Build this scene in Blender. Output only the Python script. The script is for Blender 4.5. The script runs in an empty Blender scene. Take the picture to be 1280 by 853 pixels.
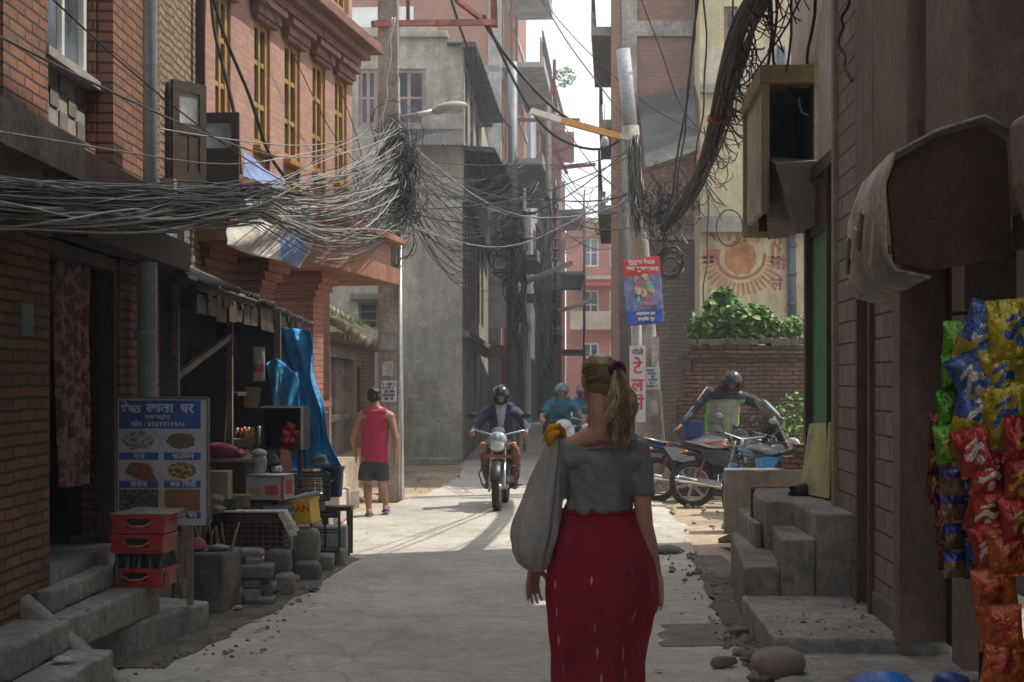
import bpy, bmesh, math, random
from mathutils import Vector, Matrix, Euler
random.seed(7)
SC=bpy.context.scene; COL=SC.collection
PI=math.pi; R=math.radians
H=1.62; FPX=1900.0; HY=478.0
def W(px,py,d): return Vector(((px-640)/FPX*d, d, H-(py-HY)/FPX*d))
def G(px,py,z=0.0):
    d=FPX*(H-z)/(py-HY); return Vector(((px-640)/FPX*d,d,z))
_TS=bpy.data.scenes.new('tmp')
def evalmesh(t):
    _TS.collection.objects.link(t); vl=_TS.view_layers[0]; vl.update()
    me=bpy.data.meshes.new_from_object(t.evaluated_get(vl.depsgraph)); bpy.data.objects.remove(t); return me
# ---------------------------------------------------------------- tags
def tag(o,label=None,cat=None,group=None,kind=None):
    if label: o['label']=label
    if cat: o['category']=cat
    if group: o['group']=group
    if kind: o['kind']=kind
    return o
def thing(name,label,cat,loc=(0,0,0),rz=0,group=None):
    o=bpy.data.objects.new(name,None); COL.objects.link(o); o.location=loc; o.rotation_euler=(0,0,rz)
    o.empty_display_size=.2
    return tag(o,label,cat,group)
def copy_tree(o,parent=None):
    c=o.copy(); COL.objects.link(c)
    if parent: c.parent=parent
    for ch in list(o.children): copy_tree(ch,c)
    return c
# ---------------------------------------------------------------- materials
_mats={}
def _nt(name):
    m=bpy.data.materials.new(name); m.use_nodes=True
    nt=m.node_tree; b=nt.nodes['Principled BSDF']
    return m,nt,b
def _noise(nt,vec,scale,detail=5,rough=.6):
    n=nt.nodes.new('ShaderNodeTexNoise'); n.inputs['Scale'].default_value=scale; n.inputs['Detail'].default_value=detail; n.inputs['Roughness'].default_value=rough
    nt.links.new(vec,n.inputs['Vector']); return n.outputs['Fac']
def _ramp(nt,fac,a,b,ca=(0,0,0,1),cb=(1,1,1,1)):
    r=nt.nodes.new('ShaderNodeValToRGB'); r.color_ramp.elements[0].position=a; r.color_ramp.elements[1].position=b
    r.color_ramp.elements[0].color=ca; r.color_ramp.elements[1].color=cb
    nt.links.new(fac,r.inputs[0]); return r.outputs[0]
def _mix(nt,fac,a,b,mode='MIX'):
    n=nt.nodes.new('ShaderNodeMix'); n.data_type='RGBA'; n.blend_type=mode
    if isinstance(fac,(int,float)): n.inputs[0].default_value=fac
    else: nt.links.new(fac,n.inputs[0])
    for s,v in ((6,a),(7,b)):
        if isinstance(v,tuple): n.inputs[s].default_value=(v[0],v[1],v[2],1)
        else: nt.links.new(v,n.inputs[s])
    return n.outputs[2]
def _scl(c,k): return tuple(min(1,max(0,x*k)) for x in c)
def _vec(nt,sc=None,coord='Object'):
    t=nt.nodes.new('ShaderNodeTexCoord'); v=t.outputs[coord]
    if sc:
        mp=nt.nodes.new('ShaderNodeMapping'); mp.inputs['Scale'].default_value=sc; nt.links.new(v,mp.inputs[0]); v=mp.outputs[0]
    return v
def _bump(nt,h,strength,dist,b):
    n=nt.nodes.new('ShaderNodeBump'); n.inputs['Strength'].default_value=strength; n.inputs['Distance'].default_value=dist
    nt.links.new(h,n.inputs['Height']); nt.links.new(n.outputs[0],b.inputs['Normal'])
def M(name,col=(.5,.5,.5),rough=.8,var=.25,scale=3.,bump=.3,bscale=40.,metal=0.,streak=0.,col2=None,lo=.35,hi=.65,spec=.4,coat=0.,bdist=.01,emit=0.):
    if name in _mats: return _mats[name]
    m,nt,b=_nt(name); v=_vec(nt)
    c=_mix(nt,_ramp(nt,_noise(nt,v,scale),lo,hi),_scl(col,1-var),col2 or _scl(col,1+var))
    if var>0:
        c=_mix(nt,.5,c,_mix(nt,_ramp(nt,_noise(nt,v,scale*8,6,.7),.34,.66),(1-1.5*var,)*3,(1+1.3*var,)*3),'MULTIPLY') if var<.6 else c
        c=_mix(nt,.35,c,_mix(nt,_ramp(nt,_noise(nt,v,scale*31,3,.7),.38,.62),(1-1.6*var,)*3,(1+1.5*var,)*3),'MULTIPLY')
        c=_mix(nt,_ramp(nt,_noise(nt,v,scale*.6,5,.6),.52,.72,(0,0,0,1),(.55*min(1,var*2.5),)*3+(1,)),c,_scl(col,.5))
    if streak>0:
        s=_noise(nt,_vec(nt,(3.2,3.2,.35)),1.6,6,.7)
        s=_ramp(nt,s,.45,.72,(0,0,0,1),(streak,)*3+(1,))
        c=_mix(nt,s,c,_scl(col,.32))
    nt.links.new(c,b.inputs['Base Color'])
    r=nt.nodes.new('ShaderNodeMapRange'); r.inputs[3].default_value=max(0,rough-.1); r.inputs[4].default_value=min(1,rough+.1)
    nt.links.new(_noise(nt,v,scale*4,2),r.inputs[0]); nt.links.new(r.outputs[0],b.inputs['Roughness'])
    b.inputs['Metallic'].default_value=metal; b.inputs['Specular IOR Level'].default_value=spec; b.inputs['Coat Weight'].default_value=coat
    if bump>0: _bump(nt,_noise(nt,v,bscale,4),bump,bdist,b)
    if emit>0:
        b.inputs['Emission Color'].default_value=(*col,1); b.inputs['Emission Strength'].default_value=emit
    _mats[name]=m; return m
def BR(name,c1,c2,mortar,w=.23,h=.065,ms=.010,rough=.85,dirt=.5,dcol=(.09,.075,.06),warp=.012,bump=.7,dscale=1.1,dlo=.45,dhi=.75,rowoff=.5,squash=1.):
    if name in _mats: return _mats[name]
    m,nt,b=_nt(name); v=_vec(nt)
    nz=nt.nodes.new('ShaderNodeTexNoise'); nz.inputs['Scale'].default_value=3.5; nt.links.new(v,nz.inputs['Vector'])
    wp=nt.nodes.new('ShaderNodeVectorMath'); wp.operation='MULTIPLY_ADD'; wp.inputs[1].default_value=(warp*2,)*3; 
    nt.links.new(nz.outputs['Color'],wp.inputs[0]); nt.links.new(v,wp.inputs[2])
    sp=nt.nodes.new('ShaderNodeSeparateXYZ'); nt.links.new(wp.outputs[0],sp.inputs[0])
    ad=nt.nodes.new('ShaderNodeMath'); ad.operation='ADD'; nt.links.new(sp.outputs[0],ad.inputs[0]); nt.links.new(sp.outputs[1],ad.inputs[1])
    cb=nt.nodes.new('ShaderNodeCombineXYZ'); nt.links.new(ad.outputs[0],cb.inputs[0]); nt.links.new(sp.outputs[2],cb.inputs[1])
    bt=nt.nodes.new('ShaderNodeTexBrick'); nt.links.new(cb.outputs[0],bt.inputs['Vector'])
    bt.inputs['Color1'].default_value=(*c1,1); bt.inputs['Color2'].default_value=(*c2,1); bt.inputs['Mortar'].default_value=(*mortar,1)
    bt.inputs['Scale'].default_value=1; bt.inputs['Brick Width'].default_value=w; bt.inputs['Row Height'].default_value=h; bt.inputs['Mortar Size'].default_value=ms
    bt.inputs['Mortar Smooth'].default_value=.3; bt.inputs['Bias'].default_value=-.1; bt.offset=rowoff
    c=bt.outputs['Color']
    c=_mix(nt,.55,c,_mix(nt,_noise(nt,v,7,5,.7),(.35,.35,.35),(1.5,1.5,1.5)),'MULTIPLY')
    d=_ramp(nt,_noise(nt,v,dscale,6,.65),dlo,dhi,(0,0,0,1),(dirt,)*3+(1,))
    c=_mix(nt,d,c,dcol)
    nt.links.new(c,b.inputs['Base Color']); b.inputs['Roughness'].default_value=rough; b.inputs['Specular IOR Level'].default_value=.25
    iv=nt.nodes.new('ShaderNodeMath'); iv.operation='MULTIPLY_ADD'; iv.inputs[1].default_value=-1.; nt.links.new(bt.outputs['Fac'],iv.inputs[0])
    nn=nt.nodes.new('ShaderNodeMath'); nn.operation='MULTIPLY'; nn.inputs[1].default_value=.9; nt.links.new(_noise(nt,v,30,3),nn.inputs[0]); nt.links.new(nn.outputs[0],iv.inputs[2])
    _bump(nt,iv.outputs[0],bump,.012,b)
    _mats[name]=m; return m
def GL(name,col=(.03,.035,.04),rough=.12,alpha=1.):
    if name in _mats: return _mats[name]
    m,nt,b=_nt(name); v=_vec(nt)
    c=_mix(nt,_ramp(nt,_noise(nt,v,1.3),.4,.6),_scl(col,.5),_scl(col,1.8)); nt.links.new(c,b.inputs['Base Color'])
    b.inputs['Roughness'].default_value=rough; b.inputs['Specular IOR Level'].default_value=.6
    _mats[name]=m; return m

brickA=BR('brick_rust',(.32,.145,.09),(.21,.105,.07),(.07,.055,.045),.24,.062,.009,dirt=.65,dscale=2.)
brickB=BR('brick_old',(.34,.235,.155),(.24,.155,.10),(.09,.07,.05),.22,.07,.013,dirt=.5,warp=.03,bump=1.)
brickP=BR('brick_pink',(.46,.255,.19),(.37,.20,.155),(.30,.23,.20),.23,.07,.007,dirt=.4,dcol=(.16,.10,.09),bump=.4)
brickO=BR('brick_orange',(.38,.16,.095),(.30,.13,.08),(.22,.17,.14),.23,.075,.01,dirt=.4,dcol=(.15,.09,.07))
brickR=BR('brick_far',(.30,.10,.075),(.25,.09,.07),(.16,.10,.09),.23,.075,.008,dirt=.4)
brickT=BR('brick_tall',(.34,.19,.14),(.27,.15,.115),(.24,.19,.16),.23,.075,.014,dirt=.35,dcol=(.16,.13,.11))
brickG=BR('brick_garden',(.24,.12,.08),(.15,.08,.055),(.05,.043,.035),.20,.062,.013,dirt=.85,dscale=2.2,dcol=(.06,.055,.035),warp=.018,bump=1.2)
brickGr=BR('brick_greyed',(.20,.16,.135),(.16,.13,.11),(.10,.085,.075),.23,.075,.01,dirt=.5)
tileC=BR('tile_mauve',(.30,.245,.235),(.24,.195,.185),(.05,.04,.036),.30,.145,.008,dirt=.5,dcol=(.12,.10,.09),dlo=.4,warp=.002,bump=.5)
plGrey=M('plaster_grey',(.36,.345,.30),.9,.22,.55,.5,14,streak=.6,lo=.3,hi=.7)
plGrey2=M('plaster_dark_grey',(.17,.16,.145),.9,.25,.9,.35,14,streak=.6)
conc=M('concrete',(.32,.31,.29),.9,.28,1.9,.7,24,streak=.5)
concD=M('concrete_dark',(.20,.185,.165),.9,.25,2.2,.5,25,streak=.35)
concPole=M('concrete_pole',(.34,.31,.265),.9,.28,2.4,.4,30,streak=.45)
yel=M('paint_ochre_frame',(.33,.195,.055),.6,.2,4,.2)
yelW=M('plaster_yellow',(.54,.47,.31),.85,.16,.8,.3,12,streak=.6)
cream=M('plaster_cream',(.50,.45,.37),.85,.15,1.,.3,12,streak=.4)
white=M('paint_white',(.68,.68,.66),.6,.1,2,.1)
woodD=M('wood_dark',(.055,.036,.026),.65,.35,3,.4,30)
woodB=M('wood_brown',(.095,.07,.055),.7,.35,3,.4,30)
woodG=M('wood_grey',(.20,.165,.13),.85,.35,3,.5,30)
corn=M('cornice_brown',(.20,.10,.075),.75,.3,3,.3)
metG=M('metal_grey',(.33,.36,.40),.5,.15,2,.05,metal=.2)
galv=M('galvanised',(.45,.48,.50),.45,.15,3,.05,metal=.6)
rust=M('rust_red',(.22,.07,.05),.75,.35,5,.3)
tin=M('tin_dark',(.085,.083,.080),.65,.35,2,.2,metal=.3)
black=M('black_plastic',(.018,.018,.02),.4,.2,4,.05)
rubber=M('rubber',(.03,.028,.026),.8,.3,8,.3)
chrome=M('chrome',(.62,.62,.62),.2,.1,4,0,metal=1.)
alu=M('aluminium',(.42,.42,.42),.35,.15,6,.05,metal=.85)
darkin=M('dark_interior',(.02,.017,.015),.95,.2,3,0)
glass=GL('window_glass'); glassB=GL('glass_bluish',(.10,.13,.16),.15)
skin=M('skin_fair',(.46,.25,.175),.55,.10,9,.08,120,spec=.35)
skinB=M('skin_brown',(.26,.135,.085),.55,.10,9,.08,120,spec=.35)
cabBlk=M('cable_black',(.022,.021,.020),.55,.2,5,0)
cabGry=M('cable_grey',(.21,.207,.20),.55,.3,5,0)
cabLt=M('cable_light',(.34,.335,.32),.5,.2,5,0)
stone=M('stone',(.20,.185,.165),.9,.3,5,.8,14)
leafA=M('leaf_green',(.08,.19,.03),.5,.45,9,0,spec=.35); leafB=M('leaf_pale',(.16,.27,.06),.5,.35,9,0,spec=.35)
# ---------------------------------------------------------------- mesh builder
class MB:
    def __init__(s): s.v=[]; s.f=[]; s.m=[]; s.s=[]
    def add(s,vs,fs,mi=0,sm=False):
        b=len(s.v); s.v+= [tuple(p) for p in vs]
        for f in fs: s.f.append([b+i for i in f]); s.m.append(mi); s.s.append(sm)
        return s
    def box(s,x0,x1,y0,y1,z0,z1,mi=0):
        x0,x1=sorted((x0,x1)); y0,y1=sorted((y0,y1)); z0,z1=sorted((z0,z1))
        vs=[(x0,y0,z0),(x1,y0,z0),(x1,y1,z0),(x0,y1,z0),(x0,y0,z1),(x1,y0,z1),(x1,y1,z1),(x0,y1,z1)]
        return s.add(vs,[(0,3,2,1),(4,5,6,7),(0,1,5,4),(1,2,6,5),(2,3,7,6),(3,0,4,7)],mi)
    def ob(s,c,size,rot=(0,0,0),mi=0,taper=1.):
        Mx=Matrix.Translation(c)@Euler(rot).to_matrix().to_4x4(); a,b,h=[q/2 for q in size]
        vs=[Mx@Vector(p) for p in ((-a,-b,-h),(a,-b,-h),(a,b,-h),(-a,b,-h),(-a*taper,-b*taper,h),(a*taper,-b*taper,h),(a*taper,b*taper,h),(-a*taper,b*taper,h))]
        return s.add(vs,[(0,3,2,1),(4,5,6,7),(0,1,5,4),(1,2,6,5),(2,3,7,6),(3,0,4,7)],mi)
    def beam(s,p0,p1,w,h,mi=0):
        p0=Vector(p0);p1=Vector(p1);d=p1-p0
        q=d.to_track_quat('X','Z') if d.length>1e-6 else None
        if q is None: return s
        Mx=Matrix.Translation((p0+p1)/2)@q.to_matrix().to_4x4(); a,b,c=d.length/2,w/2,h/2
        vs=[Mx@Vector(p) for p in ((-a,-b,-c),(a,-b,-c),(a,b,-c),(-a,b,-c),(-a,-b,c),(a,-b,c),(a,b,c),(-a,b,c))]
        return s.add(vs,[(0,3,2,1),(4,5,6,7),(0,1,5,4),(1,2,6,5),(2,3,7,6),(3,0,4,7)],mi)
    def prism(s,pts,lo,hi,axis='y',mi=0):
        n=len(pts)
        def P(p,t): return {'y':(p[0],t,p[1]),'x':(t,p[0],p[1]),'z':(p[0],p[1],t)}[axis]
        vs=[P(p,lo) for p in pts]+[P(p,hi) for p in pts]
        fs=[tuple(range(n)),tuple(range(2*n-1,n-1,-1))]+[(i,i+n,(i+1)%n+n,(i+1)%n) for i in range(n)]
        return s.add(vs,fs,mi)
    def tube(s,pts,r,n=8,mi=0,cap=True,sm=True):
        pts=[Vector(p) for p in pts]; k=len(pts)
        if k<2: return s
        rr=r if isinstance(r,(list,tuple)) else [r]*k
        up=Vector((0,0,1)); vs=[]; prev=None
        for i,p in enumerate(pts):
            t=(pts[min(i+1,k-1)]-pts[max(i-1,0)])
            t=t.normalized() if t.length>1e-9 else Vector((0,0,1))
            if prev is None:
                a=t.cross(up if abs(t.z)<.9 else Vector((1,0,0))).normalized()
            else:
                a=prev-t*prev.dot(t); a=a.normalized() if a.length>1e-6 else t.cross(up).normalized()
            prev=a; b=t.cross(a)
            for j in range(n):
                q=2*PI*j/n; vs.append(p+(a*math.cos(q)+b*math.sin(q))*rr[i])
        fs=[(i*n+j,i*n+(j+1)%n,(i+1)*n+(j+1)%n,(i+1)*n+j) for i in range(k-1) for j in range(n)]
        if cap: fs+=[tuple(range(n-1,-1,-1)),tuple((k-1)*n+j for j in range(n))]
        return s.add(vs,fs,mi,sm)
    def lathe(s,prof,c=(0,0,0),rot=(0,0,0),n=16,mi=0,sm=True,sx=1,sy=1):
        Mx=Matrix.Translation(c)@Euler(rot).to_matrix().to_4x4(); k=len(prof)
        vs=[Mx@Vector((r*math.cos(2*PI*j/n)*sx,r*math.sin(2*PI*j/n)*sy,z)) for r,z in prof for j in range(n)]
        fs=[(i*n+j,i*n+(j+1)%n,(i+1)*n+(j+1)%n,(i+1)*n+j) for i in range(k-1) for j in range(n)]
        fs+=[tuple(range(n-1,-1,-1)),tuple((k-1)*n+j for j in range(n))]
        return s.add(vs,fs,mi,sm)
    def ell(s,c,r,rot=(0,0,0),n=14,mi=0,jit=0.):
        k=max(5,n//2+1); Mx=Matrix.Translation(c)@Euler(rot).to_matrix().to_4x4(); vs=[]
        ph=[random.uniform(0,6) for _ in range(4)]
        for i in range(k+1):
            a=PI*i/k
            for j in range(n):
                q=2*PI*j/n; x,y,z=math.sin(a)*math.cos(q),math.sin(a)*math.sin(q),math.cos(a)
                w=1+jit*(math.sin(3*x+ph[0])+math.sin(4*y+ph[1])+math.sin(5*z+ph[2]))/2
                vs.append(Mx@Vector((x*r[0]*w,y*r[1]*w,z*r[2]*w)))
        fs=[(i*n+j,(i+1)*n+j,(i+1)*n+(j+1)%n,i*n+(j+1)%n) for i in range(k) for j in range(n)]
        return s.add(vs,fs,mi,True)
    def grid(s,fn,nu,nv,mi=0,sm=True,closed=False):
        vs=[fn(i/(nu-1) if not closed else i/nu,j/(nv-1)) for j in range(nv) for i in range(nu)]
        fs=[]
        for j in range(nv-1):
            for i in range(nu if closed else nu-1):
                fs.append((j*nu+i,j*nu+(i+1)%nu,(j+1)*nu+(i+1)%nu,(j+1)*nu+i))
        return s.add(vs,fs,mi,sm)
    def mesh(s,name,mats):
        me=bpy.data.meshes.new(name); me.from_pydata(s.v,[],s.f)
        for m in (mats if isinstance(mats,(list,tuple)) else [mats]):
            if m: me.materials.append(m)
        me.polygons.foreach_set('material_index',s.m); me.polygons.foreach_set('use_smooth',s.s); me.update()
        return me
    def build(s,name,mats,parent=None,bevel=0,solid=0,weld=False):
        o=bpy.data.objects.new(name,s.mesh(name,mats)); COL.objects.link(o)
        if parent: o.parent=parent
        if weld: w=o.modifiers.new('w','WELD'); w.merge_threshold=.0005
        if solid: q=o.modifiers.new('s','SOLIDIFY'); q.thickness=solid; q.offset=0
        if bevel:
            b=o.modifiers.new('b','BEVEL'); b.width=bevel; b.segments=2; b.limit_method='ANGLE'; b.angle_limit=R(50)
        return o
def B1(name,mat,parent,*boxes,bevel=0):
    m=MB()
    for b in boxes: m.box(*b)
    return m.build(name,mat,parent,bevel=bevel)
def clusters(bx):
    bb=[[sorted(b[0:2]),sorted(b[2:4]),sorted(b[4:6])] for b in bx]; n=len(bx); lab=list(range(n))
    def fnd(i):
        while lab[i]!=i: i=lab[i]
        return i
    for i in range(n):
        for j in range(i):
            if all(bb[i][k][0]<=bb[j][k][1]+.006 and bb[j][k][0]<=bb[i][k][1]+.006 for k in range(3)): lab[fnd(i)]=fnd(j)
    out={}
    for i in range(n): out.setdefault(fnd(i),[]).append(bx[i])
    return list(out.values())
def struct(o): o['kind']='structure'; return o
# hull / remesh bodies
def ell_pts(c,r,n=10,rot=None):
    out=[]
    for i in range(n//2+1):
        a=PI*i/(n//2)
        for j in range(n):
            q=2*PI*j/n; p=Vector((math.sin(a)*math.cos(q)*r[0],math.sin(a)*math.sin(q)*r[1],math.cos(a)*r[2]))
            if rot: p=rot@p
            out.append(Vector(c)+p)
    return out
def _r3(r): return (r,r,r) if isinstance(r,(int,float)) else r
def hulls(name,segs,voxel=.01,smooth=3,mats=None,parent=None,mod=None,disp=None):
    bm=bmesh.new()
    for sg in segs:
        a,ra,b_,rb=sg[:4]; rot=sg[4] if len(sg)>4 else None
        vs=[bm.verts.new(p) for p in ell_pts(a,_r3(ra),12,rot)+ell_pts(b_,_r3(rb),12,rot)]
        r=bmesh.ops.convex_hull(bm,input=vs,use_existing_faces=False)
        dl=list({v for v in r['geom_interior']+r['geom_unused'] if isinstance(v,bmesh.types.BMVert)})
        if dl: bmesh.ops.delete(bm,geom=dl,context='VERTS')
    me=bpy.data.meshes.new('tmp'); bm.to_mesh(me); bm.free()
    t=bpy.data.objects.new('tmp',me)
    q=t.modifiers.new('r','REMESH'); q.mode='VOXEL'; q.voxel_size=voxel; q.use_smooth_shade=True
    q=t.modifiers.new('s','SMOOTH'); q.factor=.5; q.iterations=smooth
    me2=evalmesh(t); me2.name=name
    me2.materials.clear()
    for m in (mats if isinstance(mats,(list,tuple)) else [mats]): me2.materials.append(m)
    if disp:
        nv=len(me2.vertices); cs=[0.]*(nv*3); ns=[0.]*(nv*3); me2.vertices.foreach_get('co',cs); me2.vertex_normals.foreach_get('vector',ns)
        out=[]
        for i in range(nv): out+=disp(Vector(cs[3*i:3*i+3]),Vector(ns[3*i:3*i+3]))[:]
        me2.vertices.foreach_set('co',out); me2.update()
    for p in me2.polygons:
        p.use_smooth=True; p.material_index=mod(p.center,p.normal) if mod else 0
    o=bpy.data.objects.new(name,me2); COL.objects.link(o)
    if parent: o.parent=parent
    return o
def rough(o,vox=.013,amp=.003,chip=.013):
    t=bpy.data.objects.new('tmp',o.data.copy()); q=t.modifiers.new('r','REMESH'); q.mode='VOXEL'; q.voxel_size=vox
    me=evalmesh(t); n=len(me.vertices); cs=[0.]*(n*3); ns=[0.]*(n*3); me.vertices.foreach_get('co',cs); me.vertex_normals.foreach_get('vector',ns)
    from mathutils import noise as N_
    for i in range(n):
        p=Vector(cs[3*i:3*i+3]); k=Vector(ns[3*i:3*i+3]); e=max(abs(k.x),abs(k.y),abs(k.z)); d=amp*N_.noise(p*9)+amp*.6*N_.noise(p*27)
        if e<.93: d-=chip*max(0,N_.noise(p*7)+.12)**1.3*1.6+.0005
        cs[3*i:3*i+3]=p+k*d
    me.vertices.foreach_set('co',cs); me.update(); me.materials.clear(); me.materials.append(o.data.materials[0])
    for f in me.polygons: f.use_smooth=True
    me.name=o.data.name; o.data=me; o.modifiers.clear(); return o
def text(body,size,mat,parent=None,Mx=None,name='lettering',off=.0,ext=.001,spacing=1.,align='CENTER'):
    c=bpy.data.curves.new('t','FONT'); c.body=body; c.size=size; c.offset=off; c.extrude=ext; c.align_x=align; c.align_y='CENTER'; c.space_character=spacing; c.resolution_u=2
    t=bpy.data.objects.new('t',c); me=evalmesh(t)
    if Mx: me.transform(Mx)
    me.materials.clear(); me.materials.append(mat); me.name=name
    o=bpy.data.objects.new(name,me); COL.objects.link(o)
    if parent: o.parent=parent
    return o
FACE=Matrix.Rotation(PI/2,4,'X')   # text standing upright, read from -y
# ---------------------------------------------------------------- facades
class Fac:
    def __init__(s,name,label,cat,x,y,slope=0,side='L',group=None):
        s.side=side; s.ang=0 if side=='F' else math.atan2(1,slope); s.sg=1 if side=='R' else -1
        s.O=Vector((x,y)); s.e=Vector((math.cos(s.ang),math.sin(s.ang))); s.f=Vector((-s.e.y,s.e.x))
        s.root=thing(name,label,cat,(x,y,0),s.ang,group)
    def at(s,px,py,off=0.):
        a=(px-640)/FPX; b=(HY-py)/FPX
        t=(s.O.dot(s.f)+s.sg*off)/(a*s.f.x+s.f.y)
        P=Vector((a*t,t)); return ((P-s.O).dot(s.e),H+b*t)
    def u(s,px,off=0.): return s.at(px,HY,off)[0]
    def y(s,off): return s.sg*off
    def box(s,m,u0,u1,o0,o1,z0,z1,mi=0): m.box(u0,u1,s.y(o0),s.y(o1),z0,z1,mi); return m
    def b(s,name,mat,*bx,parent=None,bevel=0):
        for cl in clusters(bx):
            m=MB()
            for q in cl: s.box(m,*q)
            o=m.build(name,mat,parent or s.root,bevel=bevel)
        return o
    def wall(s,mat,u0,u1,z0,z1,holes=(),th=.25,name='wall',o=0.):
        us=sorted({u0,u1,*[min(max(h[0],u0),u1) for h in holes],*[min(max(h[1],u0),u1) for h in holes]})
        m=MB()
        for a,b in zip(us,us[1:]):
            if b-a<1e-4: continue
            mid=(a+b)/2; hs=sorted([(h[2],h[3]) for h in holes if h[0]<mid<h[1]]); z=z0
            for h0,h1 in hs:
                if h0>z: s.box(m,a,b,o-th,o,z,min(h0,z1))
                z=max(z,h1)
            if z<z1: s.box(m,a,b,o-th,o,z,z1)
        return m.build(name,mat,s.root)
    def window(s,u0,u1,z0,z1,fm,nm=1,nt=1,fw=.06,o=-.06,gl=None,name='window',dep=.06,sill=None,bars=0):
        m=MB()
        s.box(m,u0,u0+fw,o-dep,o,z0,z1); s.box(m,u1-fw,u1,o-dep,o,z0,z1)
        s.box(m,u0+fw,u1-fw,o-dep,o,z0,z0+fw); s.box(m,u0+fw,u1-fw,o-dep,o,z1-fw,z1)
        for i in range(1,nm+1):
            c=u0+(u1-u0)*i/(nm+1); s.box(m,c-fw*.35,c+fw*.35,o-dep+.01,o-.004,z0+fw,z1-fw)
        for i in range(1,nt+1):
            c=z0+(z1-z0)*i/(nt+1); s.box(m,u0+fw,u1-fw,o-dep+.015,o-.008,c-fw*.3,c+fw*.3)
        if sill: s.box(m,u0-.08,u1+.08,o-.02,sill,z0-.07,z0-.002)
        w=m.build(name,fm,s.root)
        g=MB(); s.box(g,u0+fw*.5,u1-fw*.5,o-dep*.75,o-dep*.6,z0+fw*.5,z1-fw*.5); g.build('pane',gl or glass,w)
        return w
# ================================================================ ground
def sheet(name,pts,z,mat,kind='structure'):
    m=MB(); m.add([(x,y,z) for x,y in pts],[tuple(range(len(pts)))]); o=m.build(name,mat); o['kind']=kind; return o
dirt=M('dirt',(.36,.28,.20),.95,.25,1.2,.8,9)
roadm=M('road_concrete',(.44,.41,.365),.9,.17,.6,.9,26,col2=(.50,.465,.41))
def road_mat():
    m=roadm; nt=m.node_tree; b=nt.nodes['Principled BSDF']
    base=b.inputs['Base Color'].links[0].from_socket
    v=_vec(nt)
    cr=nt.nodes.new('ShaderNodeTexVoronoi'); cr.feature='DISTANCE_TO_EDGE'; cr.inputs['Scale'].default_value=.45
    wv=nt.nodes.new('ShaderNodeVectorMath'); wv.operation='MULTIPLY_ADD'; wv.inputs[1].default_value=(.5,.5,0)
    n=nt.nodes.new('ShaderNodeTexNoise'); n.inputs['Scale'].default_value=2.; n.inputs['Detail'].default_value=5; nt.links.new(v,n.inputs['Vector'])
    nt.links.new(n.outputs['Color'],wv.inputs[0]); nt.links.new(v,wv.inputs[2]); nt.links.new(wv.outputs[0],cr.inputs['Vector'])
    k=_ramp(nt,cr.outputs['Distance'],.001,.006,(.3,)*3+(1,),(0,0,0,1))
    c=_mix(nt,k,base,(.10,.09,.08))
    st=_ramp(nt,_noise(nt,v,1.9,7,.7),.56,.74,(0,0,0,1),(.5,.5,.5,1)); c=_mix(nt,st,c,(.20,.175,.145))
    st=_ramp(nt,_noise(nt,_vec(nt,(1,.35,1)),3.1,7,.75),.60,.8,(0,0,0,1),(.45,)*3+(1,)); c=_mix(nt,st,c,(.50,.45,.37))
    st=_ramp(nt,_noise(nt,_vec(nt,(2.2,.22,1)),2.3,5,.65),.58,.72,(0,0,0,1),(.4,)*3+(1,)); c=_mix(nt,st,c,(.25,.235,.215))
    sp_=_ramp(nt,_noise(nt,v,28,3,.6),.66,.72,(0,0,0,1),(.6,)*3+(1,)); c=_mix(nt,sp_,c,(.17,.16,.145))
    nt.links.new(c,b.inputs['Base Color'])
road_mat()
sheet('ground',[(-400,-60),(400,-60),(400,600),(-400,600)],-.03,dirt)
random.seed(3)
def edge(pts,step=.35,amp=.05):
    out=[]
    for (a,b),(c,d) in zip(pts,pts[1:]):
        L=math.hypot(c-a,d-b); n=max(1,int(L/step))
        for i in range(n): 
            t=i/n; out.append((a+(c-a)*t+random.uniform(-amp,amp),b+(d-b)*t))
    out.append(pts[-1]); return out
L_=edge([(-2.3,-14),(-2.25,8.2),(-1.85,10.4),(-1.62,12.6),(-1.50,14.2),(-1.95,16.5),(-1.9,19),(-1.25,22),(-.9,26),(-1.0,30.6),(-.95,45),(.3,60),(1.2,90)])
R_=edge([(2.6,90),(2.1,60),(1.9,40),(2.1,24.5),(2.0,20),(1.95,17),(1.75,15),(1.6,13),(1.48,11),(1.38,8.6),(1.35,6),(1.35,-14)])
sheet('road',L_+R_,0,roadm)
gut=M('gutter_muck',(.12,.105,.085),.95,.4,3,1.,14)
sheet('gutter',edge([(1.30,2),(1.36,8.6),(1.46,11),(1.60,12.9),(1.72,14.2)],.3,.035)+[(1.95,14.2),(1.95,2)],.006,gut)
sheet('gutter',edge([(-1.98,8.6),(-1.72,10.4),(-1.50,12.4),(-1.38,13.9)],.25,.04)+[(-1.6,14.2),(-2.4,12.4),(-2.6,10.4),(-2.6,8.6)],.006,gut)
patch=M('road_patch_dark',(.20,.18,.155),.9,.3,3,.6,20)
sheet('road_patch',edge([(.92,9.3),(1.5,9.35)],.1,.0)+edge([(1.5,10.2),(1.0,10.15),(.92,9.3)],.12,.04),.005,patch)
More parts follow.
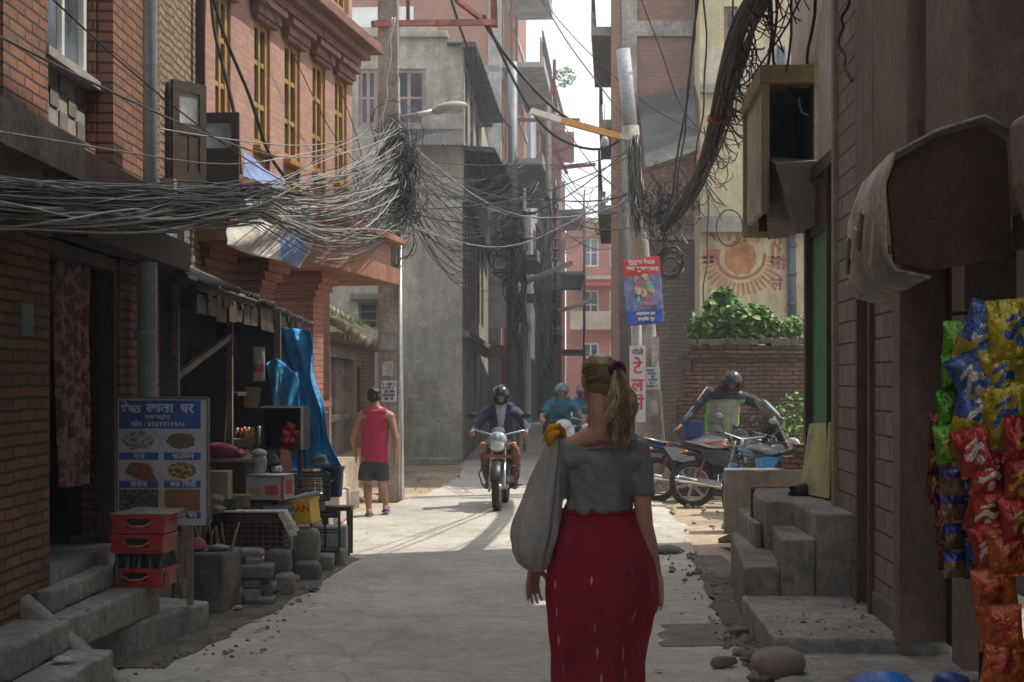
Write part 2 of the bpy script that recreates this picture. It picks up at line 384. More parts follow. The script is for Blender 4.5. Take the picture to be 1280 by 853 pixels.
# rubble and grit
def pebbles(name,n,area,zr,rr,mat,seed,label):
    random.seed(seed); m=MB()
    for i in range(n):
        x=random.uniform(area[0],area[1]); y=random.uniform(area[2],area[3]); r=random.uniform(*rr)*random.choice((.5,.7,1))
        m.ell((x,y,zr+r*.25),(r,r*random.uniform(.6,1.2),r*.6),(random.random(),random.random(),random.random()*6),6,jit=.2)
    return tag(m.build(name,mat),label,'rubble',kind='stuff')
pebbles('rubble',160,(1.35,1.75,8.6,14.6),0,(.012,.04),stone,5,'grey grit and chips lying along the right gutter')
pebbles('rubble',110,(1.30,1.56,7.3,9.9),0.0,(.02,.055),stone,15,'broken concrete crumbs along the cracked slab edge on the right')
pebbles('rubble',60,(1.5,2.25,8.5,10.0),.2,(.006,.018),stone,16,'small grit scattered on the raised pavement slab')
pebbles('rubble',50,(-2.5,-2.0,8.1,10.0),.005,(.008,.02),stone,17,'small grit beside the doorway steps')
pebbles('rubble',150,(-2.15,-1.5,8.9,14.),0,(.01,.03),stone,6,'dark grit lying along the foot of the stone piles')
pebbles('gravel',140,(1.7,4.2,15.5,21),-.03,(.015,.06),M('earth_clod',(.33,.26,.19),.95,.3,5,.6),8,'brown clods and broken brick on the motorcycle lot')
pebbles('gravel',90,(-2.4,-1.2,20.5,28),-.03,(.015,.05),_mats['earth_clod'],9,'brown clods on the dirt verge behind the lamp pole')

# ================================================================ LEFT: brick house A  (plane x=-2.55)
A=Fac('brick_house','rust brick house at the left edge with an open doorway and concrete steps','house',-2.55,0,0,'L')
uD0,uD1=A.u(62),A.u(150); DH=2.42
w0=A.at(60,95); w1=A.at(122,0)
u0,u1=A.u(58),A.u(120)
zs=A.at(90,88)[1]
pan0=A.at(90,168)[1]
A.wall(brickA,-9,11.,0,11.5,[(uD0,uD1,.0,DH),(u0,u1,pan0,5.3),(5.4,6.9,.5,DH),(3,4.6,3.4,5.0)])
A.b('floor_slab',conc,(uD0,uD1,-2.,-.0,.0,.58),(5.4,6.9,-2,0,0,.5))
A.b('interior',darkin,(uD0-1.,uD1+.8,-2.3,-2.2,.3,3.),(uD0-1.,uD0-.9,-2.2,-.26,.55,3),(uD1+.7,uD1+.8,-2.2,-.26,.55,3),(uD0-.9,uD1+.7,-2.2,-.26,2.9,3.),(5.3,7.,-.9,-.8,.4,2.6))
A.window(u0+.02,u1-.02,zs,5.25,white,1,0,.07,-.05,glassB)
wn=A.window(3.02,4.58,3.42,4.98,white,1,0,.07,-.05,glassB)
# patterned grey panel under the window
m=MB(); A.box(m,u0,u1,-.2,-.06,pan0,zs-.02)
for i in range(5):
    for j in range(3):
        if (i+j)%2==0:
            a=u0+.06+(u1-u0-.1)*i/5; b=a+(u1-u0)*.16; z=pan0+.03+(zs-pan0-.06)*j/3; A.box(m,a,b,-.06,-.05,z,z+(zs-pan0)*.26,1)
A.box(m,u0-.05,u1+.05,-.1,.03,zs-.02,zs+.03)
m.build('panel',[M('panel_grey',(.30,.29,.26),.8,.15,3),M('panel_tile',(.19,.19,.18),.6,.15,3)],A.root)
A.b('lintel',conc,(uD0-.1,uD1+.15,-.1,.03,DH,DH+.16))
# raised corner pilasters, sunlit end
A.b('pilaster',brickA,(u1+.02,A.u(172),0,.1,2.95,11.5),(u0-.75,u0-.02,0,.015,2.95,11.5))
# canopies
cz=A.at(70,178,.4)[1]
A.b('canopy',corn,(A.u(70,.42),A.u(218,.42),0,.42,cz-.06,cz+.03),(A.u(70,.42),A.u(218,.42),.36,.42,cz-.17,cz-.06),(A.u(218,.42)-.08,A.u(218,.42),0,.36,cz-.16,cz-.06))
A.b('porch_slab',M('concrete_weathered',(.26,.235,.20),.95,.3,3,.6,20,streak=.5),(5.0,A.u(106,.45),0,.45,A.at(106,222,.45)[1]-.02,A.at(106,186,.45)[1]+.03))
A.b('beam',woodD,(A.u(60),11.,0,.22,2.42,2.62),(A.u(40,.2),A.u(205,.2),0,.30,2.625,2.68))
A.b('door_frame',woodD,(uD0,uD0+.07,-.15,-.02,.55,DH),(uD1-.07,uD1,-.15,-.02,.55,DH),(uD0+.07,uD1-.07,-.15,-.02,DH-.08,DH))
A.b('number_plate',M('plate_grey',(.16,.19,.20),.6),(A.u(28,.02),A.u(42,.02),0,.02,A.at(35,420)[1],A.at(35,380)[1]))
A.b('counter',woodD,(uD0+.1,uD1-.1,-1.5,-.9,.55,1.25))
A.b('roof_slab',conc,(-9,11.,-4,.5,11.5,11.7))
# downpipe
m=MB(); pu=A.u(184,.11); m.tube([(pu,-.11,0.3),(pu,-.11,5.),(pu,-.11,11.)],.068,12)
for z in (.9,1.9,4.2,6): m.tube([(pu,-.10,z),(pu,-.10,z+.07)],.078,12)
m.build('downpipe',metG,A.root)
# curtain in the doorway
m=MB(); cu=A.u(62)+.1
def cf(s,t):
    wd=.16+.52*(1-t)+.3*t*0.6; u=A.u(78,-.1)+ (s*wd) + .18*t
    z=2.35-t*(2.35-A.at(100,612)[1]+0); return (u-0, .14+.035*math.sin(s*34+t*2)+.02*math.sin(s*11),z)
m.grid(cf,60,24)
cm=M('curtain_floral',(.30,.17,.155),.9,.3,14,.2,col2=(.50,.36,.33),lo=.45,hi=.55)
o=m.build('curtain',cm,solid=.004); o.location=(-2.55,0,0); o.rotation_euler=(0,0,PI/2)
tag(o,'long faded pink floral curtain hanging in the open doorway','curtain')
# ---- steps
stp0=0
st=thing('entrance_steps','three worn concrete steps rising to the brick doorway on the left','steps',(-2.4,9,0))
def stp(name,poly,z0,z1,mat,par=None,bev=.015):
    m=MB(); m.prism([(x,y) for x,y in poly],z0,z1,'z'); o=m.build(name,mat,None,bevel=bev)
    rough(o)
    if par: o.parent=par; o.matrix_parent_inverse=Matrix.Translation(-Vector(par.location))
    return o
stp('step',[(-2.42,8.5),(-1.99,10.0),(-2.56,10.35),(-2.56,8.5)],-.03,.18,conc,st)
stp('step',[(-2.36,8.06),(-2.2,9.5),(-2.56,9.75),(-2.56,8.06)],.18,.37,conc,st)
stp('step',[(-2.47,8.15),(-2.43,9.3),(-2.56,9.3),(-2.56,8.15)],.37,.50,conc,st)
st2=thing('near_steps','pale concrete steps in the bottom left corner beside the sloping kerb','steps',(-2.3,7.3,0))
stp('step',[(-2.09,7.0),(-2.06,7.86),(-3,7.86),(-3,7.0)],-.03,.24,conc,st2)
stp('step',[(-2.30,7.0),(-2.28,7.84),(-3,7.84),(-3,7.0)],.24,.40,conc,st2)
m=MB(); m.prism([(-2.75,-.03),(-1.98,-.03),(-1.98,.02),(-2.1,.12),(-2.54,.50),(-2.75,.55)],7.88,8.04,'y')
tag(m.build('sloping_kerb',conc,bevel=.03),'sloping concrete kerb between the near steps and the doorway steps','kerb')
# ================================================================ old brick house B
Bf=Fac('old_brick_house','weathered tan brick house with dark open shutters, behind the tin awning','house',-2.9,11.,0,'L')
sw0,sw1=Bf.u(207),Bf.u(243)
Bf.wall(brickB,0.01,3.3,0,10.5,[(sw0,sw1,Bf.at(225,240)[1],Bf.at(225,118)[1]),(.3,2.9,0,2.2),(.5,1.6,6.2,7.8)],.3)
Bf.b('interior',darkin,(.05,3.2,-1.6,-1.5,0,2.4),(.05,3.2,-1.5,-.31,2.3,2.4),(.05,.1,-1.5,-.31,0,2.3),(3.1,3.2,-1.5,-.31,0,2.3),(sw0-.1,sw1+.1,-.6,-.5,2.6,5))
z0,z1=Bf.at(225,240)[1],Bf.at(225,118)[1]
Bf.b('window_frame',woodD,(sw0,sw0+.07,-.12,.03,z0,z1),(sw1-.07,sw1,-.12,.03,z0,z1),(sw0+.07,sw1-.07,-.12,.03,z1-.08,z1),(sw0+.07,sw1-.07,-.12,.06,z0,z0+.08))
def shutter(fc,u,z0,z1,w,ang,mat,gl):
    # leaf hinged at (u), opening outward; local space of the facade
    sh=MB(); y0=0
    t=.035
    sh.box(0,w,-t,0,z0,z0+.12); sh.box(0,w,-t,0,z1-.09,z1); sh.box(0,.07,-t,0,z0+.12,z1-.09); sh.box(w-.07,w,-t,0,z0+.12,z1-.09)
    zm=z0+(z1-z0)*.55; sh.box(.07,w-.07,-t,0,zm-.04,zm+.04); sh.box(.07,w-.07,-t*.7,-t*.3,z0+.12,zm-.04)
    sh.box(w*.48,w*.52,-t*.9,-t*.1,z0+.12,zm-.04)
    o=sh.build('shutter',mat,fc.root); o.location=(u,fc.y(.04),0); o.rotation_euler=(0,0,ang)
    p=MB(); p.box(.06,w-.06,-t*.6,-t*.4,zm+.03,z1-.08); q=p.build('pane',gl,o)
    return o
palegl=GL('glass_pale',(.34,.36,.37),.25)
shutter(Bf,sw0,z0,z1+.02,.36,-R(38),woodD,palegl)
shutter(Bf,sw1,z0-.02,z1-.06,.38,-R(94),woodD,palegl)
m=MB(); bu=Bf.u(249,.06); m.tube([(bu,-.07,4.1),(bu,-.07,10)],.045,8); m.build('waste_pipe',M('pipe_rust',(.12,.06,.045),.7),Bf.root)
Bf.b('door_post',woodD,(.3,.38,-.2,.03,0,2.2),(1.5,1.58,-.2,.03,0,2.2),(2.82,2.9,-.2,.03,0,2.2),(.2,3.,-.22,.05,2.2,2.32))
Bf.b('bracket_wall',concD,(.4,1.3,0,.16,2.7,2.95),(1.5,1.62,0,.12,2.5,3.3),(1.9,2.0,0,.12,2.5,3.3))
# ================================================================ pink brick house
P=Fac('pink_brick_house','pink brick house with tall ochre framed windows and brown cornices','house',-3.07,14.25,.168,'L')
uE=P.u(440)
def pu(px): return P.u(px)
wins=[(268,283),(317,333),(355,371),(390,403),(418,430)]
zb,zt=4.15,5.52; holes=[]
for a,b in wins: holes.append((pu(a)+.02,pu(b)+.12,zb-.42,zt))
top=[(pu(a)-.02,pu(b)+.22,6.4,7.7) for a,b in wins]
P.wall(brickP,0.,uE,2.95,10.2,holes+top,.3)
for i,(h0,h1,a,b) in enumerate(holes):
    P.window(h0,h1,zb,zt,yel,1,2,.085,-.03,glass)
    P.b('window_panel',yel,(h0,h1,-.12,-.05,zb-.42,zb-.002),(h0-.03,h1+.03,-.05,.08,zb-.06,zb),(h0+.08,h1-.08,-.05,-.03,zb-.36,zb-.1),bevel=.008)
    m=MB(); P.box(m,h0-.12,h1+.12,0,.10,zt+.02,zt+.12); P.box(m,h0-.16,h1+.16,0,.16,zt+.12,zt+.19); P.box(m,h0-.08,h1+.08,0,.07,zt-.03,zt+.02); m.build('window_hood',corn,P.root,bevel=.01)
    P.b('window_sill',corn,(h0-.08,h1+.08,0,.10,zb-.52,zb-.43),bevel=.01)
    P.window(h0,h1,6.4,7.7,yel,1,1,.06,-.03,glass)
m=MB()
for o,za,zc in ((.10,5.78,5.88),(.20,5.88,5.98),(.34,5.98,6.10),(.26,6.10,6.16)): P.box(m,0,uE+o,0,o,za,zc)
m.build('cornice',corn,P.root,bevel=.01)
m=MB()
for o,za,zc in ((.14,9.5,9.65),(.4,9.65,9.85),(.5,10.2,10.3)): P.box(m,0,uE+o,0,o,za,zc)
m.build('cornice',corn,P.root)
# balcony band / jetty above the arcade
orp=M('fascia_orange',(.27,.125,.085),.8,.3,2,.4,streak=.4)
m=MB(); P.box(m,-.2,uE+.42,0.,.42,3.14,3.46); m.build('jetty',brickP,P.root)
m=MB(); P.box(m,-.2,uE+.5,-.3,.52,2.92,3.14); P.box(m,-.2,uE+.55,.42,.6,3.46,3.54); m.build('fascia',orp,P.root,bevel=.01)
# arcade piers
for upx,wd in ((258,.45),(330,.4),(396,.42)):
    uu=P.u(upx,.1); m=MB()
    P.box(m,uu-wd/2,uu+wd/2,-.3,.12,0,2.62)
    for k,(e,za,zc) in enumerate(((.04,2.62,2.70),(.09,2.70,2.78),(.15,2.78,2.92),(.05,1.25,1.32),(.08,1.32,1.40))): P.box(m,uu-wd/2-e,uu+wd/2+e,-.3-e,.12+e,za,zc)
    m.build('pier',BR('brick_pier',(.38,.15,.10),(.30,.12,.08),(.16,.11,.09),.23,.07,.008,dirt=.3),P.root)
P.b('back_wall',brickB,(0,uE,-1.1,-1.0,0,2.95),(0,.02,-1.0,-.3,0,2.95))
P.b('plinth',concD,(0,uE,-1.0,.1,-.03,.2))
P.b('end_wall',brickP,(uE-.02,uE,-4,-.3,0,10.2))
P.b('roof_slab',conc,(0,uE+.3,-4,.5,10.3,10.4))
# ================================================================ low old house J with mossy roof
J=Fac('low_tiled_house','low old brick house with a mossy sagging tile roof beyond the pink house','house',-2.75,20.6,.0,'L')
ju0,ju1=J.u(409),J.u(441)
J.wall(BR('brick_low',(.38,.22,.15),(.30,.17,.11),(.15,.11,.08),.22,.07,.012,dirt=.4,warp=.03),0,9.8,0,2.35,[(ju0,ju1,.45,2.0),(J.u(446),J.u(455),.9,2.0)],.3)
J.b('door',woodG,(ju0,ju1,-.2,-.14,.45,2.0),bevel=0)
J.b('door_frame',woodG,(ju0,ju0+.12,-.15,.04,.45,2.0),(ju1-.12,ju1,-.15,.04,.45,2.0),((ju0+ju1)/2-.05,(ju0+ju1)/2+.05,-.14,-.08,.45,2),(ju0-.2,ju1+.2,-.15,.06,2.0,2.14),(ju0+.12,ju1-.12,-.14,-.05,1.0,1.1))
J.window(J.u(446),J.u(455),.9,2.0,woodG,0,0,.1,-.03,darkin)
J.b('plinth',M('plinth_tan',(.36,.29,.21),.95,.25,2,.4),(0,9.9,0,.35,-.03,.45))
m=MB(); random.seed(12)
def rf(s,t):
    u=-.2+10.2*s; o=.45-2.6*t; return (u,J.y(o),2.32+1.5*t+.06*math.sin(s*9+1)+.035*math.sin(s*60)*math.cos(t*25)+random.uniform(-.02,.02))
m.grid(rf,90,26)
o=m.build('roof',M('roof_moss',(.24,.19,.13),.95,.4,5,1.,12,col2=(.32,.27,.17)),J.root,solid=.07)
J.b('rafter',woodG,*[(u,u+.08,-.1,.42,2.22,2.30) for u in [x*.6 for x in range(0,17)]])
# small steps at the pink house corner
s3=thing('corner_steps','small pale plaster steps at the foot of the pink house pier','steps',(-2.05,18,0))
for (a,b,c,d,z) in ((-2.5,-2.02,16.6,17.2,.16),(-2.42,-1.98,17.5,18.6,.34),(-2.36,-2.10,18.0,18.6,.62),(-2.36,-2.14,19.,19.6,.45)):
    o=B1('step',cream if z>.3 else conc,None,(a,b,c,d,-.03,z),bevel=.02); o.parent=s3; o.matrix_parent_inverse=Matrix.Translation(-Vector(s3.location))
# ================================================================ grey plastered house E (faces the camera at d=31, street side recedes)
E=thing('grey_plaster_house','grey stained plaster house closing the view behind the lamp pole','house',(-1.05,31,0))
def EW(px,py): 
    p=W(px,py,31); return p.x,p.z
Fe=Fac('grey_front','x','x',-5.2,31,0,'F')   # helper frame only
bpy.data.objects.remove(Fe.root); Fe.root=E
def rebase(parent):   # parts were built in the helper's frame; shift them under the parent
    pass
class Loc:            # local helper: world boxes parented to a thing without moving it
    def __init__(s,root): s.r=root; s.inv=(Matrix.Translation(root.location)@Euler(root.rotation_euler).to_matrix().to_4x4()).inverted()
    def add(s,o): o.parent=s.r; o.matrix_parent_inverse=s.inv.copy(); return o
    def b(s,name,mat,*bx,bevel=0):
        for cl in clusters(bx): o=s.add(B1(name,mat,None,*cl,bevel=bevel))
        return o
    def m(s,name,mats,mb,**k): return s.add(mb.build(name,mats,None,**k))
LE=Loc(E)
def fwall(L,mat,x0,x1,y,z0,z1,holes,th=.25,name='wall'):
    us=sorted({x0,x1,*[h[0] for h in holes],*[h[1] for h in holes]}); m=MB()
    for a,b in zip(us,us[1:]):
        mid=(a+b)/2; hs=sorted([(h[2],h[3]) for h in holes if h[0]<mid<h[1]]); z=z0
        for h0,h1 in hs:
            if h0>z: m.box(a,b,y,y+th,z,h0)
            z=max(z,h1)
        if z<z1: m.box(a,b,y,y+th,z,z1)
    return L.m(name,mat,m)
def fwin(L,x0,x1,z0,z1,y,fm,nm=1,nt=1,fw=.07,gl=None,name='window'):
    m=MB(); m.box(x0,x0+fw,y,y+.07,z0,z1); m.box(x1-fw,x1,y,y+.07,z0,z1); m.box(x0+fw,x1-fw,y,y+.07,z0,z0+fw); m.box(x0+fw,x1-fw,y,y+.07,z1-fw,z1)
    for i in range(1,nm+1): c=x0+(x1-x0)*i/(nm+1); m.box(c-fw*.4,c+fw*.4,y+.004,y+.06,z0+fw,z1-fw)
    for i in range(1,nt+1): c=z0+(z1-z0)*i/(nt+1); m.box(x0+fw,x1-fw,y+.008,y+.055,c-fw*.3,c+fw*.3)
    o=L.m(name,fm,m); g=MB(); g.box(x0+fw*.5,x1-fw*.5,y+.025,y+.04,z0+fw*.5,z1-fw*.5); q=g.build('pane',gl or glass,o)
    q.matrix_parent_inverse=Matrix.Identity(4); return o
wx0,wz0=EW(448,158); wx1,wz1=EW(532,86); 
mid=EW(478,0)[0]
sx0,sz0=EW(448,412); sx1,sz1=EW(473,378)
hs=[(wx0,EW(472,0)[0],wz0,wz1),(EW(490,0)[0],wx1,wz0,wz1),(sx0,sx1,sz0,sz1)]
ztop=EW(0,48)[1]
ex=EW(578,0)[0]
fwall(LE,plGrey,-5.2,ex,31,-.03,ztop,hs)
fr=M('frame_mauve',(.30,.22,.20),.7,.2,3)
for h in hs[:2]: fwin(LE,h[0],h[1],h[2],h[3],31.05,fr,1,1,.08,GL('glass_dusk',(.05,.06,.09),.15))
fwin(LE,*hs[2],31.05,plGrey2,0,2,.05,darkin)
LE.b('window_hood',plGrey2,(sx0-.15,sx1+.15,30.8,31.0,sz1+.05,sz1+.16))
# street side wall with openings, receding slightly to the right
SD=Fac('s','x','x',ex,31.02,.022,'L'); bpy.data.objects.remove(SD.root)
SD.root=thing('t','t','t',(ex,31.02,0),SD.ang)
g0=[(1.2,2.4,0,2.3),(3.2,4.3,0,2.3),(5,6.4,0,2.4),(8,9,0,2.3)]
up=[(1.,1.9,3.1,5.2),(2.3,3.2,3.1,5.2),(3.6,4.5,3.1,5.2),(4.9,5.8,3.1,5.2),(6.5,8.2,3.1,5.2),(9,10.5,3.1,5.2)]
up2=[(1.,2.2,6.7,8.2),(3.2,4.6,6.7,8.2),(6.2,7.6,6.7,8.2)]
parts=[SD.wall(plGrey,.25,14,-.03,ztop,g0+up+up2)]
parts.append(SD.b('shutter_strip',woodG,*[(a,b,-.16,-.1,z0,z1) for a,b,z0,z1 in g0+up]))
for a,b,z0,z1 in up+up2: parts.append(SD.window(a,b,z0,z1,woodG,1,1,.07,-.02,darkin))
parts.append(SD.b('ledge',plGrey2,(-.0,14,0,.14,2.55,2.68)))
parts.append(SD.b('ledge',plGrey2,(-.0,14,0,.10,5.3,5.42)))
parts.append(SD.b('pillar',plGrey,(.0,.25,0,.03,5.42,ztop-.002)))
# corrugated flat canopies over the street
def canopy(F_,u0,u1,o0a,o1a,o0b,o1b,z,mat,drop=0,name='canopy'):
    m=MB(); n=40
    for i in range(n):
        a=u0+(u1-u0)*i/n; b=u0+(u1-u0)*(i+.96)/n; t=i/n
        oa=o0a+(o0b-o0a)*t; ob=o1a+(o1b-o1a)*t; dz=.02*(i%2)
        ya,yb=F_.y(oa),F_.y(ob)
        m.add([(a,ya,z+dz),(b,ya,z+dz),(b,yb,z+dz-drop),(a,yb,z+dz-drop),(a,ya,z+dz+.03),(b,ya,z+dz+.03),(b,yb,z+dz+.03-drop),(a,yb,z+dz+.03-drop)],
              [(0,3,2,1),(4,5,6,7),(0,1,5,4),(1,2,6,5),(2,3,7,6),(3,0,4,7)])
    for k in range(4):
        o=o1a*(k+.5)/4; m.box(u0,u1,F_.y(o),F_.y(o+.05),z-.07-drop*(k+.5)/4,z-.005-drop*(k+.5)/4)
    for k in range(6):
        a=u0+(u1-u0)*k/5; m.beam((a,F_.y(0),z-.05),(a,F_.y(o1a),z-.05-drop),.06,.06)
    return m.build(name,mat,F_.root)
parts.append(canopy(SD,-.3,9.3,-.3,.28,0,.6,8.47,tin))
parts.append(canopy(SD,-.1,9.5,-.05,.65,0,1.1,6.42,tin,.05))
parts.append(canopy(SD,9.8,13.8,0,1.2,0,1.4,7.0,tin,.1))
rt=SD.root; rt.name='side'
for o in [c for c in rt.children]:
    o.parent=E; o.matrix_parent_inverse=Matrix.Translation(-Vector(E.location))@Matrix.Translation((ex,31.02,0))@Matrix.Rotation(SD.ang,4,'Z')
bpy.data.objects.remove(rt)
# small tin pent roof on the front, parapet, brown base stain
m=MB()
for i in range(36):
    a=EW(505,0)[0]-.5+i*.048; b=a+.046; dz=.015*(i%2)
    m.add([(a,31,6.75+dz),(b,31,6.75+dz),(b,30.35,6.33+dz),(a,30.35,6.33+dz),(a,31,6.78+dz),(b,31,6.78+dz),(b,30.35,6.36+dz),(a,30.35,6.36+dz)],[(0,3,2,1),(4,5,6,7),(0,1,5,4),(1,2,6,5),(2,3,7,6),(3,0,4,7)])
LE.m('pent_roof',tin,m)
LE.b('parapet',plGrey,(-5.3,EW(560,0)[0],30.85,31.25,ztop,ztop+.12),(-5.2,EW(545,0)[0],30.95,31.2,ztop+.12,ztop+.22),bevel=.01)
LE.b('roof_slab',plGrey2,(-5.2,ex-.05,31.25,45,ztop-.2,ztop-.05),(-5.3,-5.1,31.26,45,0,ztop-.25))
LE.b('kerb_stone',conc,(EW(505,0)[0],EW(574,0)[0],30.3,30.95,-.03,.10),bevel=.02)
random.seed(4)
for (px,py,w_,h_) in ((522,452,.25,.05),(515,495,.35,.08),(540,490,.15,.04),(552,525,.4,.16),(530,538,.5,.14),(545,530,.3,.22),(528,405,.18,.16),(512,470,.1,.2)):
    x,z=EW(px,py); n=9
    m=MB(); m.add([(x+w_/2*math.cos(2*PI*i/n)*random.uniform(.5,1.2),30.996,z+h_/2*math.sin(2*PI*i/n)*random.uniform(.5,1.2)) for i in range(n)],[tuple(range(n))])
    LE.m('paper_scrap',M('paper_scrap',(.40,.39,.35),.9,.2,20),m)
# ================================================================ orange brick tower F behind E
FH=Fac('tall_brick_house','tall orange brick house with stacked concrete balconies behind the grey house','house',-.36,45.5,.07,'L')
ops=[]
for fl in range(6):
    for k in range(3): ops.append((1.4+k*2.6,2.7+k*2.6,1.+fl*2.75,2.4+fl*2.75))
FH.wall(brickO,0.02,13,-.03,18,ops,.3)
for a,b,z0,z1 in ops: FH.window(a,b,z0,z1,white if z0>8 else woodD,1,1,.08,-.03,glassB)
FH.b('front_wall',brickO,(0,.02,-.02,-9,-.03,18))
FH.b('white_band',white,(-.06,-.001,-2.6,-7.5,12.25,12.9))
FH.b('concrete_frame',conc,(-.03,0,-.02,-9,10.9,11.1),(-.03,0,-.02,-9,13.6,13.8),(-.03,.3,-.35,.03,-.03,18),(.3,13,0,.05,8.05,8.25),(.3,13,0,.05,10.8,11.),(.3,13,0,.05,13.5,13.7))
for k,(z,dp) in enumerate(((5.3,1.1),(8.2,1.25),(11.1,1.3),(14.,1.3))):
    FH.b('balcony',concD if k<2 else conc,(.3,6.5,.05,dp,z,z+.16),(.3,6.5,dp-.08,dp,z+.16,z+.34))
    m=MB()
    for i in range(30): u=.35+i*.21; FH.box(m,u,u+.025,dp-.05,dp-.025,z+.34,z+1.05)
    FH.box(m,.3,6.5,dp-.06,dp-.015,z+1.05,z+1.1); m.build('railing',woodD,FH.root)
    FH.b('balcony_brick',brickO,(.3,2.2,dp-.12,dp-.081,z+.16,z+.9))
FH.b('column',brickO,*[(u,u+.3,.05,.14,-.03,18) for u in (1.0,3.4,5.9)])
for k in range(3): FH.b('awning',tin,(7,12,.05,1.3,4.6+k*3.6,4.68+k*3.6))
# blue-grey sheet wall
Sh=Fac('sheet_clad_house','narrow house clad in blue grey corrugated sheets','house',.75,60,.06,'L')
m=MB(); 
for i in range(40): Sh.box(m,-.05,0.,.0-i*.06,-.055-i*.06,0,13.6,0) if i%2 else Sh.box(m,-.07,-.02,.0-i*.06,-.055-i*.06,0,13.6,0)
m.build('sheet_wall',M('sheet_bluegrey',(.30,.34,.37),.5,.15,2,metal=.3),Sh.root)
Sh.b('side_wall',M('sheet_bluegrey',(.3,.34,.37)),(0,6,-.3,0,0,13.6)); Sh.b('roof',tin,(-.2,6,-2.5,.1,13.6,13.7))
# red brick house H with white bands
Hh=Fac('far_brick_house','dark red brick house with cream bands and stacked verandas far down the street','house',2.1,66,.04,'L')
hw=[(.8+k*2.2,2.+k*2.2,1.+fl*2.9,2.5+fl*2.9) for k in range(3) for fl in range(4)]
Hh.wall(brickR,.02,8,0,12.3,hw,.3)
for a,b,z0,z1 in hw: Hh.window(a,b,z0,z1,white,1,1,.08,-.03,glassB)
fx=[(0,.02,-.02,-2.2,0,12.3)]
Hh.b('front_wall',brickR,*fx)
Hh.b('band',cream,*[(-.05,.0,.0,-2.2,z,z+.4) for z in (3.7,6.4,9.1)],*[(0.0,8,0,.05,z,z+.4) for z in (3.7,6.4,9.1)])
for z in (2.9,6.3,9.0): 
    Hh.b('veranda',woodD if z<4 else concD,(.2,8,.05,1.1,z,z+.15),(.2,.4,1.,1.1,z-2.5,z),(4,4.2,1.,1.1,z-2.5,z))
    m=MB()
    for i in range(34): u=.25+i*.22; Hh.box(m,u,u+.03,1.03,1.06,z+.15,z+.95)
    Hh.box(m,.2,8,1.02,1.08,z+.95,z+1.); m.build('railing',woodD,Hh.root)
Hh.b('front_shed',tin,(-2.2,-.06,.9,-2.4,5.6,5.7)); 
Hh.b('window',white,(-.06,-.0,-.5,-.58,9.7,11.),(-.06,-.0,-1.2,-1.28,9.7,11.),(-.055,-.01,-.58,-1.2,10.3,10.4)); Hh.b('front_pane',glassB,(-.03,-.0,-.58,-1.2,9.7,11.))
Hh.b('roof',M('roof_red_tile',(.33,.12,.09),.8),(-.3,8,-2.4,.6,12.3,12.45),(2.5,6,-1.5,-.2,12.46,13.9)); Hh.b('roof_box',brickR,(-1.4,-.31,-1.5,.2,12.3,13.))
# pink house closing the street
K=thing('far_pink_house','pale pink house closing the far end of the street','house',(4.6,84,0)); LK=Loc(K)
pk=M('plaster_pink',(.42,.19,.16),.85,.15,1.,.2)
hs=[(3.9+i*1.5,4.8+i*1.5,2.2+f*2.9,3.8+f*2.9) for i in range(4) for f in range(3)]
fwall(LK,pk,3.0,10,84,-.03,9.6,hs)
for h in hs: fwin(LK,*h,84.05,white,1,1,.1,glassB)
LK.b('balcony',cream,(3.2,7.,83.,84.,4.5,4.7),(3.2,7.,83.,83.1,4.7,5.5),(3.1,10,83.8,84,7.3,7.5)); LK.b('awning',M('awning_red',(.5,.12,.1)),(3.4,5.4,82.6,84,6.9,7.0))
LK.b('roof',M('roof_red_tile',(.3,.1,.08)),(2.8,10,83.5,92,9.6,9.75)); LK.b('parapet',brickO,(3.,7,84,84.2,9.75,10.7))
m=MB(); m.box(-12,3.,86,96,-.03,13); 
o=m.build('far_block',brickR); tag(o,'dark red brick block behind the far verandas, mostly hidden','house')
# hill & trees far
m=MB(); m.grid(lambda s,t:(-120+240*s,260+60*t,(14+6*math.sin(s*7)+3*math.sin(s*19))*math.sin(t*PI*.5)),40,6)
o=m.build('hill',M('hill_green',(.10,.13,.08),.95,.3,.05,0)); o['kind']='structure'
# ================================================================ RIGHT: tall brick house D with concrete frame
D=thing('framed_brick_house','tall brick and concrete frame house behind the banner pole','house',(2.4,27,0)); LD=Loc(D)
def DX(px): return W(px,0,27).x
def DZ(py): return W(0,py,27).z
m=MB(); m.box(DX(765),DX(777),27,27.3,-.03,10.9); m.box(DX(796),3.3,27,27.3,-.03,10.9)
LD.m('wall',brickT,m)
m=MB(); m.box(DX(777),DX(796),26.94,27.3,-.03,10.9); m.box(DX(796),3.3,26.95,26.998,DZ(46),DZ(27)); m.box(DX(796),3.3,26.95,26.998,DZ(300),DZ(285)); LD.m('concrete_frame',conc,m)
m=MB(); m.prism([(DX(765),27.3),(DX(765)+.3,27.3),(3.2,40),(2.68,40)],-.03,10.9,'z'); LD.m('side_wall',brickT,m); LD.b('lower_wall',brickGr,(DX(797),3.3,26.93,26.948,-.03,DZ(302)))
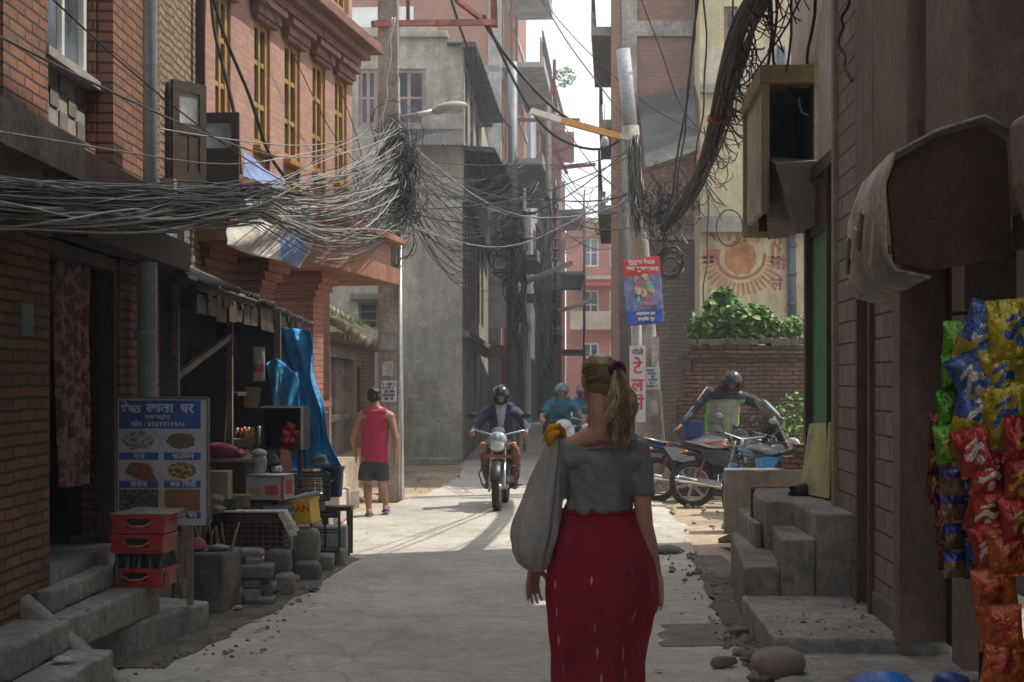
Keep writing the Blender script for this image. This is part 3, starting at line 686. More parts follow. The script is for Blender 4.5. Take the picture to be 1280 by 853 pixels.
for z,y1,w_ in ((DZ(33),32,.36),(DZ(150),31,.22),(DZ(258),33,.24)):
    m=MB(); e_=.068*(y1-27.2); m.prism([(DX(765)-w_,27.2),(DX(765),27.2),(DX(765)+e_,y1),(DX(765)-w_+e_,y1)],z-.12,z+.04,'z'); m.prism([(DX(765)-w_,27.2),(DX(765)-w_+.06,27.2),(DX(765)-w_+.06+e_,y1),(DX(765)-w_+e_,y1)],z+.04,z+.3,'z'); LD.m('balcony',concD,m)
    m=MB()
    nb_=int((y1-27.3)/.3)
    for i in range(nb_): m.box(DX(765)-w_+.01+i*.0204,DX(765)-w_+.03+i*.0204,27.3+i*.3,27.33+i*.3,z+.3,z+1.0)
    m.beam((DX(765)-w_+.02,27.2,z+1.02),(DX(765)-w_+.02+e_,y1,z+1.02),.04,.04); LD.m('railing',woodD,m)

LD.b('roof_slab',conc,(DX(765)-.1,3.4,26.7,27.5,10.9,11.1))
m=MB(); a,b,c,d_=W(800,128,25.2),W(866,108,25.2),W(866,232,24.2),W(838,235,24.2)
a,b=W(798,125,26.9),W(868,108,26.9); c,d_=W(872,190,24.4),W(808,212,24.4)
m.add([a,b,c,d_],[(0,1,2,3)]); LD.m('tin_hood',tin,m,solid=.06)
m=MB()
m.beam(W(803,215,25.0),W(870,195,25.),.06,.06); m.beam(W(812,214,24.5),W(845,262,26.9),.05,.05); m.beam(W(868,192,24.6),W(866,262,26.9),.05,.05); LD.m('brace',rust,m)
# ================================================================ yellow house
Y=thing('yellow_plaster_house','stained yellow plaster house with painted red writing behind the garden wall','house',(5.,26.2,0)); LY=Loc(Y)
def YX(px,d=26.2): return W(px,0,d).x
def YZ(py,d=26.2): return W(0,py,d).z
fwall(LY,yelW,YX(866)+.12,10,26.2,-.03,10.6,[(YX(990),YX(1010),YZ(88),YZ(20)),(6.6,7.6,6.,7.6),(YX(905),YX(922),YZ(62),YZ(8)) ])
fwin(LY,YX(990),YX(1010),YZ(88),YZ(20),26.25,yel,0,1,.07); fwin(LY,YX(905),YX(922),YZ(62),YZ(8),26.25,woodG,0,1,.07); fwin(LY,6.6,7.6,6.,7.6,26.25,yel,0,1,.07)
LY.b('cornice',plGrey,(YX(866)+.12,10,25.95,26.2,YZ(292),YZ(272)),(YX(866)+.12,10,26.05,26.2,YZ(118),YZ(106)),(YX(930),10,25.9,26.2,YZ(140),YZ(128)),bevel=.01)
LY.b('band',cream,(YX(866)+.12,10,26.15,26.199,YZ(106),YZ(62)))
LY.b('roof_slab',conc,(YX(866),10,25.9,33,10.6,10.75)); LY.b('side_wall',yelW,(YX(866)+.12,YX(866)+.37,26.46,33,0,10.6))
m=MB(); m.tube([(YX(990),26.13,YZ(425)),(YX(988),26.13,YZ(285))],.07,10); 
for py in (310,345,382): m.tube([(YX(989),26.13,YZ(py)),(YX(989),26.13,YZ(py)+.06)],.085,10)
LY.m('downpipe',M('pipe_blue',(.07,.09,.13),.5,.15,3),m); m=MB(); m.tube([(YX(975),26.12,YZ(120)),(YX(975),26.12,YZ(60))],.07,10); LY.m('pipe_stub',M('pipe_blue'),m)
# painted election emblem: orange blot with rays inside a ring
op=M('paint_orange_faded',(.43,.21,.10),.9,.25,6); rp=M('paint_red_faded',(.36,.13,.12),.9,.25,6); wp=M('paint_pale',(.62,.54,.42),.9,.2,6)
def ring(m,cx,cz,y,r0,r1,n=36,a0=0,a1=2*PI,sx=1):
    for i in range(n):
        a=a0+(a1-a0)*i/n; b=a0+(a1-a0)*(i+1)/n
        m.add([(cx+sx*r0*math.cos(a),y,cz+r0*math.sin(a)),(cx+sx*r0*math.cos(b),y,cz+r0*math.sin(b)),(cx+sx*r1*math.cos(b),y,cz+r1*math.sin(b)),(cx+sx*r1*math.cos(a),y,cz+r1*math.sin(a))],[(0,1,2,3)])
cx,cz=YX(926),YZ(322); m=MB(); n=40; random.seed(2)
m.add([(cx+ (.27+.02*math.sin(3*i))*math.cos(2*PI*i/n),26.193,cz+(.30+.03*math.sin(5*i))*math.sin(2*PI*i/n)) for i in range(n)],[tuple(range(n))])
for k in range(22):
    a=PI+PI*k/21; 
    for r0,r1 in ((.44,.66),): m.add([(cx+r0*math.cos(a-.05)*1.05,26.193,cz+r0*math.sin(a-.05)),(cx+r0*math.cos(a+.05)*1.05,26.193,cz+r0*math.sin(a+.05)),(cx+r1*math.cos(a+.03)*1.05,26.193,cz+r1*math.sin(a+.03)),(cx+r1*math.cos(a-.03)*1.05,26.193,cz+r1*math.sin(a-.03))],[(0,1,2,3)])
for k,(x,h_) in enumerate(((-.2,.5),(-.06,.58),(.08,.56),(.3,.52),(-.5,.2),(.55,.25),(-.62,.12),(.65,.2))): m.add([(cx+x-.03,26.193,cz+.28 if abs(x)<.4 else cz-.1),(cx+x+.03,26.193,cz+.28 if abs(x)<.4 else cz-.1),(cx+x+.025,26.193,cz+h_),(cx+x-.025,26.193,cz+h_)],[(0,1,2,3)])
LY.m('painted_emblem',op,m)
m=MB(); ring(m,cx,cz+.02,26.190,.35,.40,30,PI*.95,PI*2.05,1.1); LY.m('emblem_ring',rp,m)
for ch,py,px in (('ए',304,972),('मा',330,973),('ले',356,971),('ए',292,891),('मा',318,893)):
    t=text(ch,.29 if px>900 else .24,rp,None,Matrix.Translation((YX(px),26.19,YZ(py)))@FACE,'painted_letter',.004); LY.add(t)
tb_=thing('hidden_shade_block','unseen brick block added beyond the concrete framed house to shade the far lane','house',(5,60,0)); L=Loc(tb_)  # unseen block, added to keep the far lane in shade
m=MB(); m.prism([(2.75,40.2),(9,40.2),(9,78),(5.35,78)],-.03,8.2,'z'); L.m('wall',brickR,m); m=MB(); m.prism([(2.7,40.1),(9,40.1),(9,78),(5.3,78)],8.2,8.35,'z'); L.m('roof_slab',conc,m)
# ================================================================ garden wall and shrubs
gw=thing('garden_wall','crumbling red brick garden wall with mossy top below the shrubs','wall',(4.4,22,0)); Lg=Loc(gw)
gx0=W(857,0,22).x; gz=W(0,432,22).z
m=MB(); m.box(gx0+.12,9,22,22.35,-.03,gz); m.box(gx0,gx0+.12,22.02,22.33,-.03,gz-.35); m.box(gx0-.1,gx0,22.04,22.3,-.03,gz-.75)
Lg.m('brickwork',brickG,m)
for k,(e,z0,z1) in enumerate(((.05,.0,.065),(.09,.067,.12))): Lg.b('corbel',brickG,(gx0+.08*k,9,22-e,22.35+e,gz-.20+z0,gz-.20+z1))
random.seed(9); m=MB()
for i in range(44):
    x=gx0+.1+i*.15; m.ob((x,22.17,gz+.04+random.uniform(0,.03)),(.15,.44+random.uniform(-.06,.06),.07+random.uniform(0,.04)),(0,random.uniform(-.08,.08),random.uniform(-.1,.1)))
Lg.m('coping',M('moss_coping',(.13,.12,.07),.95,.4,4,1.),m)
def leaves(m,n,c,r,sz,seed,mi=(0,1),up=.3):
    random.seed(seed)
    for i in range(n):
        while True:
            p=Vector((random.uniform(-1,1),random.uniform(-1,1),random.uniform(-1,1)))
            if .25<p.length<1 : break
        q=Vector(c)+Vector((p.x*r[0],p.y*r[1],p.z*r[2])); s=sz*random.uniform(.6,1.3)
        nrm=Vector((random.uniform(-1,1),random.uniform(-1,.6),random.uniform(.0,1)+up)).normalized()
        a=nrm.cross(Vector((random.uniform(-1,1),random.uniform(-1,1),random.uniform(-1,1)))).normalized(); b=nrm.cross(a)
        k=random.choice(mi)
        m.add([q-a*s,q-a*s*.3+b*s*.42,q+a*s*.35+b*s*.38-nrm*s*.1,q+a*s-nrm*s*.25,q+a*s*.35-b*s*.38-nrm*s*.1,q-a*s*.3-b*s*.42],[(0,1,2,3),(0,3,4,5)],k)
def shrub(name,label,blobs,stems,n,sz,seed,cat='shrub',group=None):
    c=stems[0][0]; t=thing(name,label,cat,c,0,group); L=Loc(t)
    m=MB()
    for st_ in stems: m.tube(st_,[.018,.014]+[.008]*(len(st_)-2) if len(st_)>2 else [.015,.006],6)
    L.m('stem',woodG,m); m=MB()
    for k,(c_,r_,f) in enumerate(blobs): leaves(m,int(n*f),c_,r_,sz,seed+k)
    L.m('foliage',[leafA,leafB],m); return t
X=lambda px,py,d=22.4: tuple(W(px,py,d))
shrub('shrub','broad leafy green shrub spilling over the brick garden wall',
 [(X(905,388),(.32,.35,.26),1),(X(930,398),(.42,.35,.22),1.1),(X(880,410),(.25,.3,.2),.7),(X(950,402),(.3,.3,.16),.6),(X(903,370),(.14,.2,.14),.3),(X(875,420),(.18,.3,.1),.4),(X(925,417),(.5,.3,.1),.8)],
 [[X(915,432),X(910,400),X(904,366)],[X(925,432),X(935,400)],[X(900,432),X(885,405)]],300,.085,21)
shrub('shrub','small low green shrub at the right end of the garden wall',[(X(985,410),(.26,.3,.13),1),(X(1000,405),(.2,.3,.14),.7),(X(968,416),(.2,.3,.09),.6)],[[X(985,430),X(985,405)],[X(1000,430),X(1000,402)]],240,.05,31)
shrub('climbing_plant','green creeper leaves at the foot of the garden wall behind the parked motorcycles',[((W(1000,515,21.6)),(.35,.25,.3),1),(W(985,540,21.4),(.3,.2,.15),.5)],[[W(1000,560,21.7),W(1000,500,21.8)]],260,.05,41,'plant')
# grass on low roof (left)
m=MB(); random.seed(55)
for i in range(1200):
    u=random.uniform(21.2,29); t=random.random()**1.6; z=2.42+1.5*(.15+.5*t)*1.; x=-2.75-( -.45+2.6*(.15+.5*t)); 
    if math.sin(u*2.3)+math.sin(x*5+u)>-.2:
        a=random.uniform(0,6.3); l=random.uniform(.04,.13)
        m.add([(x-.012*math.cos(a),u-.012*math.sin(a),z-.04),(x+.012*math.cos(a),u+.012*math.sin(a),z-.04),(x+random.uniform(-.05,.05),u+random.uniform(-.05,.05),z+l)],[(0,1,2)],random.choice((0,1)))
tag(m.build('roof_weeds',[leafA,M('grass_dry',(.30,.28,.14),.8,.3,5,0)]),'green and dry weeds growing on the mossy tile roof','weeds',kind='stuff')
# roof plants far
for k,(px,py,d) in enumerate(((705,97,66),(770,85,31),(757,285,70))):
    t=shrub('potted_plant',['small bushy plant on the far red brick roof','green plants hanging off the right balcony edge','green plant on the far pink house balcony'][k],[(W(px,py,d),(.5*d/66,.4,.45*d/66),1)],[[W(px,py+12,d),W(px,py,d)]],120,.13*d/66,60+k,'plant')
# ================================================================ RIGHT foreground: tiled shop house C
Cc=Fac('tiled_shop_house','dark mauve tiled shop house with tall wooden pillars along the right edge','house',1.73,0,.0525,'R')
def cu(px): return Cc.u(px)
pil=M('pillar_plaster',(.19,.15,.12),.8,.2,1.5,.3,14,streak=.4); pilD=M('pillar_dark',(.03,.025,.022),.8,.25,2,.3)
c11=cu(1047); c84=cu(1121)
Cc.wall(tileC,cu(1127),10.7,.2,4.1,[(cu(1092),cu(1076),.2,3.0)],.25)
Cc.b('door',woodD,(cu(1092),cu(1076),-.14,-.08,.2,3.0)); Cc.b('tile_strip',woodB,(cu(1093),cu(1090),-.08,.03,.2,11),(cu(1077),cu(1075),-.08,.03,.2,11))
Cc.wall(tileC,cu(1089),10.7,4.1,11.2,[(9.9,10.3,4.5,6.2)],.25,'upper_wall')
Cc.b('corner_post',M('post_tan',(.26,.22,.17),.8,.2,3,.3,streak=.3),(10.702,10.80,-.25,.03,.2,4.1),(10.702,10.80,-.25,.03,4.1,9.7))
for a,b in ((1127,1092),(1076,1062)): Cc.b('skirting',concD,(cu(a),cu(b),0,.015,.2,.34))
for a,b,mt,o in ((1113,1089,pil,.10),(1163,1118,pil,.12),(1246,1188,pil,.12)):
    Cc.b('pillar',mt,(cu(b) if cu(b)<cu(a) else cu(a),max(cu(a),cu(b)),-.3,o,2.35 if a>1120 else 2.7,9.7),bevel=.015)
for a,b in ((1120,1112),(1190,1162),(1276,1245)):
    Cc.b('upper_shutter',pilD,(min(cu(a),cu(b)),max(cu(a),cu(b)),-.3,-.18,2.95,9.7))
    m=MB(); 
    u_0,u_1=sorted((cu(a),cu(b)))
    for k in range(5): u=u_0+(u_1-u_0)*(k+.5)/5; Cc.box(m,u-.02,u+.02,-.18,-.13,2.95,9.7)
    for z in (3.3,4.6,6): Cc.box(m,u_0,u_1,-.18,-.1,z,z+.1)
    m.build('shutter_rib',woodD,Cc.root)
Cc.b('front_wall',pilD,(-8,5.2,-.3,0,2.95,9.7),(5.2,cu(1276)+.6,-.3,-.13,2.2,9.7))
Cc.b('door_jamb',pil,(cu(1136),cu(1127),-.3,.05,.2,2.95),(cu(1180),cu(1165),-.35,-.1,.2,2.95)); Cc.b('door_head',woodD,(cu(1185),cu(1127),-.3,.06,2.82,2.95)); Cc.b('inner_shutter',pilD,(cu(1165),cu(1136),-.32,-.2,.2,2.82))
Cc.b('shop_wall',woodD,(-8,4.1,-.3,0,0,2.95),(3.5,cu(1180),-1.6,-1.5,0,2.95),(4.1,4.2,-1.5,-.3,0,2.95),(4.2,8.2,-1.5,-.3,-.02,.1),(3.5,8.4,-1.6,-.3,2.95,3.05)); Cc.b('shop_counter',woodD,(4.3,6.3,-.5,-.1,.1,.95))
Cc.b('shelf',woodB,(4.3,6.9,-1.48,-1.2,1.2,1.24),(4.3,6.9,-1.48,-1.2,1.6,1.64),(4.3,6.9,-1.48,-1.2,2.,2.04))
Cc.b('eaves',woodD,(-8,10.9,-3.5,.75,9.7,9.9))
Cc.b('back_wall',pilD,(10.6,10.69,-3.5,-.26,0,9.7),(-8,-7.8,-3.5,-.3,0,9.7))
# cream upper part and shutter of next house
Cr=Fac('cream_shop_house','cream shop house with a ribbed shutter, green door and yellow framed box window','house',1.76,0,.0525,'R')
def ru(px): return Cr.u(px)
Cr.wall(cream,10.81,13.45,3.3,10.4,[(12.35,12.6,5.2,6.9),(11.8,13.3,3.35,4.2)],.25); Cr.b('wall_lower',woodD,(12.42,12.6,-.25,0,-.03,3.2))
Cr.window(12.35,12.6,5.2,6.9,yel,0,1,.05,.0,glass)
m=MB()
for i in range(34): Cr.box(m,10.86,11.2,-.14,-.10+.02*(i%2),.75+i*.075,.82+i*.075)
m.build('roller_shutter',M('shutter_metal',(.12,.105,.09),.55,.2,3,metal=.4),Cr.root)
Cr.b('door',M('door_green',(.03,.20,.075),.5,.15,3,.1),(11.25,12.3,-.1,-.02,.75,2.78),bevel=.005)
Cr.b('door_frame',woodD,(11.2,11.25,-.15,.03,.75,3.2),(12.3,12.42,-.15,.03,.75,3.2),(11.25,12.3,-.12,-.0,2.78,3.2),(10.86,13.4,-.15,.04,3.2,3.3))
# projecting box window
oc=M('ochre_dull',(.24,.18,.09),.75,.25,4,.3,streak=.3)
Cr.b('box_window',oc,(12.0,13.5,.0,.43,3.98,4.13),(12.0,12.05,.36,.42,2.95,3.98),(13.44,13.5,.0,.42,2.9,3.98),bevel=.01)
Cr.b('box_side',M('beige_dull',(.33,.29,.22),.8,.25,3,.3,streak=.5),(12.05,13.44,.35,.39,3.0,3.98))
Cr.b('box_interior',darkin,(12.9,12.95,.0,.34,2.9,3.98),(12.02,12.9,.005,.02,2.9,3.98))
m=MB()
def bx(u,o,z): return (u,Cr.y(o),z)
m.add([bx(11.95,-.02,3.36),bx(12.6,-.02,3.36),bx(12.6,.34,3.5),bx(11.95,.32,3.34),bx(12.,-.0,2.86),bx(12.6,.0,2.86),bx(12.6,.30,2.80),bx(12.,.14,2.80)],[(0,3,2,1),(4,5,6,7),(0,1,5,4),(1,2,6,5),(2,3,7,6),(3,0,4,7)])
m.build('sheet_box',M('tin_brownish',(.20,.17,.14),.6,.25,3,metal=.2),Cr.root)
Cr.b('hidden_shade_wing',cream,(13.6,15.9,-.5,-3.5,-.03,10.4)); Cr.b('shade_wing_side',cream,(13.602,13.7,-.30,-.5,0,10.4))  # hidden wing, added so the near lane falls in its shadow
Cr.b('roof_slab',conc,(10.9,13.7,-3.5,.3,10.4,10.55))
# ================================================================ right foreground platform, steps
pav=thing('raised_pavement','two stepped concrete pavement slabs along the tiled wall','pavement',(1.9,8,0)); pav['kind']='structure'; del pav['label'],pav['category']
Lp=Loc(pav)
def slab(name,pts,z0,z1,L,mat=conc,bev=.012):
    m=MB(); m.prism(pts,z0,z1,'z'); return rough(L.m(name,mat,m,bevel=bev))
slab('slab',[(1.40,5.2),(1.36,7.9),(1.50,8.42),(3.4,8.42),(3.4,5.2)],-.03,.12,Lp)
slab('slab',[(1.46,8.42),(1.53,10.12),(3.4,10.4),(3.4,8.42)],-.03,.20,Lp)
concS=M('cement_steps',(.23,.22,.20),.9,.3,1.9,.7,24,streak=.6)
s5=thing('shop_steps','grey cement steps with a square notch rising to the roller shutter','steps',(2,11.3,0)); L5=Loc(s5)
slab('step',[(1.54,10.1),(1.80,12.5),(2.1,12.5),(1.785,10.12)],-.03,.39,L5,concS)
slab('step',[(1.785,10.1),(1.90,11.15),(2.2,11.15),(2.02,10.1)],-.03,.575,L5,concS)
slab('step',[(2.02,10.1),(2.05,11.1),(1.86,11.12),(1.88,11.85),(2.0,12.5),(2.42,12.5),(2.28,10.1)],-.03,.75,L5,concS)
slab('step',[(1.80,11.25),(1.86,12.6),(1.99,12.6),(1.86,11.85),(1.85,11.25)],-.03,.58,L5,concS)
slab('brick_edge',[(1.97,12.52),(2.0,12.75),(2.4,12.75),(2.4,12.52)],-.03,.76,L5,brickG)
bk=thing('concrete_block_wall','low grey concrete wall beside the steps in front of the motorcycles','wall',(2.85,17,0)); Lb=Loc(bk)
slab('slab',[(2.32,16.6),(2.36,16.95),(4.1,16.95),(4.1,16.6)],-.03,.665,Lb,M('cement_dark',(.17,.16,.145),.9,.2,2,.4,20,streak=.3))
Lb.b('brick_stack',brickG,(3.0,3.35,16.62,16.93,.667,.80),(3.12,3.5,16.64,16.9,.80,.94))
m=MB(); a,b=G(905,680,.0),W(958,642,13.4); m.beam((a.x,a.y,.03),(b.x,b.y,.36),.12,.05)
tag(m.build('plank',woodG),'weathered wooden plank leaning against the cement steps','plank')
m=MB(); random.seed(8); m.ell((1.47,14.4,.03),(.17,.1,.05),(0,0,.3),10,jit=.2); tag(m.build('stone',stone),'flat grey stone lying at the foot of the leaning plank','stone')
def boulder(c,r,rot,label,seed,jit=.1,mat=None,group=None,name='stone'):
    random.seed(seed); m=MB(); m.ell(c,r,rot,22,jit=jit); 
    return tag(m.build(name,mat or stone),label,'stone',group)
a=W(970,810,7.9); boulder((a.x,7.85,.175),(.155,.13,.075),(0,0,.3),'smooth oval boulder lying on the slab edge on the right',1,.08,M('stone_tan',(.24,.205,.165),.9,.2,4,.4,20))
a=W(995,845,7.2); boulder((a.x,7.15,.17),(.12,.12,.07),(0,.1,.8),'rough grey stone at the bottom edge near the oval boulder',2,.16)
for i,(px,py,rx,ry,rz) in enumerate(((948,776,.05,.03,.5),(925,790,.09,.04,.4),(905,828,.10,.035,.5),(935,822,.06,.04,1.2),(952,845,.08,.06,.2))):
    a=G(px,py,.03); boulder((a.x,a.y,.035),(rx,ry,.03),(0,0,rz),['small chip of stone beside the slab corner','thin stone lying in the gutter left of the slab','long flat stone shard at the gutter edge','broken stone piece left of the oval boulder','stone lump at the bottom edge under the oval boulder'][i],10+i,.2)
# leaning yellow sign board by shutter
sg=thing('leaning_sign','pale yellow faded sign board leaning beside the roller shutter','sign',(2.28,12.35,.75)); Ls=Loc(sg)
q=[W(1001,617,11.85),W(1035,623,11.15),W(1040,528,11.12),W(1013,530,11.85)]
m=MB(); m.add(q,[(0,1,2,3)]); Ls.m('board',M('board_pale_yellow',(.50,.46,.22),.7,.15,3),m,solid=.02)
qi=lambda s,t,o=.013: (q[0].lerp(q[1],s)).lerp(q[3].lerp(q[2],s),t)+Vector((-1.,-.1,.0)).normalized()*o
m=MB(); m.add([qi(.08,.33),qi(.92,.33),qi(.92,.84),qi(.08,.84)],[(0,1,2,3)]); 
Ls.m('poster',M('poster_grey_pink',(.36,.33,.30),.7,.4,9,col2=(.45,.42,.40)),m)
# rag at shutter foot
m=MB(); m.ell((2.25,11.7,.79),(.16,.1,.045),(0,0,.5),10,jit=.3); tag(m.build('cloth_rag',black),'dark rag lying at the foot of the roller shutter','rag')
# ---- big sheet awning box on right
ab=thing('awning_box','bent pale sheet metal awning box with dark open end on the wooden pillars','awning',(1.8,6.4,2.1)); La=Loc(ab)
ln=[(1.47,2.10),(1.47,2.51),(1.56,2.60),(1.90,2.615),(1.99,2.56),(1.99,2.30),(2.06,2.05)]
def sect(y,dx,dz): return [Vector((x+dx,y,z+dz)) for x,z in [(1.64,2.03),(1.50,2.06),(1.465,2.13),(1.46,2.40),(1.50,2.52),(1.66,2.605),(1.85,2.665),(1.97,2.60)]]
m=MB(); ss=[sect(5.95,0,0),sect(6.05,-.0,.0),sect(6.4,.03,-.01),sect(6.8,.07,-.015),sect(7.05,.10,-.05)]
k=len(ss[0]); m.add([p for s_ in ss for p in s_],[(i*k+j,i*k+j+1,(i+1)*k+j+1,(i+1)*k+j) for i in range(len(ss)-1) for j in range(k-1)],0,True)
La.m('sheet',M('awning_sheet',(.44,.40,.34),.75,.35,3.5,.5,12,col2=(.55,.51,.44),streak=.7),m,solid=.012)
m=MB(); m.prism([(1.51,2.09),(1.48,2.40),(1.52,2.50),(1.67,2.585),(1.85,2.635),(1.95,2.57),(1.97,2.12),(1.66,2.06)],5.99,6.02,'y'); La.m('end_panel',M('end_brown',(.075,.042,.032),.7,.3,3,.2),m)
m=MB()
for i,(y0,z,l) in enumerate(((6.35,2.25,.16),(6.5,2.21,.14),(6.62,2.17,.15),(6.2,2.19,.2))): m.ob((1.455+.02*i*.3,y0,z),(.012,.045,l),(R(25),0,0),i%2)
La.m('torn_strip',[M('strip_rust',(.16,.07,.05),.7),M('strip_pale',(.42,.38,.33),.7)],m)
m=MB(); m.prism([(1.93,2.0),(1.80,2.1),(1.74,2.3),(1.73,2.52),(1.86,2.6),(2.2,2.6),(2.2,2.0)],4.6,5.3,'y'); tag(m.build('sign_box',M('box_tan',(.20,.155,.115),.7,.2,2,.2),bevel=.02),'tan sign box cut off by the right edge beside the awning box','box')
# ---- snack strips hanging
SN={}
def snackmat(n,c,c2,sp=.5):
    if n in SN: return SN[n]
    m_=M('foil_'+n,c,.2,.12,16,.8,26,col2=_scl(c,1.6),lo=.4,hi=.6,spec=.8,bdist=.02,metal=.35); SN[n]=m_; return m_
cg=snackmat('green',(0.074,0.260,0.019),(0.186,0.341,0.031)); cy=snackmat('yellow',(0.372,0.310,0.025),(0.062,0.136,0.310)); cb=snackmat('blue',(0.031,0.087,0.260),(0.341,0.310,0.050)); cr=snackmat('red',(0.285,0.019,0.015),(0.198,0.012,0.019)); co=snackmat('orange',(0.384,0.081,0.019),(0.341,0.043,0.019)); cbr=snackmat('brown',(0.155,0.081,0.043),(0.198,0.124,0.074)); cbl=snackmat('deepblue',(0.019,0.037,0.217),(0.062,0.074,0.279)); cw=snackmat('logo',(0.465,0.434,0.384),(0.434,0.372,0.186)); cdr=snackmat('maroon',(0.124,0.019,0.019),(0.186,0.062,0.031))
def pillow(m,w,h,t,mi=0,seed=0,band=None,Mx=Matrix(),logo=None):
    n=39; k=39; rr=random.Random(seed); ph=rr.random()*6
    def f(s,t_,sgn):
        x=(s-.5)*w; z=(t_-.5)*h; e=abs(math.sin(PI*s))**.6*math.sin(PI*min(1,max(0,(t_-.07)/.86)))**.6 if .07<t_<.93 else 0
        return Mx@Vector((x*(1-.06*math.sin(PI*t_)),sgn*(t/2*e*(1+.22*math.sin(9*s+ph)*math.sin(7*t_+ph)+.12*math.sin(23*s+ph*2)*abs(t_-.5)*2)+.001),z))
    for sgn in (-1,1):
        b=len(m.v); vs=[f(i/(n-1),j/(k-1),sgn) for j in range(k) for i in range(n)]
        m.v+=[tuple(p) for p in vs]
        for j in range(k-1):
            for i in range(n-1):
                q=[b+j*n+i,b+j*n+i+1,b+(j+1)*n+i+1,b+(j+1)*n+i]
                if sgn>0: q.reverse()
                m.f.append(q); m.s.append(True)
                mm=mi
                if band and band[0]<=j*8/37<=band[1]: mm=band[2]
                if logo:
                    lj=((logo[0]+logo[1])/2*1.7+.5)*2.7; li=18.5+4*math.sin(seed*3+1); ra=1.
                    q_=i-li; w_=j-lj
                    if abs(w_-.35*q_-2*math.sin(q_*.35+seed))<(2.6 if abs(q_)<11 else 0) or (abs(w_-.35*q_-7)<1.3 and -8<q_<6) or ((q_-3)**2+(w_+7)**2<14): mm=logo[2]
                if j in (0,k-2): mm=mi
                m.m.append(mm)
def strip(label,d,pts,w,h,t,mats,alt=None,band=None,logo=None,name='snack_strip',tilt=.15,group='strips of snack packets hanging at the shop front'):
    top=W(pts[0][0],pts[0][1]-12,d); t_=thing(name,label,'snack packets',top,0,group); L=Loc(t_)
    c=MB(); P_=[W(px,py,d)+Vector((0,.02,0)) for px,py in pts]; c.tube([top]+P_,.0025,4); L.m('string',cabLt,c)
    for i,p in enumerate(P_):
        rr=random.Random(i*7+int(pts[0][0])); m=MB()
        Mx=Matrix.Translation(p+Vector((0,rr.uniform(-.03,.01),0)))@Euler((rr.uniform(-.1,.15),rr.uniform(-tilt,tilt),rr.uniform(-.6,.6))).to_matrix().to_4x4()
        pillow(m,w,h,t,0,i,band,Mx,logo); L.m('packet',mats if not alt else alt[i%len(alt)],m)
    return t_
mm_=[cbr,cbl,cw]
strip('strip of small brown packets with blue tops, left of the red bags',4.6,[(1192,602),(1193,636),(1194,671),(1195,706)],.075,.082,.03,[cbr,cbl,cw],band=(5,8,1),logo=(1,3,0),tilt=.05)
strip('strip of bright green packets above the small blue and brown ones',4.55,[(1199,425),(1192,465),(1189,510),(1186,555)],.085,.115,.045,[cg,cw,cy],logo=(2,4,2))
strip('bunch of big blue and yellow crisp bags, left of two yellow ones',4.45,[(1232,420),(1222,478),(1222,515)],.14,.19,.07,[cb,cy,cw],band=(0,3,1),logo=(3,5,2),tilt=.45)
strip('pair of large yellow crisp bags with blue marks at the right edge',4.4,[(1262,415),(1258,475),(1254,520)],.13,.19,.07,[cy,cb,cw],logo=(3,5,1),tilt=.3)
strip('strip of slim dark red packets at the far left of the snacks',4.8,[(1170,535),(1167,575),(1169,610),(1176,640)],.05,.105,.03,[cdr,cr,cy],logo=(4,5,2))
strip('strip of red packets above the orange ones',4.4,[(1218,565),(1240,595),(1234,640),(1238,685)],.11,.14,.05,[cr,cw,co],logo=(3,4,1),tilt=.3)
strip('strip of orange packets reaching lowest of all the snacks',4.35,[(1262,690),(1246,740),(1250,785),(1256,828)],.13,.14,.05,[co,cr,cw],logo=(3,5,1),tilt=.25)
strip('strip of glossy red packets close to the right edge',4.3,[(1274,550),(1277,600),(1275,650)],.10,.14,.05,[cr,cy,cw],logo=(3,4,1))
strip('strip of green and yellow packets low beneath the dark red ones',4.7,[(1180,668),(1183,696)],.05,.085,.03,[cdr,cg,cy],logo=(1,3,1))
strip('strip of blue and white packets half hidden behind the orange ones',4.75,[(1212,600),(1214,650),(1215,700)],.06,.12,.035,[cb,cw,cr],logo=(2,4,1))
m=MB(); a,b=W(1228,870,4.9),W(1222,385,4.9); m.tube([a,b],.012,8); m.tube([W(1190,392,4.6),W(1300,384,4.6)],.008,6); tag(m.build('hanging_rack',black),'thin black rack that carries the hanging snack strips','rack')
m=MB(); random.seed(3); m.ell(W(1105,858,5.6),(.13,.15,.045),(0,0,.2),12,jit=.35); tag(m.build('plastic_sheet',M('plastic_blue',(.02,.15,.55),.4,.2,5,.5)),'crumpled bright blue plastic sheet at the bottom edge','plastic sheet')
m=MB(); m.ell(W(1192,856,5.4),(.06,.08,.05),(0,0,.2),10,jit=.2); tag(m.build('plastic_bag',M('plastic_navy',(.02,.05,.25),.4,.2,5,.5)),'small navy plastic bag at the bottom edge under the snacks','bag')

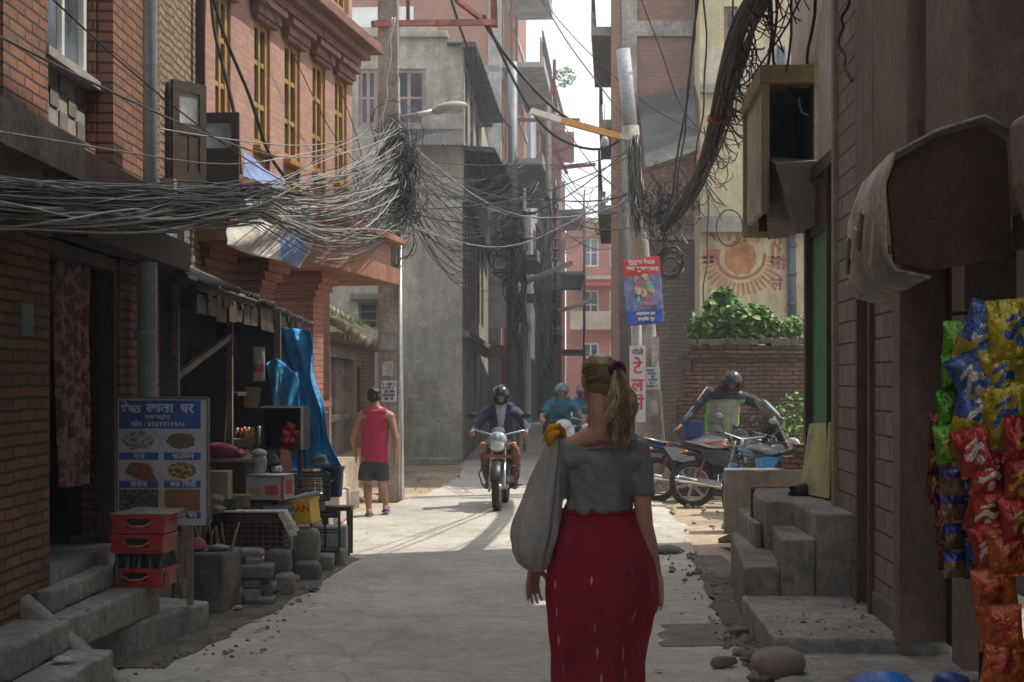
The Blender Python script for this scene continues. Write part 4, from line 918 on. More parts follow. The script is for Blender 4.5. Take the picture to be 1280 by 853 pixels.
# ================================================================ LEFT: sign board, crates, bin, stall
sgn=thing('menu_board','blue and white food menu board standing behind the red crates','sign',(-2.2,9.7,.1)); Lm=Loc(sgn); D0=9.7
def BP(px,py,o=0): p=W(px,py,D0); p.y-=o; return p
bl=M('board_blue',(.025,.095,.33),.6,.1,3,0); bw=M('board_white',(.45,.44,.46),.6,.1,3,0)
def brect(m,x0,y0,x1,y1,o,mi=0): 
    a=BP(x0,y1); b=BP(x1,y0); m.box(a.x,b.x,D0-o,D0-o+.002,a.z,b.z,mi)
m=MB(); a=BP(147,657);b=BP(258,499); m.box(a.x,b.x,D0-.0,D0+.025,a.z,b.z); Lm.m('panel',bw,m)
m=MB(); a=BP(146,658);b=BP(259,498)
m.box(a.x-.01,a.x,D0-.015,D0+.03,a.z,b.z); m.box(b.x,b.x+.012,D0-.015,D0+.03,a.z,b.z); m.box(a.x,b.x,D0-.015,D0+.03,b.z,b.z+.01); m.box(a.x+.1,a.x+.14,D0+.031,D0+.06,.2,b.z-.1); m.box(b.x-.14,b.x-.10,D0+.031,D0+.06,0.19,b.z-.1)
Lm.m('frame',woodG,m)
m=MB(); brect(m,149,501,251,536,.004); Lm.m('blue_field',bl,m)
for r_ in ((149,566,198,575),(205,566,251,575),(149,601,198,610),(205,601,251,610),(213,640,251,648)): m=MB(); brect(m,*r_,.004); Lm.m('caption_field',bl,m)
pics=[((153,538,194,564),(.20,.20,.19),(.42,.42,.38)),((207,540,246,563),(.24,.13,.07),(.10,.16,.07)),((155,577,192,599),(.22,.09,.06),(.30,.14,.09)),((208,577,248,599),(.10,.07,.05),(.48,.36,.10)),((149,612,198,638),(.045,.05,.055),(.14,.15,.16)),((206,612,250,639),(.34,.17,.07),(.22,.11,.05))]
for k,(r_,c1,c2) in enumerate(pics):
    m=MB(); brect(m,*r_,.003); 
    if k not in (4,5): m=MB()
    a=BP((r_[0]+r_[2])/2,(r_[1]+r_[3])/2); w_=(r_[2]-r_[0])*D0/FPX/2; h_=(r_[3]-r_[1])*D0/FPX/2
    if k not in (4,5):
        n=22; rr=random.Random(k); m.add([(a.x+w_*math.cos(2*PI*i/n)*rr.uniform(.85,1.),D0-.004,a.z+h_*math.sin(2*PI*i/n)*rr.uniform(.8,1)) for i in range(n)],[tuple(range(n))])
    Lm.m('food_picture',M('food_%d'%k,c1,.6,.3,60,0,col2=c2,lo=.46,hi=.54),m)
    if k<2 or k==3:
        m=MB(); n=24; m.add([(a.x+w_*1.12*math.cos(2*PI*i/n),D0-.0025,a.z-h_*.25+h_*.8*math.sin(2*PI*i/n)) for i in range(n)],[tuple(range(n))]); Lm.m('plate_picture',M('plate_pic',(.52,.50,.50),.6,.05),m)
m=MB(); 
for i in range(6): a=BP(165+i*4.2,583+i*.4,.006); b=BP(172+i*4.2-3,597,.006); m.beam(a,Vector((a.x+.05,a.y,a.z-.09)),.001,.016)
Lm.m('sausage_picture',M('sausage',(.24,.08,.05),.6),m)
wt=M('lettering_white',(.62,.62,.64),.6,0,1,0)
def btext(s,px,py,size,off=.0,sp=1.,mat=None):
    p=BP(px,py); Lm.add(text(s,size,mat or wt,None,Matrix.Translation((p.x,D0-.006,p.z))@FACE,'lettering',off,.0005,sp))
btext('शे',156,511,.074,.002); btext('ष',164.5,511.5,.072,.002); btext('ठ',172,511.5,.072,.002); btext('खाजा',200,511,.082,.002); btext('घर',234,511,.082,.002)
m=MB(); m.beam(BP(153,514.5,.006),BP(158,511.5,.006),.001,.009); Lm.m('lettering_stroke',wt,m)
btext('पारख रेसटुरेनट',197,521.5,.030,.0005); btext('फोन : ४३४१४२१६०८',198,530.5,.044,.001)
btext('म:म',174,570.5,.05,.001); btext('चाउिमन',229,570.5,.048,.001); btext('ससेज',174,605.5,.05,.001); btext('बफ िचली',229,605.5,.048,.001); btext('आलु चप',232,644,.045,.001)
# red crates + bottles
redc=M('crate_red',(.42,.035,.035),.45,.15,4,.1,spec=.5); redd=M('crate_red_worn',(.30,.04,.035),.6,.3,5,.2)
def crate(name,label,cat,c,s,rz,mat,slots=4,hand=True,group=None,grid_=False,cells=None,wt_=.014,hollow=True):
    t=thing(name,label,cat,c,rz,group); x,y,z=s[0]/2,s[1]/2,s[2]; m=MB()
    m.box(-x,x,-y,y,0,.012)
    if not grid_:
        for a,b,c_,d in ((-x,x,-y,-y+wt_),(-x,x,y-wt_,y),(-x,-x+wt_,-y+wt_,y-wt_),(x-wt_,x,-y+wt_,y-wt_)):
            if hand and c_==-y:
                m.box(a,a+.28*s[0],c_,d,.012,z); m.box(b-.28*s[0],b,c_,d,.012,z); m.box(a+.28*s[0],b-.28*s[0],c_,d,.012,z*.42); m.box(a+.28*s[0],b-.28*s[0],c_,d,z*.78,z)
            else: m.box(a,b,c_,d,.012,z)
        m.box(-x-.008,x+.008,-y-.008,-y,z-.02,z+.003); m.box(-x-.008,x+.008,y,y+.008,z-.02,z+.003); m.box(-x-.008,-x,-y,y,z-.02,z+.003); m.box(x,x+.008,-y,y,z-.02,z+.003); m.box(-x-.006,x+.006,-y-.006,-y,.012,.03)
    else:
        nx,nz=grid_
        for sx_ in range(2):
            yy=-y if sx_==0 else y-.008
            for i in range(nx+1): u=-x+s[0]*i/nx; m.box(u-.006,u+.006,yy,yy+.008,.012,z)
            for j in range(nz+1): w_=.012+(z-.012)*j/nz; m.box(-x,x,yy-.001,yy+.009,w_-.006,w_+.006)
            xx=-x if sx_==0 else x-.008
            ny=max(2,int(nx*s[1]/s[0]))
            for i in range(ny+1): u=-y+s[1]*i/ny; m.box(xx,xx+.008,u-.006,u+.006,.012,z)
            for j in range(nz+1): w_=.012+(z-.012)*j/nz; m.box(xx-.001,xx+.009,-y,y,w_-.006,w_+.006)
        m.box(-x-.01,x+.01,-y-.01,-y,z-.03,z+.005); m.box(-x-.01,x+.01,y,y+.01,z-.03,z+.005); m.box(-x-.01,-x,-y,y,z-.03,z+.005); m.box(x,x+.01,-y,y,z-.03,z+.005)
    m.build('shell',mat,t,bevel=.003)
    if hand and not grid_:
        g=MB(); g.tube([(-.25*s[0],-y-.012,z*.62),(-.12*s[0],-y-.02,z*.42),(.12*s[0],-y-.02,z*.42),(.25*s[0],-y-.012,z*.62)],.006,6); g.build('handle',M('handle_pale_red',(.5,.18,.16),.5),t)
    return t
def botl(p,parent):
    m=MB(); m.lathe([(.028,0),(.030,.01),(.030,.11),(.026,.14),(.013,.185),(.012,.225),(.015,.228),(.015,.24)],p,n=10); o=m.build('bottle',GL('bottle_glass',(.05,.06,.055),.1),None)
    return o
zc=.372; cx_,cy_=(W(180,0,9.38).x),9.38
for k,(z,lb) in enumerate(((zc,'red bottle crate, lowest of the stack, with bottles standing in it'),(zc+.205,'red bottle crate, middle one of the stack under the menu board'),(zc+.325,'red bottle crate, topmost of the stack under the menu board'))):
    t=crate('bottle_crate',lb,'crate',(cx_+.003*k,cy_,z),(.325,.26,.112),R(-8)+.03*k,redc,group='red bottle crates stacked on the steps')
    m=MB(); m.box(-.07,.07,-.1375,-.136,.04,.085); m.build('slot',black,t)
for i in range(5):
    for j in range(4):
        o=botl((0,0,0),None); o.location=(cx_-.14+i*.068,cy_-.1+j*.06,zc+.0125); o.scale=(1,1,.78); tag(o,'small dark glass bottle standing in the lowest red crate','bottle','bottles in the red crate')
m=MB(); m.box(-.19,.19,-.13,.13,0,.006); m.add([(-.15,-.15,.0),(.2,-.14,.003),(.22,.1,.02),(-.1,.1,.03)],[(0,1,2,3)]); o=m.build('cardboard_sheet',M('cardboard',(.32,.27,.22),.8)); o.location=(cx_+.02,cy_,zc+.325+.118); o.rotation_euler=(0,0,-.1)
tag(o,'flat worn cardboard sheet lying on the topmost red crate','cardboard')
# concrete bin with litter
bn=thing('planter_box','rough grey concrete tub full of sticks and rags beside the steps','tub',(-2.16,10.95,0)); Ln=Loc(bn)
m=MB(); m.prism([(-2.33,10.7),(-2.02,10.62),(-1.97,11.1),(-2.3,11.2)],-.02,.42,'z'); Ln.m('tub',M('tub_stone',(.16,.145,.125),.95,.35,4,1.,10),m,bevel=.02)
m=MB(); random.seed(6)
for i in range(9): x=-2.25+i*.03; m.tube([(x,10.85+random.uniform(-.05,.2),.38),(x+random.uniform(-.05,.08),10.9,.52+random.random()*.12)],.007,5)
Ln.m('stick',woodG,m)
m=MB(); random.seed(16); m.ell((-2.22,10.8,.46),(.07,.06,.045),(0,0,0),9,jit=.4); tag(m.build('pink_rag',M('cloth_pink',(.55,.16,.26),.8,.2,6,.5)),'crumpled pink rag on top of the concrete tub','rag')
m=MB(); random.seed(17); m.ell((-2.08,10.85,.435),(.08,.08,.03),(0,0,0),9,jit=.4); tag(m.build('grey_rag',M('cloth_grey',(.3,.3,.3),.9,.3,8,.6)),'crumpled grey plastic litter on top of the concrete tub','litter')
for i,(a,b,lb) in enumerate((((222,752,10.5),(232,655,10.75),'weathered plank leaning left of the concrete tub'),((233,752,10.5),(212,640,10.8),'narrow plank crossing behind the other by the red crates'),((247,690,10.9),(253,640,11.1),'thin stick standing up out of the concrete tub'))):
    m=MB(); m.beam(W(*a),W(*b),.05 if i<2 else .015,.02); tag(m.build('plank' if i<2 else 'stick',woodG),lb,'plank' if i<2 else 'stick')
# ---------------- stone piles
def rock(x0,y0,x1,y1,d,label,seed,mat=None,dep=None):
    a=W(x0,y1,d); b=W(x1,y0,d); c=(a+b)/2; w_=(b.x-a.x)/2*1.04; h_=(b.z-a.z)/2*1.06; random.seed(seed)
    bm=bmesh.new(); bmesh.ops.create_cube(bm,size=2); 
    for v in bm.verts: v.co=Vector((v.co.x*random.uniform(.78,1),v.co.y*random.uniform(.8,1),v.co.z*random.uniform(.84,1)))
    bmesh.ops.subdivide_edges(bm,edges=bm.edges,cuts=3,use_grid_fill=True)
    for v in bm.verts:
        p=v.co; l=(abs(p.x)**6+abs(p.y)**6+abs(p.z)**6)**(1/6); p/=l**.45; n=.10
        v.co=Vector(((p.x+random.uniform(-n,n))*w_,(p.y+random.uniform(-n,n))*(dep or max(.1,w_*.8)),(p.z+random.uniform(-n,n))*h_))
    me=bpy.data.meshes.new('stone'); bm.to_mesh(me); bm.free(); me.materials.append(mat or stone)
    for p in me.polygons: p.use_smooth=True
    o=bpy.data.objects.new('stone',me); COL.objects.link(o); o.location=(c.x,d+.12,c.z)
    q=o.modifiers.new('s','SUBSURF'); q.levels=1; q.render_levels=1
    return tag(o,label,'stone')
st_d=M('stone_dark',(.13,.118,.105),.9,.35,5,.8,14)
rk=[(279,707,339,726,11.1,'long flat stone across the middle of the left pile under the brown crate'),(282,735,302,760,11.0,'squat block stone at the bottom left of the stone pile'),(299,738,325,750,11.05,'small flat stone low in the left pile, right of the squat block'),(282,700,304,710,11.15,'small brick shaped stone high in the left pile, left one of two'),(304,698,325,709,11.15,'small brick shaped stone high in the left pile, right one of two'),(322,730,342,742,11.15,'small stone wedged at the right side of the left pile'),(302,748,342,762,11.0,'broad stone at the base of the left pile'),(298,725,324,737,11.1,'flat stone just under the long flat one in the left pile'),(284,688,328,700,11.2,'wide dark slab carrying the brown plastic crate'),(327,690,362,721,11.6,'big upright stone right of the left pile'),(340,719,366,747,11.5,'pitted block standing under the big upright stone'),(362,662,398,706,12.6,'tall tapering stone in the middle, under the yellow crate'),(364,704,399,729,12.4,'wide low stone carrying the tall tapering one'),(396,694,416,717,13.0,'rounded stone second from the right end of the row'),(410,688,430,711,13.4,'pale rounded stone at the right end of the row'),(262,722,284,752,11.2,'small dark stone between the concrete tub and the pile'),(334,660,364,692,12.0,'dark block under the yellow crate, left of the tall stone'),(345,722,372,738,12.2,'low stone behind the pitted block')]
for i,r_ in enumerate(rk): rock(*r_[:5],r_[5],100+i,stone if i%3 else st_d)
# ---------------- crates, boxes of the stall
def at(px,py,d): return W(px,py,d)
brn=M('crate_brown',(.13,.07,.055),.6,.25,5,.1); o=B1('sack',M('crate_dark_fill',(.05,.04,.035),.9,.3,6,.5),None,(-2.24,-1.78,11.92,12.2,.29,.52)); tag(o,'dark box added inside the brown plastic crate to keep it dark','sack')  # dark box added so no sunlit ground shows through the lattice
a=at(318,692,11.9); crate('plastic_crate','dark brown lattice plastic crate resting on the left stone pile','crate',(a.x,12.05,a.z),(.50,.36,.30),R(-4),brn,grid_=(9,7),hand=False)
a=at(300,641,11.85); m=MB(); m.box(-.03,.5,-.16,.05,0,.008); m.add([(.5,-.16,.008),(.5,.03,.008),(.60,.0,-.15),(.56,-.16,-.18)],[(0,1,2,3)]); m.add([(.5,-.2,.014),(.46,-.22,.0),(.56,-.24,-.18),(.62,-.22,-.17)],[(0,1,2,3)])
o=m.build('newspaper',M('newsprint',(.42,.41,.38),.9,.35,25),solid=.003); o.location=(a.x-.15,11.95,a.z+.005); tag(o,'newspaper sheet spread over the brown crate with a flap hanging down','newspaper')
yc=M('crate_yellow',(.62,.40,.03),.5,.12,4,.05)
a=at(354,657,12.7); t=crate('plastic_crate','bright yellow plastic crate with faded red lettering, propped on stones','crate',(a.x,12.85,a.z),(.52,.34,.20),R(-6),yc,hand=False); t.rotation_euler=(0,R(-5),R(-6))
text('ALBERNBAN',.085,M('letter_red',(.50,.06,.03),.6),t,Matrix.Translation((.02,-.174,.125))@FACE,'lettering',.003,.0005)
a=at(352,637,12.6); m=MB(); m.ob((0,0,0),(.5,.22,.02),(0,R(-12),.2)); o=m.build('grey_board',M('board_grey',(.22,.25,.29),.6,.2,3)); o.location=(a.x+.03,12.8,a.z+.07); tag(o,'grey board lying on the yellow crate under the carton','board')
# printed carton
a=at(333,626,12.4); t=thing('carton','white printed cardboard carton on the stall above the yellow crate','carton',(a.x,12.6,a.z),R(-10))
m=MB(); m.box(-.165,.165,-.13,.13,0,.20); m.build('box',M('carton_white',(.40,.37,.38),.8,.15,6),t,bevel=.004)
m=MB(); m.box(-.14,-.04,-.133,-.131,.05,.10,0); m.box(.0,.11,-.133,-.131,.04,.12,1); m.box(.135,.16,-.134,-.131,.0,.20,1); m.box(-.165,.165,-.134,-.132,.185,.2,2); m.box(.166,.168,-.1,.08,.04,.16,1)
m.build('print',[M('print_orange',(.45,.22,.08),.8),M('print_red',(.42,.07,.08),.8),M('print_blue',(.12,.16,.35),.8)],t)
m=MB(); m.add([(-.17,-.135,.202),(.17,-.135,.202),(.24,-.02,.215),(.17,.13,.204),(-.17,.13,.204)],[(0,1,2,3,4)]); m.build('flap',M('carton_flap',(.5,.49,.5),.8),t,solid=.004)
a=at(268,626,11.8); m=MB(); m.ob((0,0,.11),(.17,.2,.22)); o=m.build('carton',M('carton_brown',(.30,.23,.16),.85,.2,5),bevel=.004); o.location=(a.x,12.,a.z); tag(o,'plain brown cardboard carton right of the menu board','carton')
a=at(272,640,11.8); m=MB(); m.ob((-.0,0,-.12),(.25,.3,.36)); o=m.build('wooden_box',woodD); o.location=(a.x,12.05,a.z-.0+.03); tag(o,'dark wooden box under the plain brown carton','box')
# small round stones/shells on box
m=MB(); random.seed(33); m.ell((0,0,.03),(.09,.07,.03),(0,0,0),9,jit=.3); o=m.build('cloth_bundle',M('cloth_beige',(.34,.30,.24),.9)); o.location=at(270,641,11.7)+Vector((0,0,.0)); tag(o,'small beige cloth bundle on the dark box beside the menu board','bundle')
for i,(px,py,d,w_,dp,h_,cc,nm,lb) in enumerate(((296,634,12.3,.20,.2,.10,(.22,.18,.13),'carton','flat tan carton wedged under the printed white carton'),(372,563,13.9,.16,.2,.16,(.20,.13,.08),'carton','small brown carton on the stall table behind the display cabinet'),(345,640,12.5,.24,.2,.05,(.10,.14,.20),'tray','dull blue tray under the grey board on the stall'),(300,567,13.4,.18,.2,.13,(.16,.12,.09),'wooden_box','small wooden box behind the magenta bag'),(390,640,13.9,.20,.2,.14,(.05,.05,.06),'tub_small','black box on the ground side of the dark green crate'),(244,655,11.3,.22,.2,.2,(.07,.06,.05),'wooden_box','dark box hidden behind the concrete tub'),(375,650,13.2,.22,.2,.12,(.30,.24,.17),'carton','crushed pale carton between the yellow crate and the black tub'))):
    m=MB(); m.ob((0,0,h_/2),(w_,dp,h_),(0,random.uniform(-.06,.06),random.uniform(-.3,.3)),0,random.uniform(.9,1.05)); o=m.build(nm,M('boxcol_%d'%i,cc,.85,.25,6,.3),bevel=.004); o.location=at(px,py,d); tag(o,lb,'box')
for i,(px,py,d,r,cc,lb) in enumerate(((262,640,11.7,(.10,.09,.06),(.20,.18,.16),'grey knotted sack on the dark box beside the menu board'),(290,600,12.9,(.10,.1,.05),(.12,.09,.08),'dark cloth bundle on the stall table by the printed carton'),(308,585,13.0,(.08,.08,.06),(.30,.22,.15),'tan paper bag next to the plastic jar'),(340,585,13.3,(.09,.08,.06),(.05,.05,.055),'black plastic bag behind the steel bowl'),(398,585,14.2,(.09,.09,.05),(.10,.12,.14),'dark bag on top of the dark green crate'))):
    random.seed(200+i); m=MB(); m.ell((0,0,r[2]),r,(0,.1,i),18,jit=.35); m.ell((.0,0,r[2]*2),(.025,.025,.04),(.3,.2,0),8,jit=.3); o=m.build('sack',M('sackcol_%d'%i,cc,.8,.3,7,.8,20,bdist=.03)); o.location=at(px,py,d); tag(o,lb,'bag')
# stall table cupboard
tb=thing('stall_table','dark wooden stall table carrying cartons and jars','table',(-2.3,13.0,0)); Lt=Loc(tb)
Lt.b('tabletop',woodD,(-2.75,-1.95,12.6,13.9,.62,.66)); 
for x,y in ((-2.7,12.65),(-2.0,12.65),(-2.7,13.8),(-2.0,13.8)): Lt.b('leg',woodD,(x,x+.05,y,y+.05,-.03,.62))
cb_=thing('dark_cabinet','small dark cupboard between the brown carton and the printed carton','cupboard',(-2.36,12.7,.66)); Lc=Loc(cb_)
Lc.b('case',woodD,(-2.46,-2.2,12.55,12.9,.661,.96)); Lc.b('edge',woodB,(-2.47,-2.45,12.53,12.55,.661,.97),(-2.21,-2.19,12.53,12.55,.661,.97)); Lc.b('top',woodG,(-2.48,-2.1,12.52,12.95,.961,.985))
m=MB(); random.seed(44); m.ell((0,0,.06),(.14,.12,.07),(0,.1,0),14,jit=.16); m.ell((.13,.0,.04),(.05,.08,.04),(0,.1,0),14,jit=.1); m.ell((-.17,0,.075),(.05,.05,.035),(0,0,0),8,jit=.3)
o=m.build('bundle_bag',M('plastic_magenta',(.28,.04,.11),.45,.25,6,.6)); o.location=(at(280,588,12.7).x,12.7,.985); tag(o,'tied magenta plastic bag on the small dark cupboard','bag')
# jar with lid
t=thing('plastic_jar','clear plastic jar with white lid on top of the printed carton','jar',at(324,591,12.6)+Vector((0,.0,.005)))
m=MB(); m.lathe([(.05,0),(.062,.01),(.066,.10),(.055,.14)],n=14); m.build('jar',GL('jar_plastic',(.22,.23,.23),.2),t); m=MB(); m.lathe([(.06,.14),(.064,.15),(.064,.17),(.03,.19),(.0,.195)],n=14); m.build('lid',M('lid_grey',(.4,.4,.4),.4),t)
m=MB(); m.lathe([(.03,0),(.05,.02),(.045,.05),(0,.052)],n=12); o=m.build('steel_bowl',alu); o.location=at(346,592,12.7)+Vector((0,0,.01)); tag(o,'small pale bowl upside down on the printed carton','bowl')
# shelf box with red packets
sh=thing('display_cabinet','dark open display cabinet with light edges and red packets inside','cabinet',at(352,560,13.6)); Lh=Loc(sh)
a=at(326,562,13.6);b=at(379,508,13.6)
Lh.b('case',M('case_dark',(.03,.025,.022),.8),(a.x,b.x,14.0,14.05,a.z,b.z),(a.x,a.x+.02,13.6,14,a.z,b.z),(a.x,b.x,13.6,14,b.z-.02,b.z),(a.x,b.x,13.6,14,a.z,a.z+.02),(b.x-.02,b.x,13.6,14.,a.z+.02,b.z-.02))
Lh.b('edge',alu,(b.x-.02,b.x,13.58,13.6,a.z,b.z),(a.x,b.x-.021,13.58,13.6,b.z-.015,b.z)); Lh.b('stand',woodD,(a.x+.02,a.x+.06,13.65,13.7,.662,a.z),(b.x-.06,b.x-.02,13.65,13.7,.662,a.z))
for k in range(5):
    m=MB(); p=at(358+5*(k%3),552-9*(k//2),13.65); pillow(m,.09,.075,.04,0,k,None,Matrix.Translation(p)@Euler((0,.2*(k-2),0)).to_matrix().to_4x4()); tag(m.build('red_packet',cr),['red packet lying lowest left in the display cabinet','red packet lying lowest middle in the display cabinet','red packet in the second row left in the display cabinet','red packet in the second row right in the display cabinet','red packet on top of the heap in the display cabinet'][k],'packet','red packets in the display cabinet')
# lattice crate with pink things, blue bucket, black tub
gcr=M('crate_darkgreen',(.03,.07,.06),.5,.2,4,.05)
a=at(383,627,13.5); t=crate('plastic_crate','dark green lattice crate standing right of the printed carton','crate',(a.x,13.7,a.z),(.33,.42,.24),R(12),gcr,grid_=(6,5),hand=False)
for k,(px,py) in enumerate(((368,597),(366,608))):
    m=MB(); random.seed(70+k); m.ell((0,0,0),(.06,.06,.022),(0,0,0),9,jit=.5); o=m.build('pink_packet',M('plastic_coral',(.55,.13,.12),.5,.2,5,.4)); o.location=at(px,py,13.55); tag(o,['coral pink packet on top inside the dark green crate','coral pink packet lower down inside the dark green crate'][k],'packet')
a=at(414,622,14.2); t=thing('bucket','dark navy plastic bucket under the end of the blue tarp','bucket',(a.x,14.3,a.z))
m=MB(); m.lathe([(.085,0),(.09,.005),(.11,.26),(.118,.262),(.118,.285),(.105,.287),(.08,.02)],n=18); m.build('body',M('bucket_navy',(.015,.03,.09),.4,.2,4,.05),t)
m=MB(); m.tube([(.115,0,.26),(.1,-.03,.2),(.0,-.12,.15),(-.1,-.03,.2),(-.115,0,.26)],.004,5); m.build('handle',alu,t)
a=at(404,692,13.3); t=crate('black_tub','broken black plastic tub with pale rim standing right of the tall stone','tub',(a.x,13.45,a.z+.01),(.25,.3,.33),R(5),black,grid_=(2,2),hand=False)
Lx=B1('stool',woodD,None,(-1.78,-1.50,14.15,14.45,.42,.455),(-1.77,-1.74,14.16,14.2,0,.42),(-1.54,-1.51,14.16,14.2,0,.42),(-1.77,-1.74,14.4,14.44,0,.42),(-1.54,-1.51,14.4,14.44,0,.42)); tag(Lx,'low dark wooden stool carrying the navy bucket','stool')
Lx=B1('plinth_box',conc,None,(-1.86,-1.52,13.9,14.12,-.03,.30),bevel=.02); tag(Lx,'small concrete block on the ground behind the black tub','block')
# hanging bag and hanging carton
t=thing('hanging_bag','small white and red printed bag hanging from the tin awning','bag',at(324,432,13.8))
m=MB(); pillow(m,.11,.31,.04,0,4,(2,4,1),Matrix.Translation((0,0,-.17))); m.build('packet',[M('bag_white',(.48,.45,.42),.7,.2,8),M('bag_red',(.4,.15,.10),.7,.3,9)],t); m=MB(); m.tube([(0,0,0),(0,0,.08)],.003,4); m.build('string',cabBlk,t)
m=MB(); m.ob((0,0,0),(.14,.2,.19),(0,.1,.2)); o=m.build('carton',M('carton_tan',(.26,.17,.10),.85)); o.location=at(315,497,13.9); tag(o,'open tan carton on the dark board left of the blue tarp','carton')
# stall back board, extended in near-black to paint in the darkness behind the goods
bd=thing('stall_shack','dark boarded stall shack with a sloping top rail behind the goods','stall',(-2.6,12.6,0)); Lk=Loc(bd)
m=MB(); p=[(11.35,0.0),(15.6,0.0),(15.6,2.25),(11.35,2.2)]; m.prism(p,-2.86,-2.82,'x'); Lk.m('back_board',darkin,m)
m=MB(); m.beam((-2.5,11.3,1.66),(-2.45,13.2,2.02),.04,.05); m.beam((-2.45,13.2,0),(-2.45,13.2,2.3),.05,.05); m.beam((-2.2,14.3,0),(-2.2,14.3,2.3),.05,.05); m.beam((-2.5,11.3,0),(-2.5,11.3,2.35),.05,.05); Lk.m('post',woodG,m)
m=MB(); m.box(-2.85,-2.27,14.5,14.53,0,2.2); Lk.m('shade_backing',darkin,m)  # near-black sheet added to paint the shade behind the display cabinet
m=MB(); m.prism([(-2.8,.9),(-2.52,.9),(-2.46,1.85),(-2.8,1.95)],13.25,13.3,'y'); Lk.m('side_board',woodD,m)
Lk.b('shelf',woodD,(-2.8,-2.3,13.3,14.4,1.02,1.05),(-2.8,-2.4,13.3,14.4,1.5,1.53))
for k in range(7):
    m=MB(); m.lathe([(.04,0),(.045,.01),(.045,.10),(.02,.14),(.02,.16)],n=10); o=m.build('shelf_bottle',[cbr,cr,GL('jar_plastic'),cy][k%4]); o.location=(-2.35-.06*(k%3),13.4+k*.12,1.05); tag(o,'small bottle or jar on the dark stall shelf','bottle','jars on the dark stall shelf')
# ---------------- tin awning
aw=thing('tin_awning','ragged dark corrugated tin awning over the street stall','awning',(-2.5,13,2.3)); Lw=Loc(aw)
m=MB(); random.seed(15)
def awf(s,t):
    y=10.9+5.7*s; x=-2.86+.66*t+ (0.05*math.sin(s*40) if t>.9 else 0); z=2.62-.30*t+.016*math.sin(s*5.7/.076*2*PI)+.03*math.sin(s*6)+random.uniform(-.006,.006)-(.06*max(0,s-.75)*4*t)
    return (x,y,z)
m.grid(awf,430,8); Lw.m('sheet',tin,m,solid=.01)
Lw.b('rafter',woodD,*[(-2.86,-2.24,y,y+.06,2.22,2.28) for y in (11.3,12.6,13.9,15.2,16.2)]); Lw.b('purlin',woodD,(-2.34,-2.28,11.,16.5,2.285,2.33),(-2.66,-2.6,11.,16.5,2.285,2.38))
m=MB(); random.seed(25)
for i in range(16):
    y=11.2+i*.33; l=random.uniform(.02,.08); m.add([(-2.24,y,2.27),(-2.24,y+.13,2.27),(-2.23,y+.12,2.27-l),(-2.24,y+.02,2.27-l*random.random())],[(0,1,2,3)])
Lw.m('torn_edge',tin,m)
m=MB(); random.seed(31)
for i in range(15):
    y=10.95+i*.37; m.ob((-2.26+random.uniform(-.02,.02),y+.18,2.19-.0*i),(.02,.36,.13+random.uniform(0,.09)),(0,random.uniform(-.1,.1),random.uniform(-.03,.03)))
Lw.m('underside_shade',woodD,m)  # dark planks added to stand for the shade under the awning
m=MB(); m.tube([(-2.27,10.7,2.36),(-2.22,13.2,2.33)],.014,6); Lw.m('rod',galv,m)
# ---------------- blue tarp
tp=M('tarp_blue',(.04,.29,.60),.6,.3,4,.9,11,spec=.35,bdist=.03)
m=MB()
def tf(s,t):
    top=W(330+56*s,408+4*s,14.9-.5*s); bot=W(366+57*s,588-3*s,14.6-.3*s); k=t**1.0
    p=top.lerp(bot,k); p.x+=.03*math.sin(s*23+t*3)*(.3+t)*.5+.02*math.sin(t*13+s*7); p.y+=.06*math.sin(s*24+t*5)*(.25+.75*t)+.05*math.sin(s*9-t*7); p.x+= .08*math.sin(PI*t)*(1-s)-.10*s*t*(1-t); return p
m.grid(tf,60,50); o=m.build('tarpaulin',tp,solid=.004); tag(o,'bright blue tarpaulin draped from the tin awning to the crates','tarpaulin')
m=MB()
def tf2(s,t):
    a=W(293+60*s,414+2*s,14.9); b=W(300+50*s,482+25*math.sin(s*4),14.7); p=a.lerp(b,t); p.y+=.05*math.sin(s*17+t*4); return p
m.grid(tf2,40,20); o=m.build('plastic_sheet',M('tarp_teal_dark',(.02,.11,.14),.4,.35,3,.3,9),solid=.004); tag(o,'dark teal plastic sheet hanging behind the printed bag under the awning','plastic sheet')
m=MB()
def tf3(s,t):
    a=W(332+40*s,455+3*s,14.3); b=W(345+30*s,520-10*s,14.3); p=a.lerp(b,t); p.y+=.06*math.sin(s*12+t*5); p.z+=.06*math.sin(s*5)*(1-t); return p
m.grid(tf3,30,20); o=m.build('plastic_sheet',tp,solid=.004); tag(o,'crumpled blue plastic sheet bunched behind the display cabinet','plastic sheet')
m=MB(); m.tube([W(283,340,14),W(290,395,13.9),W(296,450,13.8)],.004,4); m.ell(W(277,460,13.4),(.03,.03,.02),n=8); tag(m.build('hanging_string',M('string_orange',(.3,.12,.06),.8)),'thin orange string dangling under the tin awning','string')

# flat litter flakes along the lane edges
random.seed(77); m=MB()
for i in range(150):
    side=random.random()<.5
    y=random.uniform(8,19); x=(random.gauss(-1.72,.22) if side else random.gauss(1.35,.22))+(.0 if y<13 else .1)
    a=random.uniform(0,6.3); s_=random.uniform(.008,.03); k=random.choice((0,0,1,2)); z=.012+random.random()*.006
    m.add([(x+s_*math.cos(a+q)*random.uniform(.6,1.2),y+s_*math.sin(a+q)*random.uniform(.6,1.2),z+random.uniform(-.003,.006)) for q in (0,1.3,2.6,4.,5.2)],[(0,1,2,3,4)],k)
tag(m.build('litter_flakes',[M('flake_straw',(.30,.24,.15)),M('flake_paper',(.45,.45,.43)),M('flake_dark',(.05,.045,.04))]),'straw bits and paper flakes scattered along both edges of the lane','litter',kind='stuff')
